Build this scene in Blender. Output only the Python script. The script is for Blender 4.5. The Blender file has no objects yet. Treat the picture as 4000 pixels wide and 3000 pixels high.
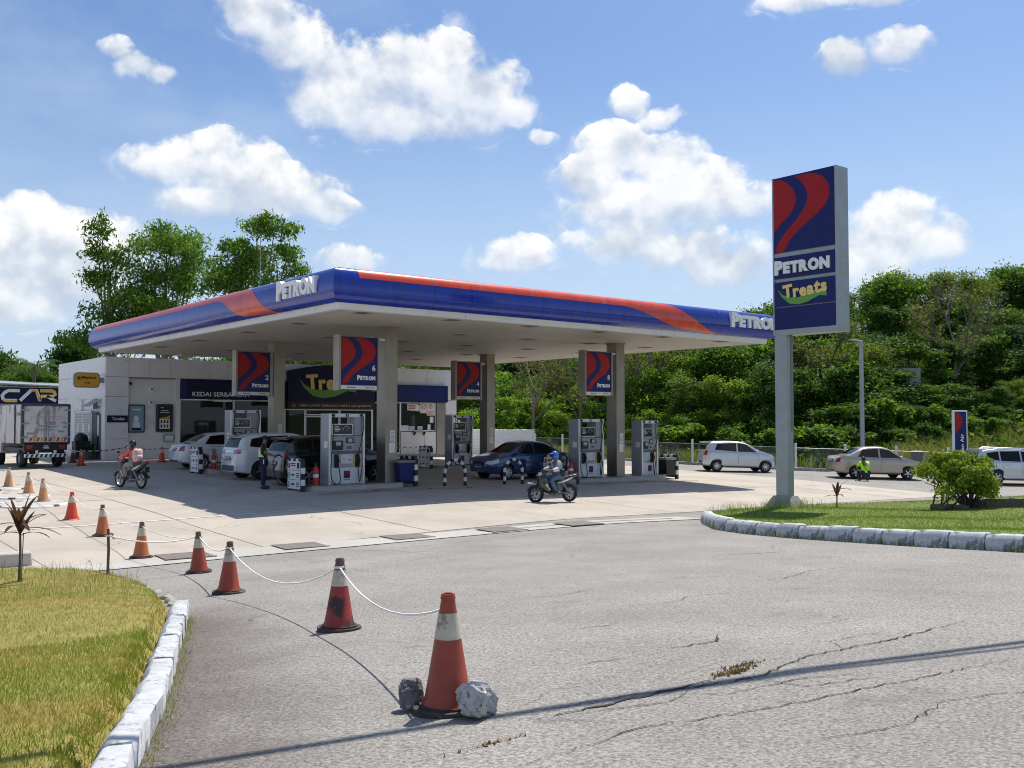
import bpy, bmesh, math, random
import numpy as np
from mathutils import Vector, Matrix, Quaternion
from mathutils.bvhtree import BVHTree
R = math.radians
S = bpy.context.scene
COL = S.collection

# ------------------------------------------------------------------ camera
cam_d = bpy.data.cameras.new('camera')
cam = bpy.data.objects.new('camera', cam_d)
COL.objects.link(cam)
cam.location = (-16.81, -27.23, 2.22)
cam.rotation_euler = (R(90) + math.atan(150 / 3850), 0, -math.atan2(.6287, .7776))
cam_d.sensor_width = 36
cam_d.lens = 36 * 3850 / 4000
cam_d.clip_end = 6000
S.camera = cam

# ------------------------------------------------------------------ sun, sky, exposure
SUN_EL = R(61.6)
SUN_AZ = math.atan2(.94, .34)            # from +Y towards +X
sd = bpy.data.lights.new('sun', 'SUN')
sd.energy = 5.0
sd.angle = R(.53)
sd.color = (1, .935, .83)
sun = bpy.data.objects.new('sun', sd)
COL.objects.link(sun)
tosun = Vector((math.sin(SUN_AZ) * math.cos(SUN_EL), math.cos(SUN_AZ) * math.cos(SUN_EL), math.sin(SUN_EL)))
sun.rotation_mode = 'QUATERNION'
sun.rotation_quaternion = tosun.to_track_quat('Z', 'Y')
sun.location = tosun * 60
S.view_settings.view_transform = 'Standard'
S.view_settings.look = 'None'
S.view_settings.gamma = 1
S.view_settings.exposure = 0.10
S.view_settings.use_curve_mapping = False
S.cycles.filter_width = 1.05
S.cycles.max_bounces = 7
S.cycles.diffuse_bounces = 4
S.cycles.glossy_bounces = 3
S.cycles.transmission_bounces = 4
S.cycles.transparent_max_bounces = 6
S.cycles.caustics_reflective = False
S.cycles.caustics_refractive = False
S.cycles.use_denoising = True
S.cycles.denoiser = 'OPENIMAGEDENOISE'
S.cycles.denoising_input_passes = 'RGB_ALBEDO_NORMAL'
S.cycles.denoising_prefilter = 'ACCURATE'

CLOUDS = [(0.424, 0.383, 0.037, 0.023), (0.46, 0.361, 0.048, 0.032), (0.523, 0.33, 0.078, 0.044), (0.588, 0.344, 0.066, 0.039), (0.64, 0.322, 0.055, 0.036), (0.683, 0.31, 0.026, 0.018), (0.498, 0.31, 0.049, 0.025), (0.565, 0.296, 0.078, 0.019), (0.292, 0.342, 0.017, 0.01), (0.308, 0.331, 0.022, 0.011), (0.332, 0.328, 0.018, 0.01), (0.349, 0.245, 0.04, 0.023), (0.399, 0.244, 0.052, 0.031), (0.448, 0.225, 0.055, 0.026), (0.494, 0.215, 0.031, 0.015), (0.387, 0.212, 0.061, 0.019), (0.223, 0.174, 0.041, 0.03), (0.273, 0.171, 0.049, 0.026), (0.211, 0.146, 0.047, 0.034), (0.262, 0.137, 0.058, 0.035), (0.795, 0.269, 0.044, 0.027), (0.841, 0.258, 0.041, 0.028), (0.764, 0.245, 0.039, 0.019), (0.861, 0.228, 0.063, 0.032), (0.911, 0.216, 0.037, 0.021), (0.797, 0.22, 0.061, 0.032), (0.823, 0.177, 0.086, 0.025), (0.886, 0.157, 0.045, 0.025), (0.68, 0.171, 0.039, 0.019), (0.798, 0.315, 0.021, 0.014), (0.836, 0.299, 0.028, 0.012), (1.005, 0.338, 0.027, 0.017), (1.052, 0.344, 0.033, 0.016), (0.97, 0.392, 0.038, 0.011), (1.039, 0.391, 0.05, 0.009), (1.054, 0.185, 0.04, 0.029), (1.087, 0.164, 0.028, 0.022), (1.035, 0.155, 0.041, 0.033), (0.71, 0.287, 0.012, 0.008), (0.512, 0.163, 0.033, 0.015), (0.199, 0.108, 0.063, 0.023)]


class NT:
    """small node-graph writer"""
    def __init__(s, tree): s.t = tree; s.t.nodes.clear()
    def n(s, kind, ins=None, **kw):
        nd = s.t.nodes.new(kind)
        for k, v in kw.items(): setattr(nd, k, v)
        for k, v in (ins or {}).items():
            sock = nd.inputs[k]
            if hasattr(v, 'node'): s.t.links.new(v, sock)
            else: sock.default_value = v
        return nd
    def math(s, op, a, b=0., c=None, clamp=False):
        d = {0: a, 1: b}
        if c is not None: d[2] = c
        return s.n('ShaderNodeMath', d, operation=op, use_clamp=clamp).outputs[0]
    def vec(s, op, a, b=None):
        d = {0: a}
        if b is not None: d[1] = b
        nd = s.n('ShaderNodeVectorMath', d, operation=op)
        return nd.outputs['Value'] if op in ('DOT_PRODUCT', 'LENGTH') else nd.outputs[0]
    def noise(s, vec, scale, detail=4., rough=.55, lac=2., out=0):
        return s.n('ShaderNodeTexNoise', {'Vector': vec, 'Scale': scale, 'Detail': detail, 'Roughness': rough, 'Lacunarity': lac}).outputs[out]
    def ramp(s, fac, stops, interp='LINEAR'):
        nd = s.n('ShaderNodeValToRGB', {0: fac})
        cr = nd.color_ramp; cr.interpolation = interp
        while len(cr.elements) < len(stops): cr.elements.new(.5)
        for e, (p, c) in zip(cr.elements, stops):
            e.position = p; e.color = (*c, 1) if len(c) == 3 else c
        return nd.outputs[0]
    def mix(s, fac, a, b, blend='MIX'):
        nd = s.n('ShaderNodeMix', data_type='RGBA', blend_type=blend)
        for i, v in ((0, fac), (6, a), (7, b)):
            if hasattr(v, 'node'): s.t.links.new(v, nd.inputs[i])
            else: nd.inputs[i].default_value = v if i == 0 else (*v, 1)[:4]
        return nd.outputs[2]
    def smooth(s, v, a, b):
        return s.n('ShaderNodeMapRange', {0: v, 1: a, 2: b}, interpolation_type='SMOOTHSTEP').outputs[0]


W = bpy.data.worlds.new('World')
S.world = W
W.use_nodes = True
t = NT(W.node_tree)
sky = t.n('ShaderNodeTexSky', sky_type='NISHITA')
sky.sun_disc = False
sky.sun_elevation = SUN_EL
sky.sun_rotation = SUN_AZ
sky.altitude = 60
sky.air_density = 1.0
sky.dust_density = 1.6
sky.ozone_density = 1.6
co = t.n('ShaderNodeTexCoord').outputs['Generated']
dirv = t.vec('NORMALIZE', co)
sep = t.n('ShaderNodeSeparateXYZ', {0: dirv})
az = t.math('ARCTAN2', sep.outputs[0], sep.outputs[1])
el = t.math('ARCSINE', sep.outputs[2])
warp = t.n('ShaderNodeVectorMath', {0: t.noise(dirv, 9., 3., .6, out=1), 1: (.5, .5, .5)}, operation='SUBTRACT').outputs[0]
warp2 = t.n('ShaderNodeVectorMath', {0: t.noise(dirv, 30., 3., .6, out=1), 1: (.5, .5, .5)}, operation='SUBTRACT').outputs[0]
base = t.n('ShaderNodeCombineXYZ', {0: az, 1: el, 2: 0.}).outputs[0]
p = t.vec('MULTIPLY_ADD', warp, (.05, .03, 0)); p.node.inputs[2].default_value = (0, 0, 0)
t.t.links.new(base, p.node.inputs[2])
p2 = t.vec('MULTIPLY_ADD', warp2, (.022, .018, 0)); t.t.links.new(p, p2.node.inputs[2])
p3 = t.vec('MULTIPLY', p2, (1, 1, 0))
E = None; NUM = None; DEN = None
for (a, e, ra, re) in CLOUDS:
    q = t.vec('MULTIPLY', t.vec('SUBTRACT', p3, (a, e, 0)), (1 / (ra * 1.22), 1 / (re * 1.22), 0))
    v = t.math('SUBTRACT', 1., t.vec('DOT_PRODUCT', q, q))
    E = v if E is None else t.math('SMOOTH_MAX', E, v, .30)
    wgt = t.math('MAXIMUM', v, .0)
    qy = t.n('ShaderNodeSeparateXYZ', {0: q}).outputs[1]
    NUM = t.math('MULTIPLY', wgt, qy) if NUM is None else t.math('MULTIPLY_ADD', wgt, qy, NUM)
    DEN = wgt if DEN is None else t.math('ADD', DEN, wgt)
HGT = t.math('DIVIDE', NUM, t.math('MAXIMUM', DEN, .05))
# the same broken cumulus over the rest of the sky
flat = t.vec('MULTIPLY', dirv, (1., 1., 2.2))
gen = t.math('MULTIPLY', t.math('SUBTRACT', t.noise(flat, 3.2, 2., .5), .60), 7.)
inside = t.math('MULTIPLY', t.smooth(t.math('ABSOLUTE', t.math('SUBTRACT', az, .68)), .62, .56),
                t.smooth(el, .52, .46))
gen = t.math('SUBTRACT', gen, t.math('MULTIPLY', inside, 12.))
gen = t.math('SUBTRACT', gen, t.math('MULTIPLY', t.smooth(el, .12, .0), 2.))
E = t.math('MAXIMUM', E, gen)
E = t.math('MAXIMUM', E, -2.)
fb = t.noise(dirv, 20., 10., .60)
OFF = Vector((tosun.x, tosun.y, 1.0)).normalized() * .016
fb2 = t.noise(t.vec('ADD', dirv, tuple(OFF)), 20., 6., .50)
fb3 = t.noise(dirv, 20., 6., .50)
fine = t.math('MULTIPLY', t.math('SUBTRACT', fb, .5), 3.4)
dens = t.math('ADD', E, fine)
# crisp crowns, dissolving undersides
soft = t.n('ShaderNodeMapRange', {0: HGT, 1: -.6, 2: .5, 3: 2.4, 4: .55}).outputs[0]
alpha = t.n('ShaderNodeMapRange', {0: dens, 1: -.12, 2: soft, 3: 0., 4: 1.}, interpolation_type='SMOOTHSTEP').outputs[0]
alpha = t.math('MAXIMUM', alpha, t.math('MULTIPLY', t.smooth(t.math('ADD', E, t.math('MULTIPLY', fine, .35)), .25, .80), .96))
lit = t.math('MULTIPLY', t.math('SUBTRACT', fb3, fb2), 2.6)
big = t.noise(dirv, 9., 3., .5)
tone = t.math('ADD', t.math('MULTIPLY_ADD', HGT, .34, .60), t.math('MULTIPLY', t.math('SUBTRACT', big, .5), .9))
tone = t.math('ADD', tone, lit, clamp=True)
ccol = t.ramp(tone, [(.05, (.54, .60, .70)), (.40, (.68, .73, .80)), (.62, (.82, .85, .89)), (.88, (.96, .96, .96))])
skyc = t.n('ShaderNodeVectorMath', {0: sky.outputs[0], 1: (.074, .094, .119)}, operation='MULTIPLY').outputs[0]
# pale moist air low over the horizon
skyc = t.mix(t.math('MULTIPLY', t.smooth(el, .40, .02), .68), skyc, (.64, .765, .92))
veil = t.math('MULTIPLY', t.smooth(t.noise(flat, 2.6, 6., .62), .42, .74), .30)
skyc = t.mix(veil, skyc, (.72, .82, .94))
alpha = t.math('MULTIPLY', alpha, t.n('ShaderNodeMapRange', {0: HGT, 1: -.75, 2: .10, 3: .50, 4: 1.}).outputs[0])
fin = t.mix(t.math('MULTIPLY', alpha, .97), skyc, ccol)
bg = t.n('ShaderNodeBackground', {0: fin, 1: 1.0})
wo = t.n('ShaderNodeOutputWorld', {0: bg.outputs[0]})
W.cycles.sampling_method = 'MANUAL'
W.cycles.sample_map_resolution = 512

# ------------------------------------------------------------------ ground heights
_FY = [(-60, 1.1), (-30, 1.0), (-22.4, .6), (-18.8, .32), (-14.8, .05), (-11.5, -.16), (-9, -.25), (-5, -.12), (-2, .02), (0, .08), (8.2, .27), (17, .45), (26, .55), (90, .55)]
_GX = [(-80, -.15), (-40, -.15), (-10, -.1), (0, 0), (5, -.1), (10.5, -.17), (23, -.4), (40, -.5), (90, -.5)]
def _smooth(tab, step=.1, w=13):
    xs = np.arange(tab[0][0], tab[-1][0], step)
    ys = np.interp(xs, *zip(*tab))
    k = np.hanning(w + 2)[1:-1]; k /= k.sum()
    return xs, np.convolve(np.pad(ys, w // 2, 'edge'), k, 'valid')
_FYs = _smooth(_FY); _GXs = _smooth(_GX, .1, 31)
def gz(x, y):
    f = np.interp(y, *_FYs)
    r = np.interp(x, [-11, 3], [1, .6])
    f = np.where(np.asarray(y) < -9, -.25 + (f + .25) * r, f)
    return f + np.interp(x, *_GXs)
def g(x, y): return float(gz(x, y))

# ------------------------------------------------------------------ mesh helpers
class MB:
    def __init__(s): s.v = []; s.f = []; s.m = []
    def add(s, vs, fs, mi=0):
        o = len(s.v); s.v += [tuple(v) for v in vs]
        s.f += [tuple(i + o for i in f) for f in fs]; s.m += [mi] * len(fs)
        return s
    def box(s, x0, x1, y0, y1, z0, z1, mi=0):
        return s.add([(x0, y0, z0), (x1, y0, z0), (x1, y1, z0), (x0, y1, z0), (x0, y0, z1), (x1, y0, z1), (x1, y1, z1), (x0, y1, z1)],
                     [(0, 3, 2, 1), (4, 5, 6, 7), (0, 1, 5, 4), (1, 2, 6, 5), (2, 3, 7, 6), (3, 0, 4, 7)], mi)
    def cbox(s, c, d, mi=0, rot=None, bev=0):
        hx, hy, hz = d[0] / 2, d[1] / 2, d[2] / 2
        if bev:
            b = bev; pts = []
            prof = [(-hx + b, -hy), (hx - b, -hy), (hx, -hy + b), (hx, hy - b), (hx - b, hy), (-hx + b, hy), (-hx, hy - b), (-hx, -hy + b)]
            inn = [(-hx + b, -hy + b), (hx - b, -hy + b), (hx - b, -hy + b), (hx - b, hy - b), (hx - b, hy - b), (-hx + b, hy - b), (-hx + b, hy - b), (-hx + b, -hy + b)]
            rings = [[(x, y, -hz) for x, y in inn], [(x, y, -hz + b) for x, y in prof], [(x, y, hz - b) for x, y in prof], [(x, y, hz) for x, y in inn]]
            vs = [v for r in rings for v in r]; fs = []
            for k in range(3):
                for i in range(8):
                    j = (i + 1) % 8; fs.append((k * 8 + i, k * 8 + j, k * 8 + 8 + j, k * 8 + 8 + i))
            fs.append((7, 5, 3, 1)); fs.append((24 + 1, 24 + 3, 24 + 5, 24 + 7))
        else:
            vs = [(sx * hx, sy * hy, sz * hz) for sz in (-1, 1) for sx, sy in ((-1, -1), (1, -1), (1, 1), (-1, 1))]
            fs = [(0, 3, 2, 1), (4, 5, 6, 7), (0, 1, 5, 4), (1, 2, 6, 5), (2, 3, 7, 6), (3, 0, 4, 7)]
        if rot is not None:
            M = rot if isinstance(rot, Matrix) else Matrix.Rotation(rot, 3, 'Z')
            vs = [M @ Vector(v) for v in vs]
        return s.add([(v[0] + c[0], v[1] + c[1], v[2] + c[2]) for v in vs], fs, mi)
    def prism(s, pts, axis, a, b, mi=0):
        n = len(pts)
        def P(p, h):
            return (h, p[0], p[1]) if axis == 'x' else (p[0], h, p[1]) if axis == 'y' else (p[0], p[1], h)
        vs = [P(p, a) for p in pts] + [P(p, b) for p in pts]
        fs = [tuple(range(n))[::-1], tuple(range(n, 2 * n))] + [(i, (i + 1) % n, n + (i + 1) % n, n + i) for i in range(n)]
        return s.add(vs, fs, mi)
    def tube(s, path, r, n=8, mi=0, caps=True):
        P = [Vector(p) for p in path]; m = len(P)
        rs = r if hasattr(r, '__len__') else [r] * m
        vs = []; up = None
        for i, p in enumerate(P):
            d = (P[min(i + 1, m - 1)] - P[max(i - 1, 0)])
            if d.length < 1e-9: d = Vector((0, 0, 1))
            d.normalize()
            if up is None: up = Vector((0, 0, 1)) if abs(d.z) < .9 else Vector((1, 0, 0))
            a = up - d * up.dot(d)
            if a.length < 1e-4: a = d.orthogonal()
            a.normalize(); up = a; b = d.cross(a)
            for k in range(n):
                th = 2 * math.pi * k / n
                vs.append(p + (a * math.cos(th) + b * math.sin(th)) * rs[i])
        fs = [(i * n + k, i * n + (k + 1) % n, (i + 1) * n + (k + 1) % n, (i + 1) * n + k) for i in range(m - 1) for k in range(n)]
        if caps: fs += [tuple(range(n))[::-1], tuple((m - 1) * n + k for k in range(n))]
        return s.add(vs, fs, mi)
    def lathe(s, prof, n=20, c=(0, 0, 0), axis='z', mi=0, caps=True):
        vs = []
        for r, h in prof:
            for k in range(n):
                th = 2 * math.pi * k / n; a, b = r * math.cos(th), r * math.sin(th)
                v = (a, b, h) if axis == 'z' else (h, a, b) if axis == 'x' else (a, h, b)
                vs.append((v[0] + c[0], v[1] + c[1], v[2] + c[2]))
        m = len(prof)
        fs = [(i * n + k, i * n + (k + 1) % n, (i + 1) * n + (k + 1) % n, (i + 1) * n + k) for i in range(m - 1) for k in range(n)]
        if caps: fs += [tuple(range(n))[::-1], tuple((m - 1) * n + k for k in range(n))]
        return s.add(vs, fs, mi)
    def grid(s, rows, mi=0, closed=False):
        n = len(rows[0]); vs = [p for r in rows for p in r]; fs = []
        for i in range(len(rows) - 1):
            for k in range(n if closed else n - 1):
                j = (k + 1) % n; fs.append((i * n + k, i * n + j, (i + 1) * n + j, (i + 1) * n + k))
        return s.add(vs, fs, mi)
    def blob(s, c, r, n=10, m=7, jit=0., rng=None, mi=0, rot=None):
        vs = []; rng = rng or random
        for i in range(m + 1):
            ph = math.pi * i / m
            for k in range(n):
                th = 2 * math.pi * k / n; q = 1 + (rng.uniform(-jit, jit) if jit else 0)
                v = Vector((math.sin(ph) * math.cos(th) * r[0] * q, math.sin(ph) * math.sin(th) * r[1] * q, math.cos(ph) * r[2] * q))
                if rot is not None: v = rot @ v
                vs.append((v.x + c[0], v.y + c[1], v.z + c[2]))
        fs = [(i * n + k, (i + 1) * n + k, (i + 1) * n + (k + 1) % n, i * n + (k + 1) % n) for i in range(m) for k in range(n)]
        return s.add(vs, fs, mi)
    def xf(s, M, start=0):
        s.v[start:] = [tuple(M @ Vector(v)) for v in s.v[start:]]
        return s
    def mesh(s, name, mats, smooth=None, fix=True):
        me = bpy.data.meshes.new(name)
        me.from_pydata(s.v, [], s.f)
        for m_ in mats if isinstance(mats, (list, tuple)) else [mats]: me.materials.append(m_)
        if any(s.m): me.polygons.foreach_set('material_index', s.m)
        if fix:
            bm = bmesh.new(); bm.from_mesh(me)
            bmesh.ops.remove_doubles(bm, verts=bm.verts, dist=1e-5)
            bmesh.ops.recalc_face_normals(bm, faces=bm.faces)
            bm.to_mesh(me); bm.free()
        if smooth is not None:
            me.polygons.foreach_set('use_smooth', [True] * len(me.polygons))
            me.set_sharp_from_angle(angle=R(smooth))
        me.update()
        return me
    def build(s, name, mats, parent=None, smooth=None, fix=True, loc=None):
        return obj(name, s.mesh(name, mats, smooth, fix), parent, loc)


def obj(name, data, parent=None, loc=None):
    o = bpy.data.objects.new(name, data)
    COL.objects.link(o)
    if parent is not None: o.parent = parent
    if loc is not None: o.location = loc
    return o
def tag(o, label=None, cat=None, group=None, kind=None):
    for k, v in (('label', label), ('category', cat), ('group', group), ('kind', kind)):
        if v: o[k] = v
    return o
def thing(name, label, cat, loc=(0, 0, 0), rz=0, group=None):
    o = obj(name, None, None, loc); o.rotation_euler = (0, 0, rz)
    o.empty_display_size = .2
    return tag(o, label, cat, group)
def copy_tree(o, parent=None):
    c = o.copy(); COL.objects.link(c)
    if parent is not None: c.parent = parent
    for ch in list(o.children): copy_tree(ch, c)
    return c
def rounded(w, h, r, n=5, cx=0, cy=0):
    pts = []
    for (sx, sy, a0) in ((1, 1, 0), (-1, 1, 90), (-1, -1, 180), (1, -1, 270)):
        for k in range(n + 1):
            a = R(a0 + 90 * k / n)
            pts.append((cx + sx * (w / 2 - r) + r * math.cos(a), cy + sy * (h / 2 - r) + r * math.sin(a)))
    return pts
def text(mb, body, size, M, ext=.01, bold=0., align='CENTER', mi=0, xs=1., shear=0., space=1.):
    """letters as solid geometry; M maps text plane (x right, y up, z out) to the part"""
    cu = bpy.data.curves.new('t', 'FONT'); cu.body = body; cu.size = size; cu.extrude = ext / 2
    cu.offset = bold; cu.align_x = align; cu.resolution_u = 3; cu.shear = shear; cu.space_character = space
    o = bpy.data.objects.new('t', cu)
    me = o.to_mesh()
    vs = [M @ Vector((v.co.x * xs, v.co.y, v.co.z + ext / 2)) for v in me.vertices]
    fs = [tuple(p_.vertices) for p_ in me.polygons]
    o.to_mesh_clear(); bpy.data.objects.remove(o); bpy.data.curves.remove(cu)
    return mb.add(vs, fs, mi)
def MXZ(x, y, z, rz=0., roll=0.):
    """text frame standing upright, facing -Y (rz=0); rz turns it about the vertical"""
    return Matrix.Translation((x, y, z)) @ Matrix.Rotation(rz, 4, 'Z') @ Matrix.Rotation(R(90), 4, 'X') @ Matrix.Rotation(roll, 4, 'Z')

# ------------------------------------------------------------------ materials
MAT = {}
def pm(name, col, rough=.5, metal=0., var=0., vs=6., bump=0., bs=60., coat=0., spec=.5, dirt=None, ds=3., dth=.55, coord='Object', emit=None, stretch=None):
    m = bpy.data.materials.new(name); m.use_nodes = True; MAT[name] = m
    t = NT(m.node_tree)
    if coord == 'World': pos = t.n('ShaderNodeNewGeometry').outputs['Position']
    else: pos = t.n('ShaderNodeTexCoord').outputs['Object']
    if stretch: pos = t.vec('MULTIPLY', pos, stretch)
    c = col
    if var:
        nz = t.noise(pos, vs, 6., .6)
        c = t.ramp(nz, [(.28, tuple(x * (1 - var) for x in col)), (.72, tuple(min(1, x * (1 + var)) for x in col))])
    if dirt:
        dm = t.smooth(t.noise(pos, ds, 7., .65), dth - .02, dth + .07)
        c = t.mix(dm, c, dirt)
    b = t.n('ShaderNodeBsdfPrincipled', {'Roughness': rough, 'Metallic': metal, 'Specular IOR Level': spec, 'Coat Weight': coat, 'Coat Roughness': .04})
    if hasattr(c, 'node'): t.t.links.new(c, b.inputs['Base Color'])
    else: b.inputs['Base Color'].default_value = (*c, 1)
    if emit:
        b.inputs['Emission Color'].default_value = (*emit[0], 1); b.inputs['Emission Strength'].default_value = emit[1]
    if bump:
        bn = t.n('ShaderNodeBump', {'Strength': bump, 'Distance': .02, 'Height': t.noise(pos, bs, 5., .6)})
        t.t.links.new(bn.outputs[0], b.inputs['Normal'])
    t.n('ShaderNodeOutputMaterial', {0: b.outputs[0]})
    return m
def leafmat(name, c1, c2, trans=.45, rough=.45):
    m = bpy.data.materials.new(name); m.use_nodes = True; MAT[name] = m
    t = NT(m.node_tree)
    gm = t.n('ShaderNodeNewGeometry')
    rnd = gm.outputs['Random Per Island']
    nz = t.noise(gm.outputs['Position'], .5, 2., .5)
    orn = t.n('ShaderNodeObjectInfo').outputs['Random']
    f = t.math('ADD', t.math('MULTIPLY', rnd, .5), t.math('MULTIPLY', t.math('SUBTRACT', nz, .3), .8))
    f = t.math('ADD', f, t.math('MULTIPLY', t.math('SUBTRACT', orn, .5), .7), clamp=True)
    c = t.mix(f, c1, c2)
    b = t.n('ShaderNodeBsdfPrincipled', {'Base Color': c, 'Roughness': .6, 'Specular IOR Level': .22})
    tr = t.n('ShaderNodeBsdfTranslucent', {'Color': t.mix(.5, c, (c2[0] * 1.5, c2[1] * 1.7, c2[2] * .6))})
    mx = t.n('ShaderNodeMixShader', {0: trans, 1: b.outputs[0], 2: tr.outputs[0]})
    t.n('ShaderNodeOutputMaterial', {0: mx.outputs[0]})
    return m
def glassmat(name, tint=(.02, .03, .03), tr=.35, rough=.02):
    """dark window glass: part see-through, mirror-like at grazing angles"""
    m = bpy.data.materials.new(name); m.use_nodes = True; MAT[name] = m
    t = NT(m.node_tree)
    b = t.n('ShaderNodeBsdfPrincipled', {'Base Color': (*tint, 1), 'Roughness': rough, 'Specular IOR Level': .6})
    tp = t.n('ShaderNodeBsdfTransparent', {'Color': (.75, .82, .78, 1)})
    mx = t.n('ShaderNodeMixShader', {0: tr, 1: b.outputs[0], 2: tp.outputs[0]})
    t.n('ShaderNodeOutputMaterial', {0: mx.outputs[0]})
    return m

pm('white_panel', (.78, .78, .78), .42, var=.04, vs=1.5, dirt=(.68, .68, .67), ds=1.2, dth=.6)
pm('white_paint', (.78, .78, .76), .5, var=.06)
pm('white_gloss', (.82, .82, .82), .25)
pm('letter_white', (.86, .86, .86), .3)
pm('soffit', (.53, .495, .455), .6, var=.08, vs=.6, dirt=(.44, .41, .375), ds=1.1, dth=.58, coord='World')
pm('trim_white', (.72, .72, .72), .4, var=.05, vs=2.)
pm('steel', (.30, .265, .225), .40, metal=.75, var=.16, vs=1.2)
pm('galv', (.35, .385, .41), .45, metal=.35, var=.10, vs=3., dirt=(.36, .35, .33), ds=2.)
pm('alu', (.62, .63, .65), .35, metal=.7)
pm('petrol_blue', (.011, .036, .34), .15, var=.22, vs=3., coat=.2, stretch=(1, 1, .12), dirt=(.03, .05, .26), ds=5., dth=.56)
pm('navy', (.007, .010, .055), .4, var=.06, spec=.25)
pm('orange_red', (.66, .062, .020), .24, var=.16, vs=2.5, coat=.2, dirt=(.56, .12, .075), ds=2., dth=.58, stretch=(1, 1, .3))
pm('sign_red', (.36, .010, .012), .35, var=.10, spec=.25)
pm('sign_blue', (.009, .016, .125), .3, var=.18, spec=.25)
pm('black', (.015, .015, .016), .5)
pm('rubber', (.018, .018, .018), .75, var=.2, vs=20.)
pm('dark_grey', (.07, .07, .075), .55, var=.1)
pm('mid_grey', (.22, .22, .24), .5, var=.06)
pm('pump_grey', (.34, .34, .37), .4, var=.04)
pm('pump_dark', (.12, .12, .135), .42)
pm('pump_white', (.66, .70, .72), .35, var=.04)
pm('screen', (.02, .022, .03), .12)
pm('lcd', (.42, .46, .44), .3)
pm('light_blue', (.22, .36, .46), .4)
pm('decal_blue', (.40, .55, .64), .4)
pm('decal_yellow', (.62, .52, .26), .4)
pm('paper', (.80, .80, .77), .7, var=.05)
pm('yellow', (.80, .52, .03), .4)
pm('amber', (.72, .36, .02), .4, var=.08)
pm('treats_yellow', (.88, .66, .22), .35, var=.1)
pm('treats_green', (.13, .36, .05), .4)
pm('red', (.55, .03, .025), .4)
pm('concrete', (.46, .43, .39), .8, var=.12, vs=2.5, bump=.25, bs=40)
pm('old_concrete', (.34, .33, .31), .85, var=.22, vs=3., bump=.4, bs=30)
pm('kerb_white', (.50, .515, .53), .8, var=.16, vs=7., bump=.6, bs=22., dirt=(.22, .215, .20), ds=5., dth=.525)
pm('rock', (.50, .49, .48), .9, var=.35, vs=22., bump=1., bs=40., dirt=(.16, .16, .16), ds=26., dth=.57)
pm('rock_dark', (.16, .155, .15), .85, var=.4, vs=16., bump=.9, bs=28., dirt=(.42, .42, .40), ds=6., dth=.6)
pm('bark', (.20, .165, .125), .85, var=.3, vs=6., bump=.6, bs=15)
pm('dead_wood', (.12, .10, .085), .9, var=.4, vs=9., bump=.8, bs=20)
pm('soil', (.16, .12, .08), .95, var=.3, vs=3.)
pm('rope', (.80, .80, .78), .7)
pm('skin', (.22, .11, .065), .55)
pm('skin_light', (.34, .19, .12), .55)
pm('hair', (.012, .011, .01), .5)
pm('cloth_navy', (.014, .018, .045), .8, var=.2, vs=8.)
pm('cloth_black', (.014, .014, .016), .8, var=.2)
pm('vest', (.62, .80, .42), .6, var=.08, vs=10.)
pm('hivis', (.45, .95, .02), .6, var=.08, vs=10., emit=None)
pm('jeans', (.09, .15, .25), .8, var=.15, vs=12.)
pm('shirt_blue', (.34, .38, .50), .75, var=.2, vs=14.)
pm('sleeve', (.66, .58, .56), .75, var=.1)
pm('coral', (.66, .12, .10), .7, var=.15, vs=10.)
pm('pink_bag', (.66, .46, .46), .7, var=.25, vs=14.)
pm('grey_cloth', (.27, .26, .25), .8, var=.15, vs=10.)
pm('helmet_blue', (.02, .13, .55), .15, coat=.5)
pm('helmet_black', (.012, .012, .013), .2, coat=.5)
pm('car_white', (.74, .75, .77), .22, coat=1.)
pm('car_silver', (.60, .63, .68), .28, metal=.35, coat=1.)
pm('car_beige', (.46, .40, .34), .3, metal=.25, coat=1.)
pm('car_blue', (.012, .050, .170), .2, metal=.25, coat=1.)
pm('car_black', (.010, .010, .011), .16, coat=1.)
pm('plate', (.02, .02, .022), .4)
pm('chrome', (.75, .75, .76), .12, metal=1.)
pm('taillight', (.32, .008, .010), .15, coat=1.)
pm('headlight', (.62, .66, .70), .1, coat=1.)
pm('car_glass', (.008, .009, .011), .05, spec=.3)
pm('truck_white', (.66, .63, .62), .5, var=.12, vs=2., dirt=(.36, .28, .24), ds=2.2, dth=.54, stretch=(1, 1, .45))
pm('print_pale', (.50, .40, .42), .5)
pm('print_grey', (.30, .32, .38), .5)
pm('brown_stripe', (.26, .10, .04), .5)
pm('grating', (.23, .195, .18), .7, metal=.1, var=.25)
pm('crack', (.035, .033, .030), .95)
pm('green_wall', (.10, .16, .06), .6, var=.3, vs=2.)
pm('shop_floor', (.42, .40, .37), .35)
pm('shelf', (.30, .30, .31), .5)
pm('lamp_glow', (1, 1, 1), .5, emit=((1, .98, .92), 1.5))
glassmat('shop_glass')
leafmat('leaf_a', (.034, .075, .012), (.095, .175, .026))
leafmat('leaf_b', (.022, .060, .014), (.060, .130, .026))
leafmat('leaf_c', (.058, .125, .016), (.155, .275, .030))
leafmat('leaf_d', (.100, .190, .018), (.260, .400, .040))
leafmat('leaf_e', (.085, .105, .016), (.210, .230, .040))
leafmat('leaf_f', (.016, .040, .014), (.042, .085, .024))
leafmat('leaf_dry', (.090, .080, .030), (.180, .140, .060))
leafmat('leaf_shrub', (.060, .110, .012), (.260, .330, .030), .3, .35)
leafmat('leaf_maroon', (.050, .020, .022), (.150, .085, .045), .3)
leafmat('weed', (.120, .140, .030), (.330, .310, .110), .35, .6)
leafmat('weed_green', (.070, .130, .020), (.190, .270, .045), .35, .6)

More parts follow.
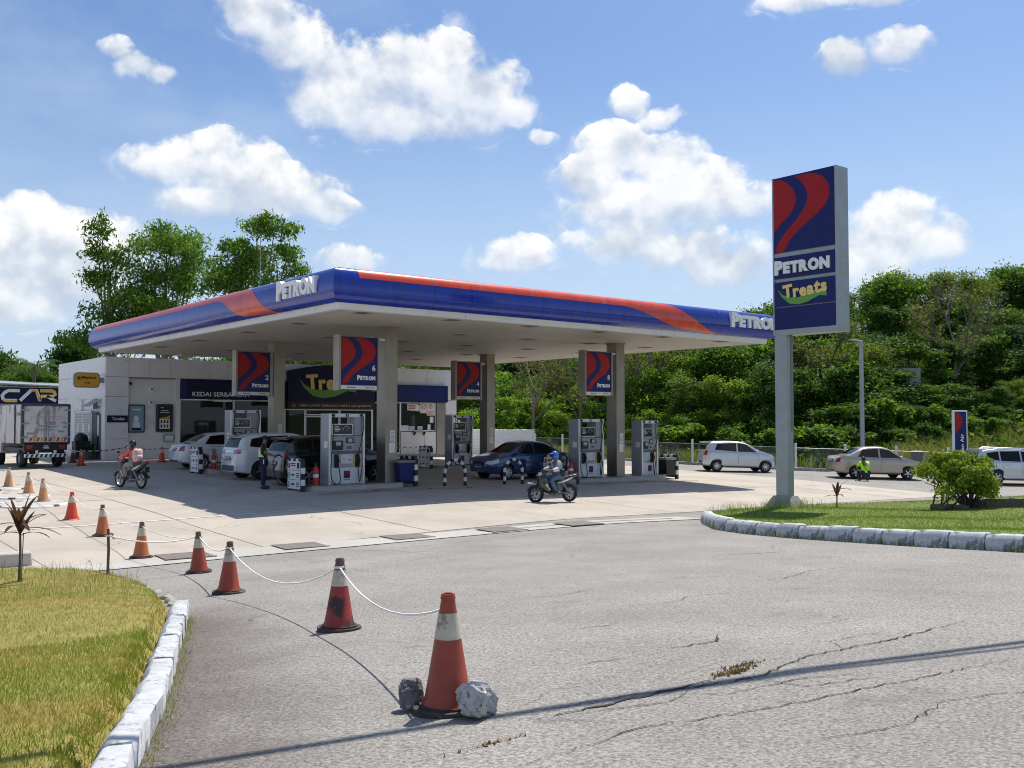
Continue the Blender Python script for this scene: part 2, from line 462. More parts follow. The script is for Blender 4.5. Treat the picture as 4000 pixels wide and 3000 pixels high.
# ================================================================== ground, apron, kerbs
def groundmat(name, dark, light, speck=.5, stain=(.16, .13, .12), warm=None, rough=.9, patches=True, grit=75., kerbdirt=False):
    m = bpy.data.materials.new(name); m.use_nodes = True; MAT[name] = m
    t = NT(m.node_tree)
    pos = t.n('ShaderNodeNewGeometry').outputs['Position']
    c = t.ramp(t.noise(pos, .55, 8., .6), [(.3, dark), (.7, light)])
    if warm is not None:
        c = t.mix(t.smooth(t.noise(pos, .28, 4., .6), .45, .7), c, warm)
    # wheel-worn streaks, stretched along the drive
    st = t.vec('MULTIPLY', pos, (1.4, .18, 1.))
    c = t.mix(t.math('MULTIPLY', t.smooth(t.noise(st, 1.2, 5., .6), .52, .75), .20), c, tuple(x * .72 for x in dark))
    if kerbdirt:   # grit and brown silt gathered along the foot of the painted kerb
        dl = t.n('ShaderNodeVectorMath', {0: t.vec('SUBTRACT', pos, (-13.95, -19.5, 0)), 1: (.916, -.400, 0)}, operation='DOT_PRODUCT').outputs['Value']
        py = t.n('ShaderNodeSeparateXYZ', {0: pos}).outputs[1]
        dm = t.math('MULTIPLY', t.smooth(t.math('ADD', dl, t.math('MULTIPLY', t.noise(pos, 1.3, 5., .6), 1.2)), 1.9, .55), t.smooth(py, -14.5, -17.))
        c = t.mix(t.math('MULTIPLY', dm, .75), c, (.105, .085, .078))
    sp = t.noise(pos, grit, 4., .75)
    f1 = t.n('ShaderNodeMapRange', {0: sp, 1: .25, 2: .75, 3: 1 - speck, 4: 1 + speck}).outputs[0]
    sc = t.n('ShaderNodeVectorMath', {0: c, 3: f1}, operation='SCALE').outputs[0]
    vo = t.n('ShaderNodeTexVoronoi', {'Vector': pos, 'Scale': 42.}).outputs['Distance']
    chips = t.math('MULTIPLY', t.smooth(vo, .16, .05), t.smooth(t.noise(pos, 9., 2., .5), .5, .62))
    sc = t.mix(t.math('MULTIPLY', chips, .55 * (speck / .5)), sc, (.62, .60, .57))
    if patches:
        sc = t.mix(t.math('MULTIPLY', t.smooth(t.noise(pos, .8, 6., .7), .60, .74), .55), sc, stain)
        cell = t.n('ShaderNodeTexVoronoi', {'Vector': t.vec('MULTIPLY_ADD', t.noise(pos, 2.2, 4., .6, out=1), (.5, .5, 0)), 'Scale': .42}, feature='DISTANCE_TO_EDGE')
        mad = cell.inputs['Vector'].links[0].from_node
        t.t.links.new(pos, mad.inputs[2])
        ck = t.math('MULTIPLY', t.smooth(cell.outputs['Distance'], .006, .001), t.smooth(t.noise(pos, .5, 2., .5), .56, .66))
        sc = t.mix(t.math('MULTIPLY', ck, .7), sc, (.05, .048, .045))
    b = t.n('ShaderNodeBsdfPrincipled', {'Base Color': sc, 'Roughness': rough, 'Specular IOR Level': .35})
    bn = t.n('ShaderNodeBump', {'Strength': .8, 'Distance': .014, 'Height': t.noise(pos, 55., 4., .75)})
    t.t.links.new(bn.outputs[0], b.inputs['Normal'])
    t.n('ShaderNodeOutputMaterial', {0: b.outputs[0]})
    return m
groundmat('asphalt', (.240, .226, .206), (.325, .308, .282), .90, stain=(.150, .132, .118), grit=42., kerbdirt=True)
groundmat('apron_concrete', (.39, .350, .295), (.50, .455, .395), .20, stain=(.28, .25, .22), warm=(.50, .44, .37))
groundmat('drain_concrete', (.40, .385, .36), (.52, .50, .47), .3, stain=(.38, .36, .33))
groundmat('hill_soil', (.045, .060, .018), (.085, .095, .03), .4, stain=(.03, .05, .015), patches=False)
def lawnmat(name, green, dry, amt):
    m = bpy.data.materials.new(name); m.use_nodes = True; MAT[name] = m
    t = NT(m.node_tree)
    gm = t.n('ShaderNodeNewGeometry')
    nz = t.noise(gm.outputs['Position'], .75, 5., .65)
    f = t.math('ADD', t.smooth(nz, amt - .12, amt + .12), t.math('MULTIPLY', t.math('SUBTRACT', gm.outputs['Random Per Island'], .5), .7), clamp=True)
    c = t.mix(f, dry, green)
    b = t.n('ShaderNodeBsdfPrincipled', {'Base Color': c, 'Roughness': .6, 'Specular IOR Level': .3})
    tr = t.n('ShaderNodeBsdfTranslucent', {'Color': c})
    mx = t.n('ShaderNodeMixShader', {0: .35, 1: b.outputs[0], 2: tr.outputs[0]})
    t.n('ShaderNodeOutputMaterial', {0: mx.outputs[0]})
lawnmat('lawn_dry', (.225, .320, .024), (.470, .345, .085), .49)
lawnmat('lawn_green', (.190, .300, .020), (.330, .370, .050), .40)
pm('turf', (.25, .21, .055), .95, var=.3, vs=4., coord='World')
pm('turf_green', (.13, .17, .03), .95, var=.3, vs=4., coord='World')

xs = np.concatenate([[-2500, -900, -350, -150, -80, -55, -40], np.arange(-32, 42, .5), [44, 50, 60, 90, 200, 700, 2500]])
ys = np.concatenate([[-2500, -900, -350, -150, -80, -50, -40], np.arange(-34, 32, .5), [36, 45, 60, 90, 200, 700, 2500]])
X, Y = np.meshgrid(xs, ys)
Z = gz(X, Y)
mb = MB(); mb.grid([[(X[i, j], Y[i, j], Z[i, j]) for j in range(len(xs))] for i in range(len(ys))])
ground = mb.build('ground', MAT['asphalt'], smooth=40, fix=False)
tag(ground, 'sun-bleached grey asphalt of the entrance drive, cracked and stained', kind='structure')

apron = obj('apron', None); tag(apron, 'beige concrete slabs of the station forecourt', kind='structure')
AX = [-24.4, -20.3, -16.2, -12.2, -8.1, -4.0, .1, 4.2, 8.3, 12.4, 16.5, 20.4]
AY = [-8.55, -3.5, 1.6, 6.7, 11.8, 16.9, 21.8, 27, 33]
rng = random.Random(3)
for i in range(len(AX) - 1):
    for j in range(len(AY) - 1):
        x0, x1, y0, y1 = AX[i] + .012, AX[i + 1] - .012, AY[j] + .012, AY[j + 1] - .012
        nx, ny = 9, 11; dz = .006 + rng.uniform(0, .004)
        mb = MB()
        rows = [[(x0 + (x1 - x0) * a / (nx - 1), y0 + (y1 - y0) * b / (ny - 1)) for a in range(nx)] for b in range(ny)]
        mb.grid([[(x, y, g(x, y) + dz) for x, y in r] for r in rows])
        mb.build('slab', MAT['apron_concrete'], apron, smooth=40, fix=False)
# pale repaired joint and worn red paint round the pump islands
pm('red_worn', (.30, .055, .05), .85, var=.4, vs=5., dirt=(.36, .33, .29), ds=2.5, dth=.42, coord='World')
pm('pale_joint', (.62, .58, .52), .9, var=.15, vs=3., coord='World')
def strip(name, pts, w, mat, parent, dz=.016, step=.4):
    P = [Vector((*p_, 0)) for p_ in pts]; rows = []
    dense = []
    for a, b in zip(P[:-1], P[1:]):
        n = max(1, int((b - a).length / step))
        dense += [a.lerp(b, k / n) for k in range(n)]
    dense.append(P[-1])
    for i, p_ in enumerate(dense):
        d = (dense[min(i + 1, len(dense) - 1)] - dense[max(i - 1, 0)]).normalized()
        nrm = Vector((-d.y, d.x, 0))
        wi = w if not callable(w) else w(i / (len(dense) - 1))
        a, b = p_ + nrm * wi / 2, p_ - nrm * wi / 2
        rows.append([(a.x, a.y, g(a.x, a.y) + dz), (b.x, b.y, g(b.x, b.y) + dz)])
    mb = MB(); mb.grid(rows)
    return mb.build(name, mat, parent, smooth=60, fix=False)
strip('joint_strip', [(-24, -3.5), (-3, -3.5)], .10, MAT['pale_joint'], apron)
for (x0, x1, y0) in ((-2.6, 3.2, -.35), (7.6, 14.6, -.35), (-2.8, 1.4, 8.1)):
    strip('red_marking', [(x0, y0), (x1, y0 - .05)], .34, MAT['red_worn'], apron)

# drain across the mouth of the forecourt
drain = obj('drain_channel', None); tag(drain, 'shallow concrete drain strip across the drive with steel gratings', kind='structure')
strip('channel_edge', [(-16, -9.1), (-9, -8.95), (-5, -9.2), (-2.7, -9.35), (3.2, -9.95)], 1.05, MAT['drain_concrete'], drain, .014)
strip('channel_slot', [(-11.6, -8.72), (-9, -8.72), (-5, -9.02), (-2.7, -9.34), (2.6, -9.86)], .13, MAT['grating'], drain, .020)
for (x, y) in ((-9.81, -8.72), (-7.49, -8.86), (-5.03, -9.04), (-2.7, -9.40), (-.6, -9.72)):
    mb = MB(); z = g(x, y) + .036; a = math.atan2(-.08, 1)
    for k in range(17):
        mb.cbox((-.44 + .055 * k, 0, 0), (.044, .70, .012))
    mb.cbox((0, .37, .001), (.96, .05, .014)); mb.cbox((0, -.37, .001), (.96, .05, .014))
    mb.box(-.46, .46, -.36, .36, -.010, -.006, 1)
    gr = mb.build('grating', [MAT['grating'], MAT['crack']], drain, loc=(x, y, z)); gr.rotation_euler = (0, 0, a)

# cracks in the asphalt
rng = random.Random(11)
def crack(pts, w, jit=.045, mat='crack', dz=.006):
    P = [Vector((*p_, 0)) for p_ in pts]; out = [P[0]]
    for a, b in zip(P[:-1], P[1:]):
        n = max(2, int((b - a).length / .06))
        for k in range(1, n + 1):
            q = a.lerp(b, k / n)
            if k < n: q += Vector((rng.uniform(-jit, jit) * .5, rng.uniform(-jit, jit) * .5, 0))
            out.append(q)
    rows = []
    for i, p_ in enumerate(out):
        d = (out[min(i + 1, len(out) - 1)] - out[max(i - 1, 0)]).normalized(); nr = Vector((-d.y, d.x, 0))
        ww = w * rng.uniform(.35, 1.3) * min(1, .3 + 3 * min(i, len(out) - 1 - i) / len(out))
        a, b = p_ + nr * ww, p_ - nr * ww
        rows.append([(a.x, a.y, g(a.x, a.y) + dz), (b.x, b.y, g(b.x, b.y) + dz)])
    mb = MB(); mb.grid(rows)
    mb.build('crack', MAT[mat], ground, fix=False)
crack([(-13.9, -23.5), (-12.84, -23.43), (-12.03, -23.67), (-10.97, -23.86), (-9.6, -24.0)], .005)
crack([(-12.9, -22.75), (-12.41, -22.85), (-11.6, -23.1), (-11.3, -23.12), (-10.6, -22.95), (-9.6, -23.0), (-8.2, -22.95)], .009)
crack([(-11.5, -23.1), (-11.42, -23.5), (-10.9, -23.7)], .005)
crack([(-12.2, -23.0), (-11.9, -23.3), (-11.3, -23.35), (-10.9, -23.55)], .005)
crack([(-12.9, -22.95), (-12.3, -23.15), (-11.8, -23.0)], .004)
crack([(-10.2, -23.0), (-9.9, -22.7), (-9.2, -22.75)], .004)
crack([(-13.0, -22.9), (-12.2, -22.95), (-11.7, -22.98)], .014)
crack([(-9.4, -19.8), (-8.6, -20.0), (-8.3, -19.8), (-7.4, -20.1)], .006)
crack([(-10.8, -20.6), (-10.2, -20.7)], .006)
crack([(-12.6, -24.2), (-11.8, -24.4), (-11.2, -24.3), (-10.4, -24.6)], .004)
crack([(-8.6, -12.4), (-7.4, -12.8), (-6.0, -12.6), (-4.6, -12.9)], .006)
crack([(-11.0, -22.0), (-10.5, -22.05), (-10.2, -21.8)], .010)
crack([(-11.9, -21.9), (-11.5, -22.0)], .007)
crack([(-9.6, -18.2), (-9.0, -18.5), (-8.3, -18.3)], .006)
crack([(-7.0, -19.2), (-6.2, -19.6), (-5.2, -19.3), (-4.2, -19.5)], .007)
crack([(-4.2, -16.6), (-3.4, -17.2), (-2.9, -17.3)], .012)
crack([(-8.1, -8.4), (-7.6, -9.3), (-6.5, -11), (-6.6, -12.5)], .006)
crack([(-1.6, -10.3), (-3.5, -10.8), (-5.5, -10.7), (-9, -10.2)], .006)
# small weeds and loose chips where the asphalt has opened
def blades(name, pts, zf, h, w, mats, parent=None, lean=.35, seed=1, seg2=False, kind=None, widthvar=.5):
    """one mesh of many grass blades; pts Nx2"""
    r = np.random.default_rng(seed); n = len(pts)
    z = zf(pts[:, 0], pts[:, 1])
    hh = h * r.uniform(.45, 1.25, n); ww = w * r.uniform(1 - widthvar, 1 + widthvar, n)
    a = r.uniform(0, 2 * np.pi, n); ln = lean * hh * r.uniform(.1, 1.6, n); la = r.uniform(0, 2 * np.pi, n)
    dx, dy = np.cos(a) * ww / 2, np.sin(a) * ww / 2
    lx, ly = np.cos(la) * ln, np.sin(la) * ln
    x, y = pts[:, 0], pts[:, 1]
    if seg2:
        v = np.stack([np.stack([x - dx, y - dy, z - .02], 1), np.stack([x + dx, y + dy, z - .02], 1),
                      np.stack([x + dx * .8 + lx * .4, y + dy * .8 + ly * .4, z + hh * .6], 1), np.stack([x - dx * .8 + lx * .4, y - dy * .8 + ly * .4, z + hh * .6], 1),
                      np.stack([x + lx * 1.4, y + ly * 1.4, z + hh * .95], 1)], 1).reshape(-1, 3)
        b = np.arange(n)[:, None] * 5
        quads = b + np.array([[0, 1, 2, 3]]); tris = b + np.array([[3, 2, 4]])
        loops = np.concatenate([quads, tris], 1).reshape(-1)
        starts = (np.arange(n)[:, None] * 7 + np.array([[0, 4]])).reshape(-1); npoly = 2 * n
    else:
        v = np.stack([np.stack([x - dx, y - dy, z - .02], 1), np.stack([x + dx, y + dy, z - .02], 1), np.stack([x + lx, y + ly, z + hh], 1)], 1).reshape(-1, 3)
        loops = np.arange(3 * n); starts = np.arange(n) * 3; npoly = n
    me = bpy.data.meshes.new(name)
    me.vertices.add(len(v)); me.vertices.foreach_set('co', v.reshape(-1).astype(np.float32))
    me.loops.add(len(loops)); me.loops.foreach_set('vertex_index', loops.astype(np.int32))
    me.polygons.add(npoly); me.polygons.foreach_set('loop_start', starts.astype(np.int32))
    mats = mats if isinstance(mats, list) else [mats]
    for m_ in mats: me.materials.append(m_)
    if len(mats) > 1:
        mi = r.integers(0, len(mats), n); me.polygons.foreach_set('material_index', np.repeat(mi, npoly // n).astype(np.int32))
    me.update(calc_edges=True); me.validate()
    o = obj(name, me, parent)
    if kind: o['kind'] = kind
    return o
def scatter(c, r_, n, seed):
    q = np.random.default_rng(seed).normal(0, 1, (n, 2)) * np.array(r_)[None, :] + np.array(c)[None, :]
    return q
w1 = np.concatenate([scatter((-11.40, -22.93), (.09, .022), 190, 5), scatter((-11.2, -22.85), (.14, .03), 90, 6), scatter((-13.6, -23.08), (.16, .012), 45, 7)])
pm('rust_weed', (.34, .22, .085), .9, var=.35, vs=20., coord='World')
o = blades('weed', w1, lambda x, y: gz(x, y) + .019, .0035, .016, MAT['rust_weed'], seed=3, lean=5.)
tag(o, 'dry brown weeds growing in the asphalt cracks', 'weeds', kind='stuff')

# ---- planted beds
def inpoly(px, py, poly):
    px = np.asarray(px); py = np.asarray(py); c = np.zeros(px.shape, bool); d = np.full(px.shape, 1e9)
    n = len(poly)
    for i in range(n):
        (x1, y1), (x2, y2) = poly[i], poly[(i + 1) % n]
        cond = ((y1 > py) != (y2 > py))
        with np.errstate(divide='ignore', invalid='ignore'):
            c ^= cond & (px < (x2 - x1) * (py - y1) / (y2 - y1 + 1e-12) + x1)
        L2 = (x2 - x1) ** 2 + (y2 - y1) ** 2
        tt = np.clip(((px - x1) * (x2 - x1) + (py - y1) * (y2 - y1)) / L2, 0, 1)
        d = np.minimum(d, np.hypot(px - x1 - tt * (x2 - x1), py - y1 - tt * (y2 - y1)))
    return np.where(c, d, -d)
BED_L = [(-16.6, -25.2), (-16.08, -24.0), (-15.49, -22.52), (-15.18, -21.83), (-14.81, -21.05), (-14.53, -20.4), (-14.18, -19.57), (-13.75, -18.5), (-13.34, -17.54), (-12.72, -16.0), (-12.3, -14.6), (-12.0, -13.1), (-11.82, -11.2), (-12.05, -10.0), (-12.5, -9.3), (-13.2, -8.95), (-16, -8.8), (-30, -8.8), (-30, -27), (-17.6, -27)]
BED_R = [(2.45, -11.0), (1.55, -12.0), (.55, -13.3), (-.08, -14.6), (-.46, -16), (-.70, -18), (-.90, -20), (-1.25, -22.5), (-1.6, -26), (34, -26), (34, -12.9), (19, -11.5), (13, -10.95), (8, -9.75), (5.5, -9.6), (3.6, -10.1)]
def bed(name, poly, h, x0, x1, y0, y1, cell, mat, label):
    nx, ny = int((x1 - x0) / cell) + 1, int((y1 - y0) / cell) + 1
    X, Y = np.meshgrid(np.linspace(x0, x1, nx), np.linspace(y0, y1, ny))
    D = inpoly(X, Y, poly); s = np.clip((D + .05) / .2, 0, 1); s = s * s * (3 - 2 * s)
    hump = .05 * np.sin(X * 1.1 + 1) * np.sin(Y * .9) * np.clip(D, 0, 1)
    Zz = gz(X, Y) - .1 + (h + .1) * s + hump
    mb = MB(); mb.grid([[(X[i, j], Y[i, j], Zz[i, j]) for j in range(nx)] for i in range(ny)])
    o = mb.build(name, mat, smooth=60, fix=False); tag(o, label, kind='structure')
    def zf(x, y):
        D = inpoly(x, y, poly); s = np.clip((D + .05) / .2, 0, 1); s = s * s * (3 - 2 * s)
        return gz(x, y) - .1 + (h + .1) * s + .05 * np.sin(x * 1.1 + 1) * np.sin(y * .9) * np.clip(D, 0, 1)
    return zf
zl = bed('lawn', BED_L, .15, -30, -11.5, -27, -8.5, .2, MAT['turf'], 'dry grassed bed beside the coned lane')
zr = bed('lawn', BED_R, .16, -2, 34, -26.2, -9.3, .25, MAT['turf_green'], 'green lawn island under the tall price sign')
r_ = np.random.default_rng(9)
def inside(poly, x0, x1, y0, y1, n, m=.0):
    q = np.stack([r_.uniform(x0, x1, n), r_.uniform(y0, y1, n)], 1)
    return q[inpoly(q[:, 0], q[:, 1], poly) > m]
pl = np.concatenate([inside(BED_L, -18.2, -11.8, -24.2, -18, 170000), inside(BED_L, -20, -11.7, -18, -8.8, 100000)])
o = blades('grass', pl, zl, .038, .0065, MAT['lawn_dry'], lean=.8, seed=2)
tag(o, 'short sun-dried grass of the bed beside the coned lane', 'grass', kind='stuff')
pe = inside(BED_L, -19, -11.6, -24.5, -8.7, 16000, -.02)
pe = pe[inpoly(pe[:, 0], pe[:, 1], BED_L) < .10]
o = blades('grass_fringe', pe, zl, .055, .006, MAT['lawn_dry'], lean=.9, seed=12); tag(o, 'ragged grass fringe spilling over the bed edge', 'grass', kind='stuff')
tl = inside(BED_L, -15.5, -11.9, -14, -8.9, 700)
o = blades('tall_grass', tl, zl, .22, .006, MAT['weed'], lean=.35, seed=13, seg2=True); tag(o, 'thin seeding grass stalks at the far end of the dry bed', 'grass', kind='stuff')
pr = np.concatenate([inside(BED_R, -1.4, 8, -23, -9.6, 65000), inside(BED_R, 8, 21, -19, -9.6, 45000)])
o = blades('grass', pr, zr, .045, .014, MAT['lawn_green'], lean=.7, seed=4)
tag(o, 'bright green mown grass of the lawn island', 'grass', kind='stuff')
tl = np.concatenate([scatter((7.0, -10.0), (.7, .35), 260, 31), scatter((4.4, -10.5), (1.2, .4), 260, 32), scatter((6.4, -10.9), (.5, .2), 120, 33)])
tl = tl[inpoly(tl[:, 0], tl[:, 1], BED_R) > .0]
o = blades('tall_grass', tl, zr, .26, .010, MAT['weed_green'], lean=.4, seed=14, seg2=True); tag(o, 'uncut grass tufts round the foot of the tall sign', 'grass', kind='stuff')

# ---- kerbs, block by block
def kerb(name, path, h, w, L, label, mats, seed, gap=.02, tilt=.03, skip=(), jit=.006, es=.95):
    root = obj(name, None); tag(root, label, kind='structure')
    rg = random.Random(seed)
    P = [Vector((*p_, 0)) for p_ in path]
    seg = [(b - a).length for a, b in zip(P[:-1], P[1:])]; tot = sum(seg)
    def at(s):
        for a, b, l in zip(P[:-1], P[1:], seg):
            if s <= l: return a.lerp(b, s / l)
            s -= l
        return P[-1]
    n = int(tot / L)
    for k in range(n):
        if k in skip: continue
        a, b = at(k * L + gap / 2), at((k + 1) * L - gap / 2)
        d = (b - a); le = d.length; ang = math.atan2(d.y, d.x); c = (a + b) / 2
        hh = h * rg.uniform(.88, 1.08); c2 = .055
        # cross-section: chamfered towards the road (local -y or +y is the road side: both arrises eased)
        sl_ = rg.uniform(-.02, .03)
        prof = [(-w / 2 - .02 - sl_, -.12), (-w / 2, hh - .085), (-w / 2 + c2, hh - .01), (-w / 2 + .07, hh), (w / 2 - .02, hh), (w / 2, hh - .02), (w / 2, -.12)]
        mb = MB(); rows = []
        for xx, sc in ((-le / 2, es), (-le / 2 + .03, .99), (-le / 5, 1), (le / 5, 1), (le / 2 - .03, .99), (le / 2, es)):
            rows.append([(xx, y_ * sc + rg.uniform(-jit, jit), (z_ * sc if z_ > 0 else z_) + rg.uniform(-jit, jit)) for y_, z_ in prof])
        mb.grid(rows)
        npf = len(prof); mb.f += [tuple(range(npf)), tuple(range(5 * npf, 6 * npf))[::-1]]; mb.m += [0, 0]
        z = g(c.x, c.y); sl = (g(b.x, b.y) - g(a.x, a.y)) / le
        o = mb.build('kerb_block', mats, root, smooth=50, loc=(c.x, c.y, z))
        o.rotation_euler = (rg.uniform(-tilt, tilt), -math.atan(sl) + rg.uniform(-tilt, tilt) * .4, ang + rg.uniform(-.02, .02))
    return root
KL = [(-16.5, -25.2), (-16.0, -24.0), (-15.41, -22.55), (-15.1, -21.86), (-14.73, -21.08), (-14.45, -20.43), (-14.1, -19.6), (-13.67, -18.53), (-13.26, -17.57), (-12.66, -16.1)]
kerb('kerb', KL[::-1], .175, .20, .66, 'white painted kerb blocks edging the dry grass bed', MAT['kerb_white'], 5, gap=.010, tilt=.04, jit=.010, es=.93)
KR = [(2.75, -10.85), (1.7, -11.85), (.45, -13.2), (-.2, -14.5), (-.6, -16), (-.85, -18), (-1.05, -20), (-1.4, -22.5), (-1.7, -25.5)]
kerb('kerb', KR, .27, .26, .63, 'white painted kerb blocks edging the green lawn island', MAT['kerb_white'], 8, gap=.035, tilt=.05)
kerb('kerb', [(41.2, -17), (35.8, -9.2), (30.9, -2.7), (26.6, 3.4), (25.3, 9.5), (24.4, 24)], .15, .18, 1.0, 'low grey kerb along the chain-link fence', MAT['old_concrete'], 9)
# broken stones where the painted kerb ends
rng = random.Random(21)
for k, (x, y) in enumerate([(-12.45, -15.55), (-12.36, -15.1), (-12.27, -14.75), (-12.16, -14.3), (-12.02, -13.5), (-11.95, -12.9)]):
    mb = MB(); mb.blob((0, 0, .0), (.07, .14, .05), 9, 6, .18, rng)
    o = mb.build('kerb_stone', MAT['old_concrete'], smooth=50, loc=(x, y, g(x, y) + .01)); o.rotation_euler = (0, 0, rng.uniform(-.6, .2))
    tag(o, 'broken grey kerb stone half buried in the grass edge', 'stone', 'broken kerb stones')
mb = MB(); mb.cbox((0, 0, .08), (1.3, .3, .34), bev=.03)
o = mb.build('kerb_stone', MAT['concrete'], smooth=40, loc=(-13.0, -8.0, g(-13, -8))); o.rotation_euler = (0, 0, -.05)
tag(o, 'long grey concrete kerb stone lying beyond the dry bed', 'stone')
# weeds between the blocks
q = np.concatenate([scatter((.0, -14.1), (.05, .12), 90, 51), scatter((-.62, -16.6), (.05, .1), 90, 52), scatter((-.95, -18.9), (.05, .10), 140, 53), scatter((-1.15, -20.3), (.06, .1), 160, 54),
                    np.stack([np.interp(np.linspace(-21, -12, 500), [-22.5, -20, -18, -16, -14.5, -13.2, -11.85], [-1.55, -1.2, -1.0, -.76, -.36, .28, 1.5]) + np.random.default_rng(3).normal(0, .03, 500), np.linspace(-21, -12, 500)], 1)])
o = blades('weed', q, lambda x, y: gz(x, y), .10, .010, MAT['weed_green'], lean=.6, seed=8, seg2=True); tag(o, 'weeds sprouting along the foot of the lawn island kerb', 'weeds', kind='stuff')
yy = np.linspace(-24, -16.4, 5000)
xx = np.interp(yy, [-25.2, -24.0, -22.55, -21.86, -21.08, -20.43, -19.6, -18.53, -17.57, -16.1], [-16.38, -15.88, -15.29, -14.98, -14.61, -14.33, -13.98, -13.55, -13.14, -12.54])
q = np.stack([xx + np.abs(np.random.default_rng(4).normal(0, .07, len(yy))) - .03, yy], 1)
o = blades('weed', q[::2], lambda x, y: gz(x, y), .035, .007, MAT['weed'], lean=1.2, seed=18); tag(o, 'dry weeds along the road side of the painted kerb', 'weeds', kind='stuff')

# ---- overgrown bank behind the fence
def hz(x, y):
    u = np.maximum(0, np.asarray(x) - np.interp(y, [-20, -9, -2.4, 3.6, 9.4], [45, 38.5, 33.5, 30, 29.5]))
    return gz(x, y) + np.where(u < 36, .21 * u, 7.56 + .1 * (u - 36)) * np.clip((70 - np.asarray(y)) / 30, 0, 1)
xs = np.concatenate([np.arange(24.2, 70, 1.), [74, 80, 100, 140, 200]]); ys = np.concatenate([np.arange(-90, -24, 6.), np.arange(-24, 40, 1.2), np.arange(40, 88, 6.)])
BANK = [(25.4, 90), (25.6, 19.5), (26.3, 9.4), (27.7, 3.8), (32.0, -2.1), (37.0, -8.7), (43, -17), (60, -40), (110, -95), (210, -95), (210, 90)]
def bz_(x, y): return float(hz(x, y)) - .12 + .17 * min(1, max(0, float(inpoly(np.array([x]), np.array([y]), BANK)[0]) / .8 + .3))
mb = MB(); mb.grid([[(x, y, bz_(x, y)) for x in xs] for y in ys])
o = mb.build('hillside', MAT['hill_soil'], smooth=60, fix=False); tag(o, 'overgrown bank rising behind the chain-link fence', kind='structure')
r_ = np.random.default_rng(77)
q = np.stack([r_.uniform(25, 47, 110000), r_.uniform(-16, 34, 110000)], 1)
dq = inpoly(q[:, 0], q[:, 1], BANK); q = q[(dq > .05) & (dq < 9)]
wv = np.sin(q[:, 0] * .9) * np.sin(q[:, 1] * .55 + 1) + r_.normal(0, .5, len(q)) > -.55
q = q[wv]
o = blades('tall_grass', q[::2], hz, .70, .040, MAT['weed_green'], lean=.5, seed=22, seg2=True); tag(o, 'tall green grass covering the bank behind the fence', 'grass', kind='stuff')
o = blades('tall_grass', q[1::2], hz, .75, .035, MAT['weed'], lean=.6, seed=23, seg2=True); tag(o, 'straw-coloured grass covering the bank behind the fence', 'grass', kind='stuff')
q = np.stack([r_.uniform(29, 39, 16000), r_.uniform(-9, 1, 16000)], 1); dq = inpoly(q[:, 0], q[:, 1], BANK); q = q[(dq > .4) & (dq < 2.6)]
o = blades('tall_grass', q, hz, 1.35, .030, MAT['weed'], lean=.35, seed=24, seg2=True); tag(o, 'waist-high pale reeds beside the blue air and water sign', 'grass', kind='stuff')

# ================================================================== logo and lettering
RED1 = [(0, 1), (.14, .985), (.26, .92), (.36, .82), (.41, .70), (.36, .57), (.26, .47), (.14, .39), (.05, .32), (0, .27)]
RED2 = [(.36, .995), (.50, 1.0), (.65, .995), (.80, .955), (.92, .865), (.985, .72), (.94, .58), (.82, .47), (.62, .365), (.44, .26), (.29, .16), (.20, .03), (.17, 0), (.03, 0), (.045, .07), (.14, .20), (.29, .32), (.44, .4375), (.56, .5625), (.615, .70), (.56, .83), (.46, .945)]
def chaikin(P, n=2, closed=True):
    for _ in range(n):
        Q = []
        for i in range(len(P)):
            a, b = Vector(P[i]), Vector(P[(i + 1) % len(P)])
            Q += [tuple(a * .75 + b * .25), tuple(a * .25 + b * .75)]
        P = Q
    return P
def logo(mb, M, w, h, ext=.004, mi=0):
    """two red flames; M maps the panel plane (x right, y up, z out)"""
    for poly in (RED1, chaikin(RED2, 1)):
        n = len(poly)
        vs = [M @ Vector((u * w, v * h, 0)) for u, v in poly] + [M @ Vector((u * w, v * h, ext)) for u, v in poly]
        fs = [tuple(range(n, 2 * n)), tuple(range(n))[::-1]] + [(i, (i + 1) % n, n + (i + 1) % n, n + i) for i in range(n)]
        mb.add(vs, fs, mi)
def word(body, size, bold, ext, xs=1., space=1.):
    mb = MB(); text(mb, body, size, Matrix.Identity(4), ext, bold, 'LEFT', xs=xs, space=space)
    v = np.array(mb.v); return mb, v.min(0), v.max(0)
def brand(parent, M, W_, H_, ext=.05, mat='letter_white', big=1.22):
    """P ETRON as six raised letters in a box W_ x H_; M maps the panel plane"""
    chars = []; x = 0
    for i, ch in enumerate('PETRON'):
        s = big if i == 0 else 1.
        mb, lo, hi = word(ch, s, .070 * s, ext)
        chars.append((mb, lo, hi, x - lo[0])); x += (hi[0] - lo[0]) + .030 + {'R': -.045, 'T': -.015}.get(ch, 0)
    tot = x - .030; hh = chars[0][2][1] - chars[0][1][1]
    sx, sy = W_ / tot, H_ / hh
    for i, (mb, lo, hi, off) in enumerate(chars):
        dy = -chars[0][1][1] if i == 0 else -lo[1] + (hh - (hi[1] - lo[1])) * .28
        out = MB(); out.add([M @ Vector(((v[0] + off) * sx, (v[1] + dy) * sy, v[2])) for v in mb.v], mb.f)
        out.build('letter', MAT[mat], parent)
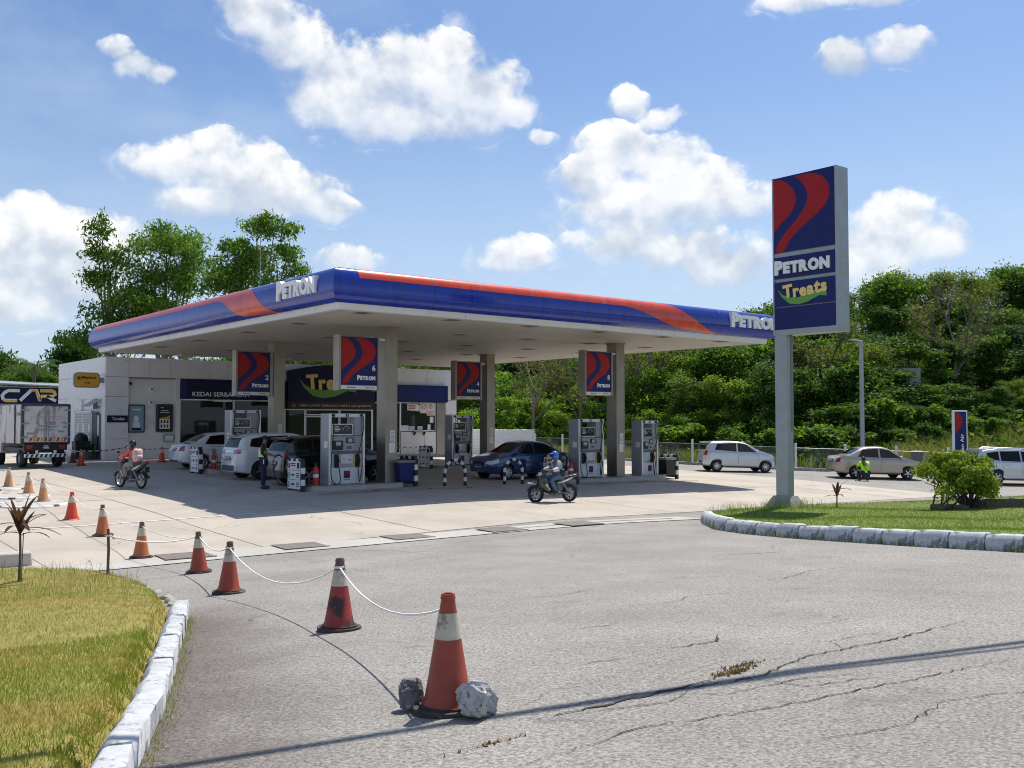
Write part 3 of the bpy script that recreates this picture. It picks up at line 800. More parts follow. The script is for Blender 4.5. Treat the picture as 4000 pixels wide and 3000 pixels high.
def flat_text(mb, body, M, W_=None, H_=None, ext=.006, bold=0., mi=0, align='LEFT', shear=0.):
    w, lo, hi = word(body, 1., bold, ext)
    sx = (W_ / (hi[0] - lo[0])) if W_ else None; sy = (H_ / (hi[1] - lo[1])) if H_ else None
    sx = sx or sy; sy = sy or sx
    dx = -lo[0] if align == 'LEFT' else -(lo[0] + hi[0]) / 2
    mb.add([M @ Vector(((v[0] + dx) * sx + shear * (v[1] - lo[1]) * sy, (v[1] - lo[1]) * sy, v[2])) for v in w.v], w.f, mi)
def wb(mb, name, mats, root, smooth=None, parent=None):
    """build world-space geometry under an unrotated root"""
    return mb.build(name, mats, parent or root, smooth, loc=None if parent else tuple(-c for c in root.location))

# ================================================================== canopy
CX0, CX1, CY0, CY1, CZ = -3.22, 16.35, -2.65, 19.6, 5.42
canopy = thing('station_canopy', 'wide flat forecourt canopy with blue and orange rounded fascia on steel columns', 'canopy', (6.1, 5.3, .05))
PROF = [(0.0, 6.60), (.16, 6.555), (.28, 6.42), (.35, 6.20), (.37, 5.97), (.335, 5.79), (.25, 5.66), (.12, 5.59)]
def catmull(P, n=4):
    P = [np.array(p_, float) for p_ in P]; Q = []
    for i in range(len(P) - 1):
        a, b, c, d = P[max(i - 1, 0)], P[i], P[i + 1], P[min(i + 2, len(P) - 1)]
        for k in range(n):
            s = k / n; Q.append(.5 * ((2 * b) + (-a + c) * s + (2 * a - 5 * b + 4 * c - d) * s * s + (-a + 3 * b - 3 * c + d) * s ** 3))
    Q.append(P[-1]); return Q
PF = np.array(catmull(PROF)); arc = np.concatenate([[0], np.cumsum(np.hypot(*np.diff(PF, axis=0).T))]); arc /= arc[-1]
def prof_at(tau, lift=0.):
    o, z = np.interp(tau, arc, PF[:, 0]), np.interp(tau, arc, PF[:, 1])
    e = .01; o2, z2 = np.interp(min(1, tau + e), arc, PF[:, 0]), np.interp(min(1, tau + e), arc, PF[:, 1]); o1, z1 = np.interp(max(0, tau - e), arc, PF[:, 0]), np.interp(max(0, tau - e), arc, PF[:, 1])
    tx, tz = o2 - o1, z2 - z1; l = math.hypot(tx, tz) or 1
    return o - tz / l * lift, z + tx / l * lift
def side_pt(side, s, o, z, lo, hi):
    """side: 0 front(-y) 1 left(-x) 2 right(+x) 3 back(+y); s runs along the side; the two ends are mitred"""
    if side in (0, 3):
        x = s
        if s <= CX0 + 1e-6: x = CX0 - o
        if s >= CX1 - 1e-6: x = CX1 + o
        return (x, CY0 - o if side == 0 else CY1 + o, z)
    y = s
    if s <= CY0 + 1e-6: y = CY0 - o
    if s >= CY1 - 1e-6: y = CY1 + o
    return (CX0 - o if side == 1 else CX1 + o, y, z)
seams = {0: [CX0, -.2, 1.2, 4.1, 7.1, 10.1, 13.1, CX1], 1: [CY0, .4, 3.2, 5.7, 8.2, 10.7, 13.0, 15.6, 17.7, CY1],
         2: [CY0, 3.2, 8.2, 13.0, CY1], 3: [CX0, 4.1, 10.1, CX1]}
for sd_, ss in seams.items():
    for a, b in zip(ss[:-1], ss[1:]):
        a2 = a if a == ss[0] else a + .004; b2 = b if b == ss[-1] else b - .004
        mb = MB()
        mb.grid([[side_pt(sd_, s_, *prof_at(tau), a, b) for tau in np.linspace(0, 1, 22)] for s_ in (a2, b2)])
        wb(mb, 'fascia_panel', MAT['petrol_blue'], canopy, 60)
        # white strip below the blue
        mb = MB()
        mb.grid([[side_pt(sd_, s_, o_, z_, a, b) for o_, z_ in ((.10, 5.60), (.02, 5.60), (.02, CZ), (-.12, CZ - .01))] for s_ in (a2, b2)])
        wb(mb, 'fascia_trim', MAT['trim_white'], canopy, 30)
def sst(a, b, x):
    q = min(1, max(0, (x - a) / (b - a))); return q * q * (3 - 2 * q)
def stripe(side, s0, s1, top, bot, cuts):
    for a, b in zip(cuts[:-1], cuts[1:]):
        n = max(2, int(abs(b - a) / .12)); rows = []
        for i in range(n + 1):
            s_ = a + (b - a) * i / n
            s_ = min(max(s_, min(a, b) + .004), max(a, b) - .004)
            t0, t1 = top(s_), bot(s_)
            rows.append([side_pt(side, s_, *prof_at(t0 + (t1 - t0) * k / 8, .006), 0, 0) for k in range(9)])
        mb = MB(); mb.grid(rows)
        wb(mb, 'fascia_stripe', MAT['orange_red'], canopy, 60)
stripe(0, -2.75, 13.35, lambda s: .10 + .86 * sst(9.6, 13.35, s), lambda s: .37 + .50 * sst(7.6, 11.2, s) + .10 * sst(10.5, 13.35, s), [-2.75, -.2, 1.2, 4.1, 7.1, 13.35])
stripe(1, .35, 19.4, lambda s: .04 + .93 * sst(3.4, .45, s), lambda s: .34 + .55 * sst(5.2, 2.9, s) + .09 * sst(2.9, .4, s), [.36, 3.2, 5.7, 8.2, 10.7, 13.0, 15.6, 17.7, 19.55])
brand(canopy, Matrix.Translation(-canopy.location) @ MXZ(13.62, CY0 - .30, 5.90), 3.02, .58, .14)
brand(canopy, Matrix.Translation(-canopy.location) @ MXZ(CX0 - .30, .42, 5.88, -R(90)), 2.45, .60, .14)
mb = MB(); mb.box(CX0 + .05, CX1 - .05, CY0 + .05, CY1 - .05, 6.40, 6.46)
wb(mb, 'roof', MAT['galv'], canopy)
mb = MB(); mb.box(CX0 + .02, CX1 - .02, CY0 + .02, CY1 - .02, CZ + .05, CZ + .08)
wb(mb, 'ceiling_void', MAT['dark_grey'], canopy)
nb = 64; bw = (CX1 - CX0) / nb
mb = MB(); mb.box(0, bw - .008, CY0 + .01, CY1 - .01, CZ, CZ + .03); bm_ = mb.mesh('soffit_board', MAT['soffit'])
for k in range(nb):
    o = obj('soffit_board', bm_, canopy, (CX0 + k * bw - canopy.location.x, -canopy.location.y, -canopy.location.z))
mb = MB(); mb.box(-.28, .28, -.28, .28, -.012, 0, 0)
mb.box(-.23, .23, -.23, .23, -.016, -.012, 1)
for k in range(5): mb.box(-.22, .22, -.2 + k * .09, -.18 + k * .09, -.022, -.014, 2)
lm_ = mb.mesh('soffit_light', [MAT['soffit'], MAT['dark_grey'], MAT['mid_grey']])
for lx in (-2.2, 1.0, 4.2, 7.4, 10.7, 14.0):
    for ly in (-2.2, 1.8, 5.7, 10.2, 14.5):
        if abs(lx - 1.) < .5 and 1 < ly < 2: continue
        obj('soffit_light', lm_, canopy, (lx - canopy.location.x, ly - canopy.location.y, CZ - .001 - canopy.location.z))
for (x, y) in ((.72, 1.12), (11.5, 1.12), (.76, 9.6), (11.47, 9.6)):
    z0 = g(x, y) + .1
    mb = MB(); mb.cbox((x, y, (z0 + CZ) / 2), (.46, .58, CZ - z0), bev=.012)
    c = wb(mb, 'column', MAT['steel'], canopy, 30)
    for cz_, cd_ in ((CZ - .02, (.52, .64, .05)), (z0 + 1.72, (.466, .586, .012)), (z0 + .03, (.50, .62, .1))):
        wb(MB().cbox((x, y, cz_), cd_), 'collar', MAT['steel'], canopy, 30)
    mb = MB(); zb = z0 + 1.02
    wb(MB().box(x - .09, x + .14, y - .2945, y - .291, zb, zb + .33), 'notice', MAT['paper'], canopy)
    mb.box(x - .06, x + .13, y - .2945, y - .291, zb + .36, zb + .74)
    for k in range(7): mb.box(x - .04, x + .10, y - .2965, y - .295, zb + .40 + k * .045, zb + .415 + k * .045, 1)
    wb(mb, 'notice', [MAT['paper'], MAT['mid_grey']], canopy)
for x in (.32, 5.2, 10.5):
    mb = MB(); mb.box(x - .33, x + .33, 17.9, 18.5, 5.3, CZ + .02); wb(mb, 'beam_stub', MAT['soffit'], canopy)
mb = MB(); mb.tube([(CX0 + 2.5, 8., 6.45), (CX0 + 2.5, 8., 9.3)], .012, 6); wb(mb, 'aerial', MAT['galv'], canopy)

# ---- numbered hanging signs beside the columns
def number_sign(num, x, y, label):
    t_ = thing('pump_number_sign', label, 'sign', (x, y, 3.28), group='numbered signs hung beside the canopy columns')
    w, h = 1.40, 1.74
    MB().cbox((0, .16, h / 2), (w + .02, .28, h), bev=.01).build('sign_case', MAT['steel'], t_, 30)
    MB().box(-w / 2 - .055, -w / 2 + .02, -.02, .35, -.03, h + .03).build('edge_rail', MAT['steel'], t_); MB().box(w / 2 - .02, w / 2 + .055, -.02, .35, -.03, h + .03).build('edge_rail', MAT['steel'], t_)
    pnl = MB().box(-w / 2 + .03, w / 2 - .03, .008, .02, .15, h - .03).build('face_panel', MAT['sign_blue'], t_)
    mb = MB(); logo(mb, MXZ(-w / 2 + .05, .008, .20), w * .93, h - .26, .003); mb.build('emblem', MAT['sign_red'], pnl)
    mb = MB(); flat_text(mb, num, MXZ(w / 2 - .15, .006, .62), None, .20, .004, .025, align='CENTER'); mb.build('numeral', MAT['letter_white'], pnl)
    brand(t_, MXZ(w / 2 - .77, .006, .31), .68, .165, .004)
    mb = MB(); mb.box(-w / 2 + .03, w / 2 - .03, .004, .018, 0.01, .13)
    for q in (-.38, .32):
        mb.box(q - .06, q, .001, .004, .04, .10, 1); mb.box(q + .02, q + .24, .001, .004, .055, .085, 1)
    mb.build('grade_strip', [MAT['paper'], MAT['mid_grey']], t_)
    MB().box(w / 2 + .05, w / 2 + .42, .12, .22, h - .1, h - .02).build('bracket', MAT['alu'], t_)
number_sign('6', -.57, .75, 'blue and red hanging sign numbered 6, the largest of the four')
number_sign('2', -.34, 9.3, 'blue and red hanging sign numbered 2 before the convenience store')
number_sign('8', 10.2, .75, 'blue and red hanging sign numbered 8 with scuffed emblem')
number_sign('4', 10.15, 9.3, 'dim blue and red hanging sign numbered 4 at the rear column')

# ================================================================== islands, dispensers, guards
def island(x0, x1, yc, label, w=1.35):
    xc = (x0 + x1) / 2; z = g(xc, yc)
    t_ = thing('pump_island', label, 'pump island', (xc, yc, z), group='concrete pump islands')
    L = x1 - x0
    body = rounded(L, w, .5, 8); MB().prism(body, 'z', -.15, .13).build('plinth', MAT['concrete'], t_, 40)
    MB().prism(rounded(L + .04, w + .04, .5, 8), 'z', .13, .155).build('edging', MAT['steel'], t_, 40)
island(-2.4, 1.15, 1.08, 'concrete pump island nearest the camera, under the column of sign 6')
island(8.3, 14.0, 1.08, 'long concrete pump island carrying two dispensers behind the blue-helmeted rider')
island(-2.3, 1.25, 9.6, 'concrete pump island between the white sedan and the white SUV')
island(8.3, 12.9, 9.6, 'concrete pump island behind the blue sedan')

def hose(mb, pts, r=.018):
    Q = catmull(pts, 5); mb.tube([tuple(q) for q in Q], r, 6)
def dispenser(num, x, y, w, label, narrow=False):
    z = g(x, y) + .15
    t_ = thing('fuel_dispenser', label, 'fuel dispenser', (x, y, z), group='grey and white fuel dispensers')
    H, D = 2.26, .60; hw = w / 2; F = -D / 2
    MB().box(-hw, -hw + .07, F + .03, -F - .03, 0, H).build('side_panel', MAT['pump_grey'], t_)
    MB().box(hw - .07, hw, F + .03, -F - .03, 0, H).build('side_panel', MAT['pump_grey'], t_)
    mb = MB()
    for sx in (-1, 1): mb.cbox((sx * (hw - .042), F + .012, H / 2), (.085, .05, H), bev=.008)
    mb.build('frame_post', MAT['alu'], t_, 30)
    MB().cbox((0, 0, H - .06), (w - .004, D - .03, .12), bev=.01).build('top_bar', MAT['pump_white'], t_, 30)
    mb = MB(); mb.box(-.05, .05, F - .004, F + .02, H - .10, H - .02); mb.build('number_plaque', MAT['black'], t_)
    mb = MB(); flat_text(mb, num, MXZ(0, F - .004, H - .085), None, .05, .003, .02, align='CENTER'); mb.build('numeral', MAT['letter_white'], t_)
    mb = MB()
    for sx in (-1, 1): mb.lathe([(.045, 0), (.045, .06)], 14, (sx * (hw - .14), F - .04, H - .055), 'y')
    mb.build('hose_pulley', MAT['black'], t_)
    iw = w - .17
    # upper: open frame on one side, grey cabinet on the other
    MB().box(hw - .085 - iw * .24, hw - .085, F + .05, -F - .05, 1.53, H - .12).build('upper_cabinet', MAT['pump_grey'], t_)
    ax0, ax1 = -hw + .12, -hw + .12 + iw * .66
    MB().box(ax0, ax1, F + .02, F + .09, 1.57, 1.93).build('advert_frame', MAT['alu'], t_)
    ad = MB().box(ax0 + .025, ax1 - .025, F + .012, F + .02, 1.60, 1.905).build('advert_panel', MAT['screen'], t_)
    mb = MB(); cxm = ax0 + (ax1 - ax0) * .68
    arc_ = [(cxm + .12 * math.cos(R(a)), F + .010, 1.745 + .10 * math.sin(R(a))) for a in range(10, 191, 15)]
    mb.tube(arc_, .006, 4); mb.tube([(cxm, F + .010, 1.72), (cxm + .06, F + .010, 1.79)], .005, 4)
    for k, (a, b) in enumerate(((.10, .30), (.08, .34), (.12, .40), (.12, .30))):
        mb.box(ax0 + (ax1 - ax0) * a, ax0 + (ax1 - ax0) * b, F + .008, F + .012, 1.83 - k * .045, 1.85 - k * .045)
    mb.build('advert_print', MAT['paper'], ad)
    MB().box(-hw + .08, hw - .08, F + .01, F + .08, 1.535, 1.56).build('shelf', MAT['pump_dark'], t_)
    MB().box(-hw + .075, hw - .075, F + .03, -F - .03, 1.07, 1.53).build('console', MAT['pump_grey'], t_)
    mb = MB(); mb.cbox((-hw + .12 + iw * .17, F + .005, 1.25), (iw * .33, .06, .29), bev=.02); tm = mb.build('payment_terminal', MAT['black'], t_, 30)
    MB().box(-hw + .12 + iw * .10, -hw + .12 + iw * .26, F - .028, F - .024, 1.24, 1.36).build('terminal_screen', MAT['lcd'], tm)
    mb = MB(); mb.box(-hw + .10 + iw * .46, -hw + .10 + iw * .75, F + .02, F + .03, 1.31, 1.49); dp = mb.build('price_display', MAT['screen'], t_)
    mb = MB(); mb.box(-hw + .10 + iw * .53, -hw + .10 + iw * .65, F + .015, F + .02, 1.34, 1.46)
    for k in range(3): mb.box(-hw + .10 + iw * .67, -hw + .10 + iw * .73, F + .015, F + .02, 1.35 + k * .045, 1.375 + k * .045)
    mb.build('readout', MAT['lcd'], dp)
    MB().box(-hw + .10 + iw * .50, -hw + .10 + iw * .64, F + .02, F + .03, 1.12, 1.22).build('keypad', MAT['pump_dark'], t_)
    MB().box(-hw + .075, hw - .075, F + .05, -F - .05, .97, 1.07).build('recess', MAT['pump_dark'], t_)
    MB().box(-hw + .085, hw - .085, F + .04, -F - .04, .53, .97).build('nozzle_panel', MAT['pump_grey'], t_)
    mb = MB(); mb.box(-hw + .09, -hw + .09 + iw * .28, F + .034, F + .04, .54, .95); mb.build('blue_decal', MAT['decal_blue'], t_)
    mb = MB(); mb.box(hw - .09 - iw * .33, hw - .09, F + .034, F + .04, .54, .95); mb.build('yellow_decal', MAT['decal_yellow'], t_)
    mb = MB(); mb.box(-.20, .0, F + .028, F + .034, .66, .95); mb.box(.01, .21, F + .028, F + .034, .66, .95)
    for k in range(6):
        mb.box(-.17, -.03, F + .025, F + .028, .70 + k * .04, .71 + k * .04, 1); mb.box(.03, .19, F + .025, F + .028, .70 + k * .04, .715 + k * .04, 1)
    mb.build('notice', [MAT['paper'], MAT['mid_grey']], t_)
    MB().box(-hw + .085, hw - .085, F + .02, -F - .02, .02, .53).build('lower_door', MAT['pump_white'], t_)
    pb = MB().box(-.11, .11, F + .012, F + .02, .20, .43).build('emblem_plate', MAT['sign_blue'], t_)
    mb = MB(); logo(mb, MXZ(-.10, F + .012, .21), .20, .21, .003); mb.build('emblem', MAT['sign_red'], pb)
    if not narrow:
        mb = MB(); flat_text(mb, 'PETRON', MXZ(0, F + .02, .13), .22, .045, .004, .02, align='CENTER'); mb.build('lettering', MAT['navy'], t_)
    for sx in ((-1, 1) if not narrow else (1,)):
        nx_ = sx * (hw - .27) if not narrow else .12
        mb = MB(); mb.cbox((nx_, F - .0, .75), (.15, .10, .42), bev=.03); mb.build('nozzle_holster', MAT['black'], t_, 40)
        mb = MB(); mb.tube([(nx_ + .01, F - .06, .60), (nx_ + .02, F - .10, .78), (nx_ - .01, F - .07, .90)], [.025, .035, .02], 8); mb.build('nozzle', MAT['rubber'], t_, 40)
        mb = MB(); px_ = sx * (hw - .14)
        if sx < 0:
            hose(mb, [(px_, F - .05, H - .08), (px_ - .04, F - .07, 1.5), (px_ - .11, F - .09, .8), (px_ - .11, F - .10, .25), (px_ + .03, F - .11, .03), (px_ + .20, F - .11, .08), (nx_ + .06, F - .10, .40), (nx_ + .02, F - .08, .62)])
        else:
            hose(mb, [(px_ + .04, F - .05, H - .08), (px_ + .05, F - .07, 1.85), (px_ - .04, F - .09, 1.4), (nx_ - .02, F - .09, .92), (nx_ - .03, F - .10, .5), (nx_ + .02, F - .10, .06), (nx_ + .07, F - .10, .3), (nx_ + .13, F - .09, .60)])
        mb.build('hose', MAT['rubber'], t_, 60)
    mb = MB(); mb.box(-hw - .006, -hw, F + .1, F + .34, 1.16, 1.38); mb.build('sticker', MAT['paper'], t_)
dispenser('6', -1.02, 1.0, 1.30, 'grey and white fuel dispenser 6 with two black hoses, nearest')
dispenser('8', 9.74, 1.0, 1.34, 'fuel dispenser 8 beside the front right-hand column')
dispenser('10', 13.05, 1.0, .98, 'narrow single-hose fuel dispenser 10 at the open end of its island', True)
dispenser('2', -.70, 9.5, 1.24, 'fuel dispenser 2 between the white sedan and white SUV')
dispenser('4', 9.75, 9.5, 1.18, 'fuel dispenser 4 behind the blue sedan')

def guard(x, y, label, face=-1, poster=0, w=.85):
    """black and white banded end guard of an island; face -1 looks to -x"""
    z = g(x, y)
    t_ = thing('island_guard', label, 'barrier', (x, y, z), 0 if face < 0 else math.pi, group='banded end guards of the pump islands')
    for sy in (-1, 1):
        mb = MB(); n = 5; hh = .92
        for k in range(n): mb.cbox((0, sy * w / 2, (k + .5) * hh / n), (.13, .10, hh / n), k % 2)
        mb.build('banded_post', [MAT['black'], MAT['white_paint']], t_)
    mb = MB(); n = 5
    for k in range(n): mb.cbox((0, -w / 2 + (k + .5) * w / n, .965), (.13, w / n, .10), k % 2)
    mb.build('banded_rail', [MAT['black'], MAT['white_paint']], t_)
    MB().box(-.075, -.06, -w / 2 + .0, w / 2 - .0, .06, .93).build('backing_board', MAT['mid_grey'], t_)
    if poster:
        for k in range(3):
            z1 = .93 - k * .29
            p_ = MB().box(-.09, -.075, -w / 2 + .02, w / 2 - .02, z1 - .275, z1).build('poster', MAT['paper'], t_)
            mb = MB()
            if k == 0:
                mb.box(-.094, -.09, -w / 2 + .05, -w / 2 + .20, z1 - .22, z1 - .04, 0)
                for q in range(2): mb.box(-.094, -.09, -.12, .2, z1 - .09 - q * .06, z1 - .06 - q * .06, 0)
                mb.box(-.094, -.09, w / 2 - .17, w / 2 - .06, z1 - .22, z1 - .06, 1)
            else:
                mb.box(-.094, -.09, w / 2 - .14, w / 2 - .08, z1 - .23, z1 - .05, 0)
                mb.box(-.094, -.09, -.05, .16, z1 - .16, z1 - .11, 0)
                for q in range(3): mb.box(-.094, -.09, -w / 2 + .08, -w / 2 + .24, z1 - .21 + q * .055, z1 - .18 + q * .055, poster - 1)
            mb.build('poster_print', [MAT['navy'], MAT['red']], p_)
    return t_
guard(-2.62, 1.05, 'banded guard with blue and white posters at the end of island 6', -1, 1)
guard(-2.5, 9.6, 'banded guard with posters behind the white sedan tail', -1, 1)
guard(8.05, 1.05, 'banded guard with posters behind the blue-helmeted rider', -1, 2)
guard(8.0, 9.6, 'banded guard with faded posters beside dispenser 4', -1, 1)
guard(1.52, 1.02, 'banded guard behind the blue bin beside the column of sign 6', 1, 0)
guard(14.55, 1.02, 'banded guard behind the black bin at the far end of island 8', 1, 0)
def bin_(x, y, mat, label, w=.62):
    t_ = thing('litter_bin', label, 'bin', (x, y, g(x, y) + .18), group='forecourt bins')
    mb = MB(); mb.prism([(-.24, 0), (.24, 0), (.30, .62), (-.30, .62)], 'y', -w / 2 + .02, w / 2 - .02)
    mb.build('tub', MAT[mat], t_, 30)
    MB().cbox((0, 0, .66), (.66, w + .04, .09), bev=.02).build('lid', MAT['mid_grey'], t_, 30)
    mb = MB(); mb.tube([(-.2, -.1, .70), (.1, 0, .78), (.25, .1, .88)], .012, 6); mb.build('squeegee', MAT['black'], t_)
bin_(1.12, .80, 'sign_blue', 'blue bin hung beside the column of sign 6')
bin_(14.15, .85, 'black', 'black bin beside dispenser 10')
def extinguisher(x, y, label):
    t_ = thing('fire_extinguisher', label, 'extinguisher', (x, y, g(x, y) + .155), group='red fire extinguishers')
    MB().lathe([(.0, 0), (.09, 0), (.095, .03), (.095, .48), (.07, .56), (.03, .60), (.03, .63), (0, .63)], 16, caps=False).build('cylinder', MAT['red'], t_, 40)
    MB().lathe([(.0965, .27), (.0965, .37)], 16, caps=False).build('label_band', MAT['paper'], t_, 40)
    mb = MB(); mb.cbox((0, 0, .66), (.10, .04, .05)); mb.tube([(-.08, 0, .70), (.10, 0, .72)], .012, 6); hose(mb, [(.05, 0, .64), (.13, 0, .5), (.12, 0, .25)], .012); mb.build('valve', MAT['black'], t_)
extinguisher(-2.12, .72, 'red fire extinguisher beside dispenser 6')
extinguisher(-1.95, 9.25, 'red fire extinguisher beside dispenser 2')
extinguisher(8.62, .66, 'red fire extinguisher beside dispenser 8')
def hoop(x, y, w, label, rz=0):
    t_ = thing('hoop_barrier', label, 'barrier', (x, y, g(x, y)), rz, group='banded hoop barriers')
    r = w / 2; pts = [(-r, 0, 0), (-r, 0, .45)] + [(-r * math.cos(R(a)), 0, .45 + .45 * math.sin(R(a))) for a in range(15, 180, 15)] + [(r, 0, .45), (r, 0, 0)]
    P = [Vector(p_) for p_ in pts]; L = [0]
    for a, b in zip(P[:-1], P[1:]): L.append(L[-1] + (b - a).length)
    tot = L[-1]; n = 15
    def at(s): 
        i = max(0, min(len(L) - 2, int(np.searchsorted(L, s)) - 1)); return P[i].lerp(P[i + 1], (s - L[i]) / (L[i + 1] - L[i]))
    mb = MB()
    for k in range(n):
        mb.tube([at(tot * (k + q / 4) / n) for q in range(5)], .055, 10, k % 2, caps=False)
    mb.build('banded_tube', [MAT['black'], MAT['white_paint']], t_, 50)
    mb = MB(); mb.lathe([(.09, 0), (.09, .015), (0, .015)], 12, (-r, 0, 0)); mb.lathe([(.09, 0), (.09, .015), (0, .015)], 12, (r, 0, 0)); mb.build('foot_plate', MAT['black'], t_)
hoop(3.05, .45, .86, 'banded hoop barrier nearer the column of sign 6')
hoop(5.72, .55, .82, 'banded hoop barrier in front of the blue sedan front wheel')

# ================================================================== convenience store
SY = 20.15; SZ = .42
shop = thing('convenience_store', 'white panelled petrol station store with dark blue sign band and glass front', 'building', (-2.75, SY, SZ))
def sp(name, mat, *boxes, smooth=None, parent=None):
    mb = MB()
    for b in boxes: mb.box(*b)
    return wb(mb, name, MAT[mat] if isinstance(mat, str) else mat, shop, smooth, parent)
PX0, PX1 = -2.75, 17.28
xsn = [PX0, -1.7, -.72, .26, 1.24, 2.22, 3.2, 4.2, 5.2, 6.2, 7.2, 8.2, 9.2, 10.2, 11.2, 12.2, 13.2, 14.2, 15.2, 16.3, PX1]
for a, b in zip(xsn[:-1], xsn[1:]):
    sp('cladding_panel', 'white_panel', (a + .006, b - .006, SY, SY + .1, 4.36, 5.28))
sp('parapet_core', 'mid_grey', (PX0 + .03, PX1 - .03, SY + .1, SY + .16, 4.3, 5.24))
for z0, z1 in ((.40, 1.45), (1.46, 2.54), (2.55, 3.42), (3.43, 4.35)):
    sp('cladding_panel', 'white_panel', (PX0, -1.70, SY, SY + .12, z0, z1 - .008))
sp('recess_wall', 'white_panel', (-1.70, .75, SY + .22, SY + .34, .40, 4.40))
sp('pier', 'white_panel', (.56, .76, SY + .02, SY + .22, .40, 4.35))
yl = [SY + .13, 24.0, 28.2]
for a, b in zip(yl[:-1], yl[1:]):
    sp('cladding_panel', 'white_panel', (PX0, PX0 + .12, a + .006, b - .006, 4.45, 5.28))
for a, b, z0, z1 in ((SY + .13, 20.7, .4, 3.35), (20.7, 21.3, 3.0, 4.43), (SY + .13, 20.69, 3.37, 4.43), (21.31, 24., 3.35, 4.43), (25.1, 26.4, .4, 4.43), (24., 25.09, 2.8, 4.43), (26.42, 28.2, 2.4, 3.4), (26.42, 28.2, 3.41, 4.43), (26.42, 28.2, .4, 2.39)):
    sp('cladding_panel', 'white_panel', (PX0 + .002, PX0 + .12, a, b, z0, z1))
sp('left_core', 'white_paint', (PX0 + .13, PX0 + .2, SY + .35, 28.1, .3, 5.2))
sp('back_wall', 'white_panel', (PX0 + .2, PX1, 28.0, 28.2, .2, 5.2))
sp('end_wall', 'white_panel', (16.5, PX1, SY + .01, SY + .13, .2, 2.68), (16.5, PX1, SY + .01, SY + .13, 2.70, 3.5), (16.5, PX1, SY + .01, SY + .13, 3.52, 4.35))
sp('end_core', 'white_panel', (PX1 - .15, PX1, SY + .14, 28, .2, 5.2))
sp('roof', 'galv', (PX0 + .2, PX1 - .15, SY + .17, 28, 5.0, 5.08))
sp('floor', 'shop_floor', (PX0 + .2, PX1 - .15, SY + .10, 28, .2, .46))
sp('ceiling', 'white_paint', (PX0 + .2, PX1 - .15, SY + .36, 27.9, 3.45, 3.5))
# sign band
sp('sign_band_end', 'sign_blue', (.78, 1.06, SY - .06, SY + .2, 3.37, 4.33))
sp('sign_band', 'navy', (1.07, 6.34, SY - .08, SY + .2, 3.37, 4.33))
bb = sp('sign_band', 'sign_blue', (11.62, 16.48, SY - .25, SY + .2, 3.38, 4.34))
mb = MB(); flat_text(mb, 'KEDAI SERBANEKA', MXZ(1.33, SY - .08, 3.50), 2.95, .22, .02, .01); wb(mb, 'lettering', MAT['letter_white'], shop)
# arched board
arch = [(6.35, 3.32), (11.6, 3.32), (11.6, 4.92)] + [(11.6 - 5.25 * k / 14, 4.92 + .36 * math.sin(math.pi * k / 14)) for k in range(1, 14)] + [(6.35, 4.92)]
mb = MB(); mb.prism(arch, 'y', SY - .22, SY + .05); wb(mb, 'arched_board', MAT['navy'], shop)
def treats(parent, M, W_, ym='treats_yellow', gm='treats_green', ext=.04):
    sw = [(0, .20), (.10, .10), (.25, .035), (.42, .02), (.6, .06), (.8, .13), (.97, .12), (1.0, .06), (1.0, .0), (.85, .02), (.62, -.07), (.42, -.10), (.24, -.07), (.08, .06)]
    n = len(sw); mb = MB()
    mb.add([M @ Vector((u * W_, v * W_, 0)) for u, v in sw] + [M @ Vector((u * W_, v * W_, ext * .5)) for u, v in sw], [tuple(range(n, 2 * n)), tuple(range(n))[::-1]] + [(i, (i + 1) % n, n + (i + 1) % n, n + i) for i in range(n)])
    mb.build('swoosh', MAT[gm], parent, loc=None)
    x = .13
    for i, (ch, s, dy, rot) in enumerate((('T', .30, .00, .10), ('r', .29, .0, .06), ('e', .29, .005, .05), ('a', .29, .02, .05), ('t', .32, .03, .06), ('s', .29, .045, .08))):
        w, lo, hi = word(ch, s, .014, ext)
        out = MB(); Rm = Matrix.Rotation(rot, 4, 'Z')
        out.add([M @ (Matrix.Translation((x * W_, (.04 + dy) * W_, ext * .5)) @ Rm @ Vector(((v[0] - lo[0]) * W_, v[1] * W_, v[2]))) for v in w.v], w.f)
        out.build('letter', MAT[ym], parent)
        x += (hi[0] - lo[0]) + .004
treats(shop, Matrix.Translation(-shop.location) @ MXZ(6.95, SY - .23, 3.85), 3.4, ext=.06)
tl_ = sp('slogan_board', 'black', (6.36, 11.59, SY - .20, SY + .05, 2.94, 3.317))
mb = MB(); flat_text(mb, 'LEBIH JIMAT DENGAN MATA GANJARAN.', MXZ(7.0, SY - .20, 3.03), 4.35, .14, .006, .0)
wb(mb, 'lettering', MAT['treats_yellow'], shop)
mb = MB(); mb.blob((6.68, SY - .205, 3.10), (.16, .01, .11), 8, 5); wb(mb, 'slogan_picture', MAT['brown_stripe'], shop)
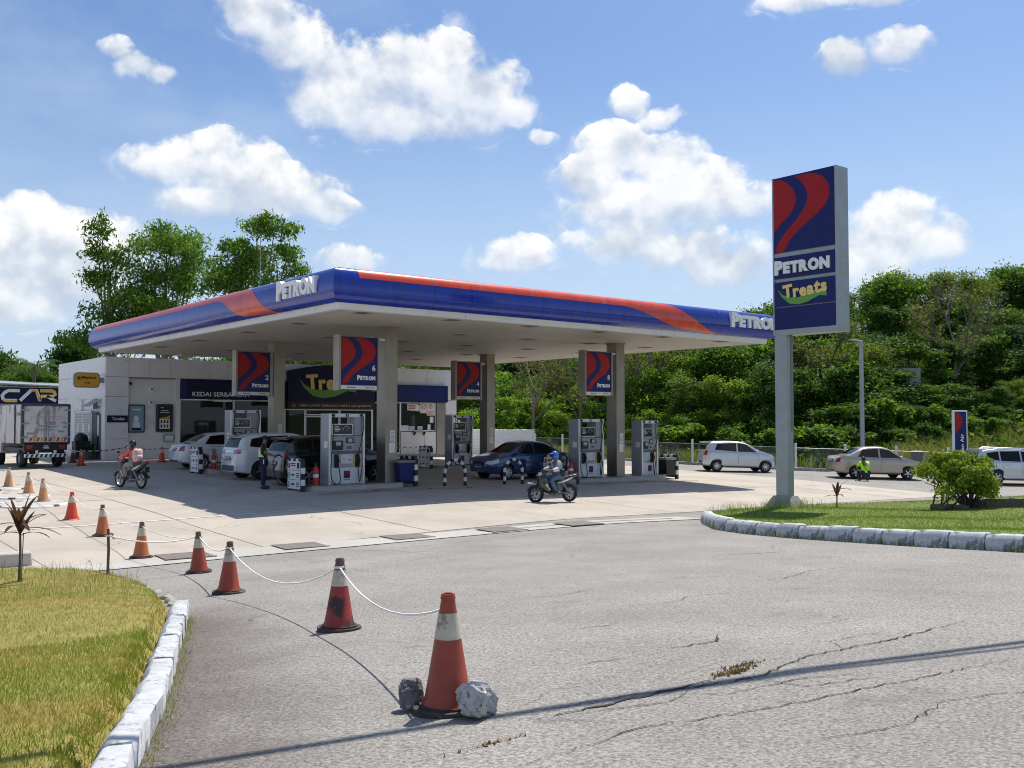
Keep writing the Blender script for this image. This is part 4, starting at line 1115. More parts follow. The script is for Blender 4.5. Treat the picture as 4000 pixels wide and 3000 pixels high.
# glazing
def pane(x0, x1, z0, z1, y=SY + .12):
    o = sp('window_pane', 'shop_glass', (x0, x1, y, y + .012, z0, z1))
    sp('window_frame', 'alu', (x0 - .03, x0 + .02, y - .03, y + .05, z0, z1), (x1 - .02, x1 + .03, y - .03, y + .05, z0, z1), (x0 + .02, x1 - .02, y - .03, y + .05, z1 - .05, z1), (x0 + .02, x1 - .02, y - .03, y + .05, z0, z0 + .06))
for a, b in ((.80, 3.5), (3.56, 6.26)): pane(a, b, .46, 3.35)
pane(6.34, 7.46, .46, 2.92)
pane(7.54, 8.5, .46, 2.55); pane(8.56, 9.5, .46, 2.55)
pane(7.54, 9.5, 2.6, 2.92); pane(9.58, 11.55, .46, 2.92)
pane(11.62, 13.4, .46, 3.36); pane(13.46, 15.82, 1.72, 3.36)
for a, b in ((13.45, 14.25), (14.26, 15.05), (15.06, 15.84)):
    sp('counter_panel', 'white_panel', (a, b - .008, SY + .04, SY + .14, .40, 1.68))
sp('corner_post', 'steel', (15.88, 16.46, SY + .03, SY + .2, .35, 3.37))
mb = MB(); mb.box(14.2, 15.1, SY - .25, SY + .04, 1.68, 1.72, 0)
for q in (14.3, 14.95): mb.prism([(SY + .03, 1.67), (SY - .2, 1.67), (SY + .03, 1.45)], 'x', q, q + .04, 1)
wb(mb, 'counter_shelf', [MAT['steel'], MAT['black']], shop)
# notices on the service window
mb = MB(); yq = SY + .105
mb.prism([(13.9, 2.92), (14.75, 2.86), (14.75, 3.2), (14.62, 3.28), (13.9, 3.28)], 'y', yq, yq + .006, 0)
for k in range(3): mb.box(13.97, 14.45, yq - .004, yq, 2.98 + k * .09, 3.03 + k * .09, 1)
mb.box(14.78, 15.22, yq, yq + .006, 2.75, 3.36, 0); mb.box(15.24, 15.8, yq, yq + .006, 2.62, 3.36, 0)
for (cx_, r_q) in ((15.0, .15), (15.5, .12)):
    ring = [(cx_ + r_q * math.cos(R(a)), yq - .004, 3.14 + r_q * math.sin(R(a))) for a in range(0, 361, 20)]
    mb.tube(ring, .014, 4, 1, False); mb.tube([(cx_ - r_q * .7, yq - .004, 3.14 - r_q * .7), (cx_ + r_q * .7, yq - .004, 3.14 + r_q * .7)], .014, 4, 1)
for k in range(5): mb.box(15.32, 15.7, yq - .004, yq, 2.67 + k * .05, 2.69 + k * .05, 1)
for (a, b, c_, d_) in ((13.5, 14.0, 1.76, 2.05), (14.05, 14.4, 1.76, 2.0), (14.6, 14.95, 1.78, 2.0), (15.3, 15.5, 1.78, 2.1), (15.45, 15.7, 2.2, 2.55)): wb(MB().box(a, b, yq, yq + .006, c_, d_), 'notice', MAT['paper'], shop)
wb(mb, 'notice', [MAT['paper'], MAT['red']], shop)
# room behind the glass
sp('inner_wall', 'green_wall', (PX0 + .3, PX1 - .2, 26.6, 26.7, .46, 3.45))
rng = random.Random(12)
goods = [pm('goods_%d' % k, c_, .4) for k, c_ in enumerate([(.5, .05, .04), (.6, .42, .05), (.06, .2, .45), (.1, .35, .1), (.65, .62, .55), (.45, .2, .06), (.3, .3, .34)])]
for k in range(9):
    x0 = 1.2 + k * 1.62
    if 7.2 < x0 < 9.2: continue
    t_ = thing('shop_shelf', 'stocked grey shelf unit seen through the store glass', 'shelf', (x0, 22.6 + (k % 3) * .8, .46), group='stocked shelves inside the store')
    mb = MB(); mb.box(0, 1.3, 0, .04, 0, 1.9)
    for s_ in range(5): mb.box(0, 1.3, -.4, 0, .12 + s_ * .4, .15 + s_ * .4)
    mb.build('rack', MAT['shelf'], t_)
    mb = MB()
    for s_ in range(5):
        x = .02
        while x < 1.2:
            w_ = rng.uniform(.07, .16); mb.box(x, x + w_ - .01, -.36, -.06, .152 + s_ * .4, .152 + s_ * .4 + rng.uniform(.15, .33), rng.randrange(7)); x += w_
    mb.build('goods', goods, t_)
for (x, y) in ((2.3, 22.2), (4.6, 24.), (9.2, 22.6), (13, 23.)):
    t_ = thing('ceiling_lamp', 'lit tube lamp on the ceiling inside the store', 'lamp', (x, y, 3.40), group='lit lamps inside the store')
    MB().box(-.65, .65, -.09, .09, 0, .048).build('housing', MAT['white_paint'], t_)
    MB().tube([(-.6, 0, -.03), (.6, 0, -.03)], .025, 8).build('tube', MAT['lamp_glow'], t_)
# items on the front recess wall
sp('toilet_sign', 'navy', (-2.66, -1.72, SY - .03, SY - .001, 2.22, 2.54))
mb = MB(); flat_text(mb, 'Tandas', MXZ(-2.45, SY - .03, 2.32), .58, .15, .004); wb(mb, 'lettering', MAT['letter_white'], shop)
def poster_case(x, z, w, h, mats, label):
    t_ = thing('poster_case', label, 'poster case', (x, SY + .215, z), group='framed poster cases on the store wall')
    MB().prism(rounded(w, h, .08, 4), 'y', -.08, 0).build('frame', MAT['dark_grey'], t_, 40)
    pb = MB().box(-w / 2 + .07, w / 2 - .07, -.086, -.08, -h / 2 + .07, h / 2 - .07).build('poster', MAT[mats[0]], t_)
    mb = MB(); mats_ = [MAT[m_] for m_ in mats[1:]]
    if mats[0] == 'light_blue':
        mb.box(-.16, .16, -.09, -.086, -.42, -.18, 0); mb.blob((-.02, -.088, -.02), (.12, .004, .16), 9, 6, .15, rng, 1); mb.box(-.2, .2, -.09, -.086, .40, .46, 0); mb.box(-.22, .22, -.0895, -.086, -.56, -.45, 2)
    else:
        mb.box(-.25, .25, -.09, -.086, -.52, -.05, 0); mb.prism([(-.25, -.05), (.25, -.02), (.25, .14), (.1, .05), (-.25, .0)], 'y', -.091, -.086, 1)
        for r0 in range(2):
            for c0 in range(3): mb.box(-.20 + c0 * .15, -.12 + c0 * .15, -.094, -.0905, -.46 + r0 * .21, -.31 + r0 * .21, 2)
        mb.box(-.18, .18, -.09, -.086, .34, .37, 0); mb.box(-.22, .22, -.09, -.086, .25, .28, 0); mb.box(-.2, -.06, -.09, -.086, .48, .51, 0)
    mb.build('poster_print', mats_, pb)
poster_case(-1.27, 2.40, .80, 1.34, ('light_blue', 'paper', 'white_gloss', 'navy'), 'framed blue poster on the store wall beside the toilet sign')
poster_case(.07, 2.43, .82, 1.36, ('black', 'paper', 'amber', 'black'), 'framed black and gold poster on the store wall')
for (x, z, lb) in ((-.56, 3.77, 'upper white square wall fitting above the poster cases'), (-.59, 3.15, 'lower white square wall fitting between the poster cases')):
    t_ = thing('wall_fitting', lb, 'wall fitting', (x, SY + .217, z), group='white wall fittings')
    MB().cbox((0, -.05, 0), (.26, .10, .28), bev=.02).build('cover', MAT['white_gloss'], t_, 30)
    mb = MB(); mb.lathe([(.06, 0), (.06, .012)], 14, (0, -.112, .03), 'y'); mb.build('lens', MAT['mid_grey'], t_)
t_ = thing('meter_box', 'small pale glazed meter box low on the store wall', 'meter box', (.27, SY + .217, 1.46))
MB().cbox((0, -.07, 0), (.46, .14, .36), bev=.02).build('casing', MAT['galv'], t_, 30); MB().box(-.18, .18, -.146, -.142, -.12, .12).build('cover', MAT['paper'], t_)
t_ = thing('security_camera', 'small black dome camera on the store corner pillar', 'camera', (-1.66, SY + .02, 4.05)); MB().blob((.05, -.03, 0), (.06, .06, .08), 10, 6).build('dome', MAT['black'], t_, 60); MB().box(-.02, .04, -.02, .1, -.02, .06).build('mount', MAT['black'], t_)
# left side: steel gate, narrow openings, projecting bank sign
gate = MB(); gate.box(PX0 - .03, PX0 + .0, 22.15, 22.23, .45, 2.78); gate.box(PX0 - .03, PX0, 24.97, 25.05, .45, 2.78); gate.box(PX0 - .03, PX0, 22.15, 25.05, 2.70, 2.78); gate.box(PX0 - .03, PX0, 23.56, 23.64, .45, 2.7)
gate.box(PX0 - .022, PX0 - .012, 22.2, 25.0, .45, .62); gate.box(PX0 - .022, PX0 - .012, 22.2, 25.0, 1.45, 1.55)
for k in range(34): gate.box(PX0 - .02, PX0 - .012, 22.24 + k * .082, 22.262 + k * .082, .6, 2.7)
for k in range(26): gate.box(PX0 - .024, PX0 - .016, 22.2, 25.0, .64 + k * .08, .66 + k * .08)
gt = wb(gate, 'gate', MAT['white_paint'], shop)
mb = MB(); mb.box(PX0 - .002, PX0 + .001, 22.2, 25., .45, 2.75); wb(mb, 'gate_backing', MAT['galv'], shop)
mb = MB(); mb.tube([(PX0 - .03, 23.5, 1.2), (PX0 - .11, 23.5, 1.25), (PX0 - .11, 23.5, 1.6), (PX0 - .03, 23.5, 1.65)], .025, 6); wb(mb, 'gate_handle', MAT['black'], shop)
for k in range(3): wb(MB().box(PX0 - .028, PX0 - .025, 24.3 - k * .95, 24.55 - k * .95, 1.75, 2.15), 'notice', MAT['paper'], shop)
sp('side_door', 'dark_grey', (PX0 - .012, PX0, 21.35, 22.05, .45, 2.72)); sp('side_door', 'dark_grey', (PX0 - .012, PX0, 20.72, 21.0, .45, 2.6))
sp('vent_window', 'dark_grey', (PX0 - .010, PX0, 21.4, 22.0, 2.85, 3.34))
for y0 in (21.45, 20.7):
    mb = MB(); mb.prism([(PX0, 3.32), (PX0 - .55, 2.98), (PX0 - .55, 2.95), (PX0, 3.29)], 'y', y0, y0 + .55); wb(mb, 'awning_pane', MAT['galv'], shop)
mb = MB(); mb.box(PX0 - .016, PX0 - .012, 21.05, 21.25, 1.6, 2.55); wb(mb, 'notice', MAT['paper'], shop)
t_ = thing('bank_sign', 'orange rounded bank machine sign projecting from the store corner', 'sign', (-3.52, 20.42, 4.17))
MB().prism(rounded(1.12, .70, .16, 5), 'y', -.11, .11).build('case', MAT['mid_grey'], t_, 40)
fp = MB().prism(rounded(1.02, .60, .13, 5), 'y', -.118, -.11).build('face', MAT['amber'], t_, 40)
mb = MB(); flat_text(mb, 'Maybank', MXZ(-.24, -.118, .02), .66, .17, .004, .03); flat_text(mb, 'ATM', MXZ(-.12, -.118, -.17), .24, .08, .004, .03); mb.build('lettering', MAT['black'], fp)
mb = MB(); mb.tube([(-.36 + .08 * math.cos(R(a)), -.12, .08 + .09 * math.sin(R(a))) for a in range(0, 361, 30)], .012, 4); mb.blob((-.36, -.12, .08), (.045, .004, .06), 8, 5); mb.build('emblem', MAT['black'], fp)
MB().box(.55, .78, -.04, .04, -.12, .14).build('bracket', MAT['galv'], t_)
# planter, dark sack and cones by the side door
t_ = thing('plant_pot', 'dark plant pot with leafy plant beside the store side door', 'potted plant', (-3.15, 21.2, g(-3.2, 21.2)))
MB().lathe([(.0, 0), (.22, 0), (.3, .45), (.27, .45), (.25, .4), (0, .4)], 16, caps=False).build('pot', MAT['dark_grey'], t_, 40)
mb = MB(); rg = random.Random(5)
for k in range(46):
    a = rg.uniform(0, 6.28); e_ = rg.uniform(.3, 1.2); L = rg.uniform(.35, .7)
    d = Vector((math.cos(a) * math.cos(e_), math.sin(a) * math.cos(e_), math.sin(e_))); s_ = Vector((-d.y, d.x, 0)).normalized() * .05
    b0 = Vector((0, 0, .4)); m_ = b0 + d * L * .6; tp = b0 + d * L + Vector((0, 0, -.12)); mb.add([b0, m_ + s_, tp, m_ - s_], [(0, 1, 2, 3)])
mb.build('foliage', MAT['leaf_b'], t_, fix=False)
t_ = thing('wheelie_bin', 'black bin with full sack beside the store gate', 'bin', (-3.2, 22.3, g(-3.2, 22.3)))
MB().prism([(-.28, 0), (.28, 0), (.34, .85), (-.34, .85)], 'y', -.3, .3).build('tub', MAT['black'], t_, 30); MB().blob((0, 0, .92), (.32, .3, .32), 12, 8, .12, rg).build('sack', MAT['black'], t_, 50)

# ---- neighbouring car workshop
cs = thing('car_workshop', 'low neighbouring workshop with dark CAR signboard and pale roof', 'building', (-4.5, 40, .45))
def cp(name, mat, *boxes):
    mb = MB()
    for b in boxes: mb.box(*b)
    return wb(mb, name, MAT[mat], cs)
cp('wall', 'white_panel', (-13, 2.4, 40.3, 47, .2, 3.5))
cp('shopfront', 'light_blue', (-12.5, -3.2, 40.25, 40.3, 1.3, 2.6)); cp('shopfront_base', 'mid_grey', (-12.5, -2.6, 40.2, 40.3, .4, 1.2))
cp('pillar', 'mid_grey', (-2.9, -2.6, 40.1, 40.3, .4, 3.36), (1.2, 1.5, 40.1, 40.3, .4, 3.36))
sb = cp('signboard', 'navy', (-12.5, 1.9, 40, 40.2, 3.38, 4.40)); cp('signboard_edge', 'galv', (-12.5, 1.9, 39.97, 40.2, 4.40, 4.46), (-12.5, 1.9, 39.97, 40.2, 3.31, 3.37))
mb = MB(); mb.add([(-13.4, 39.4, 4.9), (2.0, 39.4, 4.5), (2.0, 47.5, 5.0), (-13.4, 47.5, 5.4), (-13.4, 39.4, 4.82), (2.0, 39.4, 4.42), (2.0, 47.5, 4.92), (-13.4, 47.5, 5.32)], [(0, 1, 2, 3), (4, 7, 6, 5), (0, 4, 5, 1), (1, 5, 6, 2), (2, 6, 7, 3), (3, 7, 4, 0)]); wb(mb, 'roof', MAT['galv'], cs)
def stroke_letter(strokes, M, th, mat, name='letter', ext=.03):
    mb = MB()
    for st in strokes:
        P = [Vector((*q, 0)) for q in st]; L_, R_ = [], []
        for i, p_ in enumerate(P):
            d = (P[min(i + 1, len(P) - 1)] - P[max(i - 1, 0)]).normalized(); n_ = Vector((-d.y, d.x, 0)) * th / 2
            L_.append(p_ + n_); R_.append(p_ - n_)
        for i in range(len(P) - 1):
            q = [L_[i], L_[i + 1], R_[i + 1], R_[i]]
            mb.add([M @ v for v in q] + [M @ (v + Vector((0, 0, ext))) for v in q], [(4, 5, 6, 7), (0, 3, 2, 1), (0, 1, 5, 4), (1, 2, 6, 5), (2, 3, 7, 6), (3, 0, 4, 7)])
    return wb(mb, name, MAT[mat], cs)
Cst = [(1.0, .62), (.35, .62), (.15, .5), (.0, .3), (.05, .1), (.2, .0), (.85, .0)]
Ast = [(0, 0), (.62, .66), (.95, .66), (1.15, 0)]
Rst = [(.05, 0), (.2, .3), (.85, .3), (1.0, .42), (.95, .58), (.8, .64), (.1, .64)]
for st, x0 in ((Cst, -3.02), (Ast, -2.0), (Rst, -.95)):
    M = MXZ(x0, 39.99, 3.58)
    stroke_letter([st], M, .20, 'treats_yellow' if st is Rst else 'letter_white')
    stroke_letter([[(u, v - .02) for u, v in st[-3:]]], MXZ(x0, 39.955, 3.58), .10, 'yellow', 'letter_shade', .012)
stroke_letter([[(.5, .30), (1.05, 0)]], MXZ(-.95, 39.99, 3.58), .18, 'letter_white', 'letter_stroke')

# ================================================================== vehicles
def eval_mesh(o):
    dg = bpy.context.evaluated_depsgraph_get()
    return bpy.data.meshes.new_from_object(o.evaluated_get(dg))
def wheel(parent, x, y, r, w, side, spokes=5, rim='alu', name='wheel'):
    """wheel lying in the xz plane, outer face towards side*y"""
    wt = obj(name, None, parent, (x, y, r))
    MB().lathe([(r * .62, -w / 2), (r * .9, -w / 2), (r * .98, -w * .36), (r, -w * .2), (r, w * .2), (r * .98, w * .36), (r * .9, w / 2), (r * .62, w / 2)], 26, axis='y', caps=False).build('tyre', MAT['rubber'], wt, 40)
    mb = MB(); f = side * w * .42
    mb.lathe([(r * .66, side * w * .5), (r * .60, f), (r * .56, side * w * .1)], 26, axis='y', caps=False)
    mb.lathe([(r * .16, side * w * .1), (r * .16, f * .98), (0.001, f * 1.0)], 14, axis='y', caps=False)
    for k in range(spokes):
        a = 2 * math.pi * k / spokes + .3
        M = Matrix.Rotation(a, 3, 'Y'); mb.cbox(tuple(M @ Vector((r * .36, f * .78, 0))), (r * .52, w * .10, r * .15), 0, M)
    mb.lathe([(r * .6, side * w * .05), (.001, side * w * .05)], 20, axis='y', mi=1, caps=False)
    mb.build('rim', [MAT[rim], MAT['black']], wt, 35)
    return wt
def car(label, C, paint, loc, heading, plate='', spokes=8, rim='alu', group=None):
    L, Wd, belt = C['L'], C['W'], C['belt']
    x, y = loc
    fx, fy = math.cos(heading), math.sin(heading)
    z0 = (g(x + fx * 1.25, y + fy * 1.25) + g(x - fx * 1.25, y - fy * 1.25)) / 2
    pitch = math.atan2(g(x + fx * 1.25, y + fy * 1.25) - g(x - fx * 1.25, y - fy * 1.25), 2.5)
    root = thing('parked_car', label, 'car', (x, y, z0), heading, group); root.rotation_euler = (0, -pitch, heading)
    xs_ = np.linspace(-L / 2, L / 2, 64)
    px_, pz_ = zip(*C['prof'])
    zt = np.interp(xs_, px_, pz_); k_ = np.array([1, 2, 3, 2, 1.]); k_ /= k_.sum()
    zt = np.convolve(np.pad(zt, 2, 'edge'), k_, 'valid')
    rows = []; rowsL = []
    for xx, z_ in zip(xs_, zt):
        e_ = L / 2 - abs(xx); u = 2 * xx / L
        w = Wd / 2 * (1 - .045 * u ** 4) * (1 - .30 * max(0, 1 - e_ / .38) ** 2.2)
        zb = .21 + .09 * max(0, 1 - e_ / .5)
        s = min(belt + .03 * -u, z_ - .05); yg = w * .945; h = z_ - s; tb = C.get('tumble', .40)
        yr = yg - tb * h
        half = [(0, zb), (.8 * w, zb), (.94 * w, zb + .04), (.985 * w, zb + .13), (w, zb + .13 + (s - zb) * .3), (w * 1.0, zb + .13 + (s - zb) * .5), (w * .985, s - .10 * min(1, (s - zb))), (w * .97, s - .03), (yg, s)]
        half += [(yg - tb * h * f, s + h * f) for f in (.22, .45, .68, .86)]
        half += [(yr * .955, z_ - .028 * min(1, h / .3)), (yr * .86, z_ - .006), (yr * .5, z_ + .010), (0, z_ + .016)]
        ring = [(xx, a, b) for a, b in half] + [(xx, -a, b) for a, b in half[-2:0:-1]]
        rows.append(ring)
    mb = MB(); mb.grid(rows, closed=True); n = len(rows[0]); N = len(rows)
    mb.f += [tuple(range(n))[::-1], tuple((N - 1) * n + k for k in range(n))]; mb.m += [0, 0]
    body = mb.build('body', MAT[paint], root, 38)
    bm = bmesh.new(); bm.from_mesh(body.data); bvh = BVHTree.FromBMesh(bm); bm.free()
    wr = C['wr']; cut = MB()
    for wx in C['wheels']:
        for sy in (-1, 1): cut.lathe([(wr + .055, sy * (Wd / 2 - .30)), (wr + .055, sy * (Wd / 2 + .3))], 28, (wx, 0, wr + .01), 'y')
    cm = bpy.data.objects.new('cut', cut.mesh('cut', MAT['black'])); COL.objects.link(cm); cm.matrix_world = Matrix.Identity(4)
    tmp = bpy.data.objects.new('tmp', body.data); COL.objects.link(tmp)
    md = tmp.modifiers.new('b', 'BOOLEAN'); md.operation = 'DIFFERENCE'; md.object = cm; md.solver = 'EXACT'
    nm = eval_mesh(tmp)
    bpy.data.objects.remove(tmp); bpy.data.objects.remove(cm)
    if len(nm.polygons) > 500:
        body.data = nm; nm.set_sharp_from_angle(angle=R(38))
        if len(nm.materials) < 1: nm.materials.append(MAT[paint])
    def hit(o, d):
        r_ = bvh.ray_cast(Vector(o), Vector(d)); return (r_[0], r_[1]) if r_[0] is not None else (None, None)
    def patch(name, bot, top, mat, mode, off=.005, nu=8, nv=5, parent=None):
        rows = []
        def lerpP(P, s):
            q = s * (len(P) - 1); i = min(int(q), len(P) - 2); f = q - i
            return tuple(P[i][k] * (1 - f) + P[i + 1][k] * f for k in (0, 1))
        for j in range(nv + 1):
            row = []
            for i in range(nu + 1):
                a, b = lerpP(bot, i / nu), lerpP(top, i / nu)
                p0, p1 = a[0] + (b[0] - a[0]) * j / nv, a[1] + (b[1] - a[1]) * j / nv
                if mode in ('L', 'R'):
                    sy = 1 if mode == 'L' else -1; c, nn = hit((p0, sy * 3, p1), (0, -sy, 0))
                elif mode in ('F', 'B'):
                    sx = 1 if mode == 'F' else -1; c, nn = hit((sx * 5, p0, p1), (-sx, 0, 0))
                else: c, nn = hit((p0, p1, 4), (0, 0, -1))
                if c is None: return None
                row.append(tuple(c + nn * off))
            rows.append(row)
        m2 = MB(); m2.grid(rows)
        return m2.build(name, MAT[mat], parent or root, 60, fix=False)
    a, b, ya, yb = C['screen']; patch('windscreen', [(a, -ya), (a, ya)], [(b, -yb), (b, yb)], 'car_glass', 'T', nu=10)
    if C['rear'][0] == 'T':
        _, a, b, ya, yb = C['rear']; patch('rear_window', [(a, -ya), (a, ya)], [(b, -yb), (b, yb)], 'car_glass', 'T', nu=10)
    else:
        _, z1, z2, ya, yb = C['rear']; patch('rear_window', [(-ya, z1), (ya, z1)], [(-yb, z2), (yb, z2)], 'car_glass', 'B', nu=10)
    for sd_ in 'LR':
        sg = 1 if sd_ == 'L' else -1
        for bt, tp in C['wins']: patch('side_window', bt, tp, 'car_glass', sd_, nu=10)
        for x0, x1 in C['doors']:
            patch('door_gap', [(x0 - .008, .315), (x1 + .008, .315)], [(x0 - .008, belt - .025), (x1 + .008, belt - .025)], 'black', sd_, .0015, 10, 6)  # black backing patch paints the dark gap around the door
            d_ = patch('door', [(x0, .325), (x1, .325)], [(x0, belt - .035), (x1, belt - .035)], paint, sd_, .0035, 10, 6)
            if d_:
                xh = x0 + .17; c, nn = hit((xh, sg * 3, belt - .13), (0, -sg, 0))
                MB().cbox((c.x, c.y + sg * .02, c.z), (.20, .035, .035), bev=.008).build('handle', MAT['chrome' if paint == 'car_white' else paint], d_, 30)
        for bt, tp, m_ in C['sidelights']: patch('tail_light' if m_ == 'taillight' else 'headlight', bt, tp, m_, sd_, .006, 6, 4)
        mx_, mz = C['mirror']; c, nn = hit((mx_, sg * 3, mz), (0, -sg, 0))
        mb = MB(); mb.blob((mx_ + .02, c.y + sg * .10, mz + .05), (.07, .10, .065), 10, 7); mb.tube([(mx_, c.y - sg * .02, mz), (mx_, c.y + sg * .06, mz + .02)], .02, 6)
        mb.build('wing_mirror', MAT[paint], root, 60)
        for wx in C['wheels']: wheel(root, wx, sg * (Wd / 2 - .115), wr, .20, sg, spokes, rim)
        patch('sill', [(C['wheels'][0] + wr + .1, .23), (C['wheels'][1] - wr - .1, .23)], [(C['wheels'][0] + wr + .1, .29), (C['wheels'][1] - wr - .1, .29)], 'dark_grey', sd_, .006, 6, 2)
    for bt, tp, m_, fb in C['endlights']:
        for sg in (-1, 1): patch('tail_light' if m_ == 'taillight' else 'headlight', [(sg * q[0], q[1]) for q in bt], [(sg * q[0], q[1]) for q in tp], m_, fb, .006, 5, 4)
    for y0, y1, z1, z2, m_, fb, nm_ in C['ends']: patch(nm_, [(y0, z1), (y1, z1)], [(y0, z2), (y1, z2)], m_, fb, .007, 8, 3)
    for fb, zc in (('B', C['plate'][0]), ('F', C['plate'][1])):
        pp = patch('number_plate', [(-.25, zc - .06), (.25, zc - .06)], [(-.25, zc + .06), (.25, zc + .06)], 'plate', fb, .014, 4, 2)
        if pp and plate and fb == plate[0]:
            sx = 1 if fb == 'F' else -1; c, nn = hit((sx * 5, 0, zc), (-sx, 0, 0))
            M = Matrix.Translation((c.x + sx * .018, 0, zc - .035)) @ Matrix.Rotation(R(90) if fb == 'F' else -R(90), 4, 'Z') @ Matrix.Rotation(R(90), 4, 'X')
            mb = MB(); flat_text(mb, plate[1:], M, .38, .075, .003, .02, align='CENTER'); mb.build('plate_text', MAT['letter_white'], pp)
    if C.get('rails'):
        mb = MB()
        for sg in (-1, 1):
            yy = Wd / 2 - .30; zr_ = C['H'] + .03; mb.tube([(-1.3, sg * yy, zr_ - .05), (-1.15, sg * yy, zr_ + .01), (.2, sg * yy, zr_), (.42, sg * yy, zr_ - .06)], .02, 6)
        mb.build('roof_rail', MAT['alu'], root, 50)
    if C.get('spoiler'):
        xs0, zs0 = C['spoiler']; MB().prism([(xs0 - .16, zs0), (xs0 + .14, zs0 + .03), (xs0 + .14, zs0 - .0), (xs0 - .10, zs0 - .05)], 'y', -Wd / 2 + .28, Wd / 2 - .28).build('spoiler', MAT[paint], root, 40)
    return root
SEDAN = dict(L=4.22, W=1.68, H=1.49, belt=.93, wr=.29, wheels=(-1.22, 1.25),
    prof=[(-2.11, .60), (-2.10, .88), (-2.05, .99), (-1.85, 1.03), (-1.50, 1.05), (-.95, 1.37), (-.72, 1.45), (-.2, 1.485), (.15, 1.48), (.42, 1.41), (1.12, 1.02), (1.35, .96), (1.80, .86), (2.0, .76), (2.08, .64), (2.11, .52)],
    screen=(1.08, .46, .60, .50), rear=('T', -1.42, -.93, .56, .47), tumble=.40,
    wins=[([(.92, .985), (-.04, .985)], [(.40, 1.34), (-.04, 1.40)]), ([(-.12, .985), (-1.12, 1.0)], [(-.12, 1.40), (-.86, 1.33)])],
    doors=[(-.98, -.06), (-.03, .98)], mirror=(.86, .97),
    sidelights=[([(-2.06, .72), (-1.76, .80)], [(-2.04, .95), (-1.74, .93)], 'taillight'), ([(1.72, .66), (2.03, .58)], [(1.70, .80), (2.01, .72)], 'headlight')],
    endlights=[([(.46, .74), (.74, .74)], [(.50, .93), (.74, .93)], 'taillight', 'B'), ([(.38, .60), (.70, .60)], [(.42, .70), (.70, .74)], 'headlight', 'F')],
    ends=[(-.62, .62, .30, .42, 'dark_grey', 'F', 'lower_grille'), (-.34, .34, .60, .68, 'black', 'F', 'grille'), (-.6, .6, .30, .38, 'dark_grey', 'B', 'rear_diffuser')],
    plate=(.80, .49))
HATCH = dict(L=3.62, W=1.62, H=1.50, belt=.96, wr=.285, wheels=(-1.20, 1.25),
    prof=[(-1.81, .55), (-1.80, .95), (-1.72, 1.18), (-1.58, 1.40), (-1.40, 1.47), (-.6, 1.51), (.0, 1.495), (.32, 1.43), (1.0, 1.07), (1.25, 1.0), (1.60, .88), (1.74, .74), (1.81, .52)],
    screen=(.96, .38, .60, .52), rear=('B', 1.08, 1.37, .56, .48), tumble=.36,
    wins=[([(.78, 1.0), (-.14, 1.0)], [(.28, 1.36), (-.14, 1.42)]), ([(-.22, 1.0), (-1.30, 1.07)], [(-.22, 1.42), (-1.16, 1.36)])],
    doors=[(-.98, -.16), (-.13, .86)], mirror=(.74, 1.0),
    sidelights=[([(-1.77, .80), (-1.60, .84)], [(-1.73, 1.08), (-1.56, 1.06)], 'taillight'), ([(1.42, .72), (1.70, .62)], [(1.36, .88), (1.66, .76)], 'headlight')],
    endlights=[([(.50, .80), (.70, .80)], [(.54, 1.02), (.68, 1.02)], 'taillight', 'B'), ([(.38, .62), (.66, .62)], [(.40, .72), (.66, .76)], 'headlight', 'F')],
    ends=[(-.6, .6, .30, .44, 'dark_grey', 'F', 'lower_grille'), (-.6, .6, .30, .38, 'dark_grey', 'B', 'rear_diffuser')],
    plate=(.46, .50), spoiler=(-1.58, 1.44))
SUV = dict(L=4.25, W=1.76, H=1.64, belt=1.04, wr=.335, wheels=(-1.25, 1.30),
    prof=[(-2.12, .62), (-2.11, 1.02), (-2.02, 1.22), (-1.84, 1.50), (-1.66, 1.59), (-.8, 1.645), (.1, 1.63), (.42, 1.56), (1.08, 1.16), (1.35, 1.10), (1.85, .99), (2.03, .86), (2.12, .56)],
    screen=(1.04, .50, .64, .56), rear=('B', 1.14, 1.46, .60, .52), tumble=.34,
    wins=[([(.84, 1.09), (-.10, 1.09)], [(.36, 1.50), (-.10, 1.55)]), ([(-.18, 1.09), (-1.05, 1.11)], [(-.18, 1.55), (-1.05, 1.52)]), ([(-1.12, 1.12), (-1.66, 1.18)], [(-1.12, 1.52), (-1.56, 1.44)])],
    doors=[(-1.02, -.14), (-.11, .94)], mirror=(.82, 1.09),
    sidelights=[([(-2.08, .92), (-1.78, .96)], [(-2.04, 1.10), (-1.74, 1.08)], 'taillight'), ([(1.66, .80), (2.0, .70)], [(1.60, .96), (1.94, .86)], 'headlight')],
    endlights=[([(.36, .93), (.76, .93)], [(.36, 1.06), (.74, 1.09)], 'taillight', 'B'), ([(.42, .72), (.74, .72)], [(.44, .84), (.74, .86)], 'headlight', 'F')],
    ends=[(-.66, .66, .34, .52, 'dark_grey', 'F', 'lower_grille'), (-.66, .66, .32, .52, 'dark_grey', 'B', 'rear_bumper_insert'), (-.36, .36, .97, 1.0, 'chrome', 'B', 'chrome_strip')],
    plate=(.76, .55), spoiler=(-1.82, 1.56))
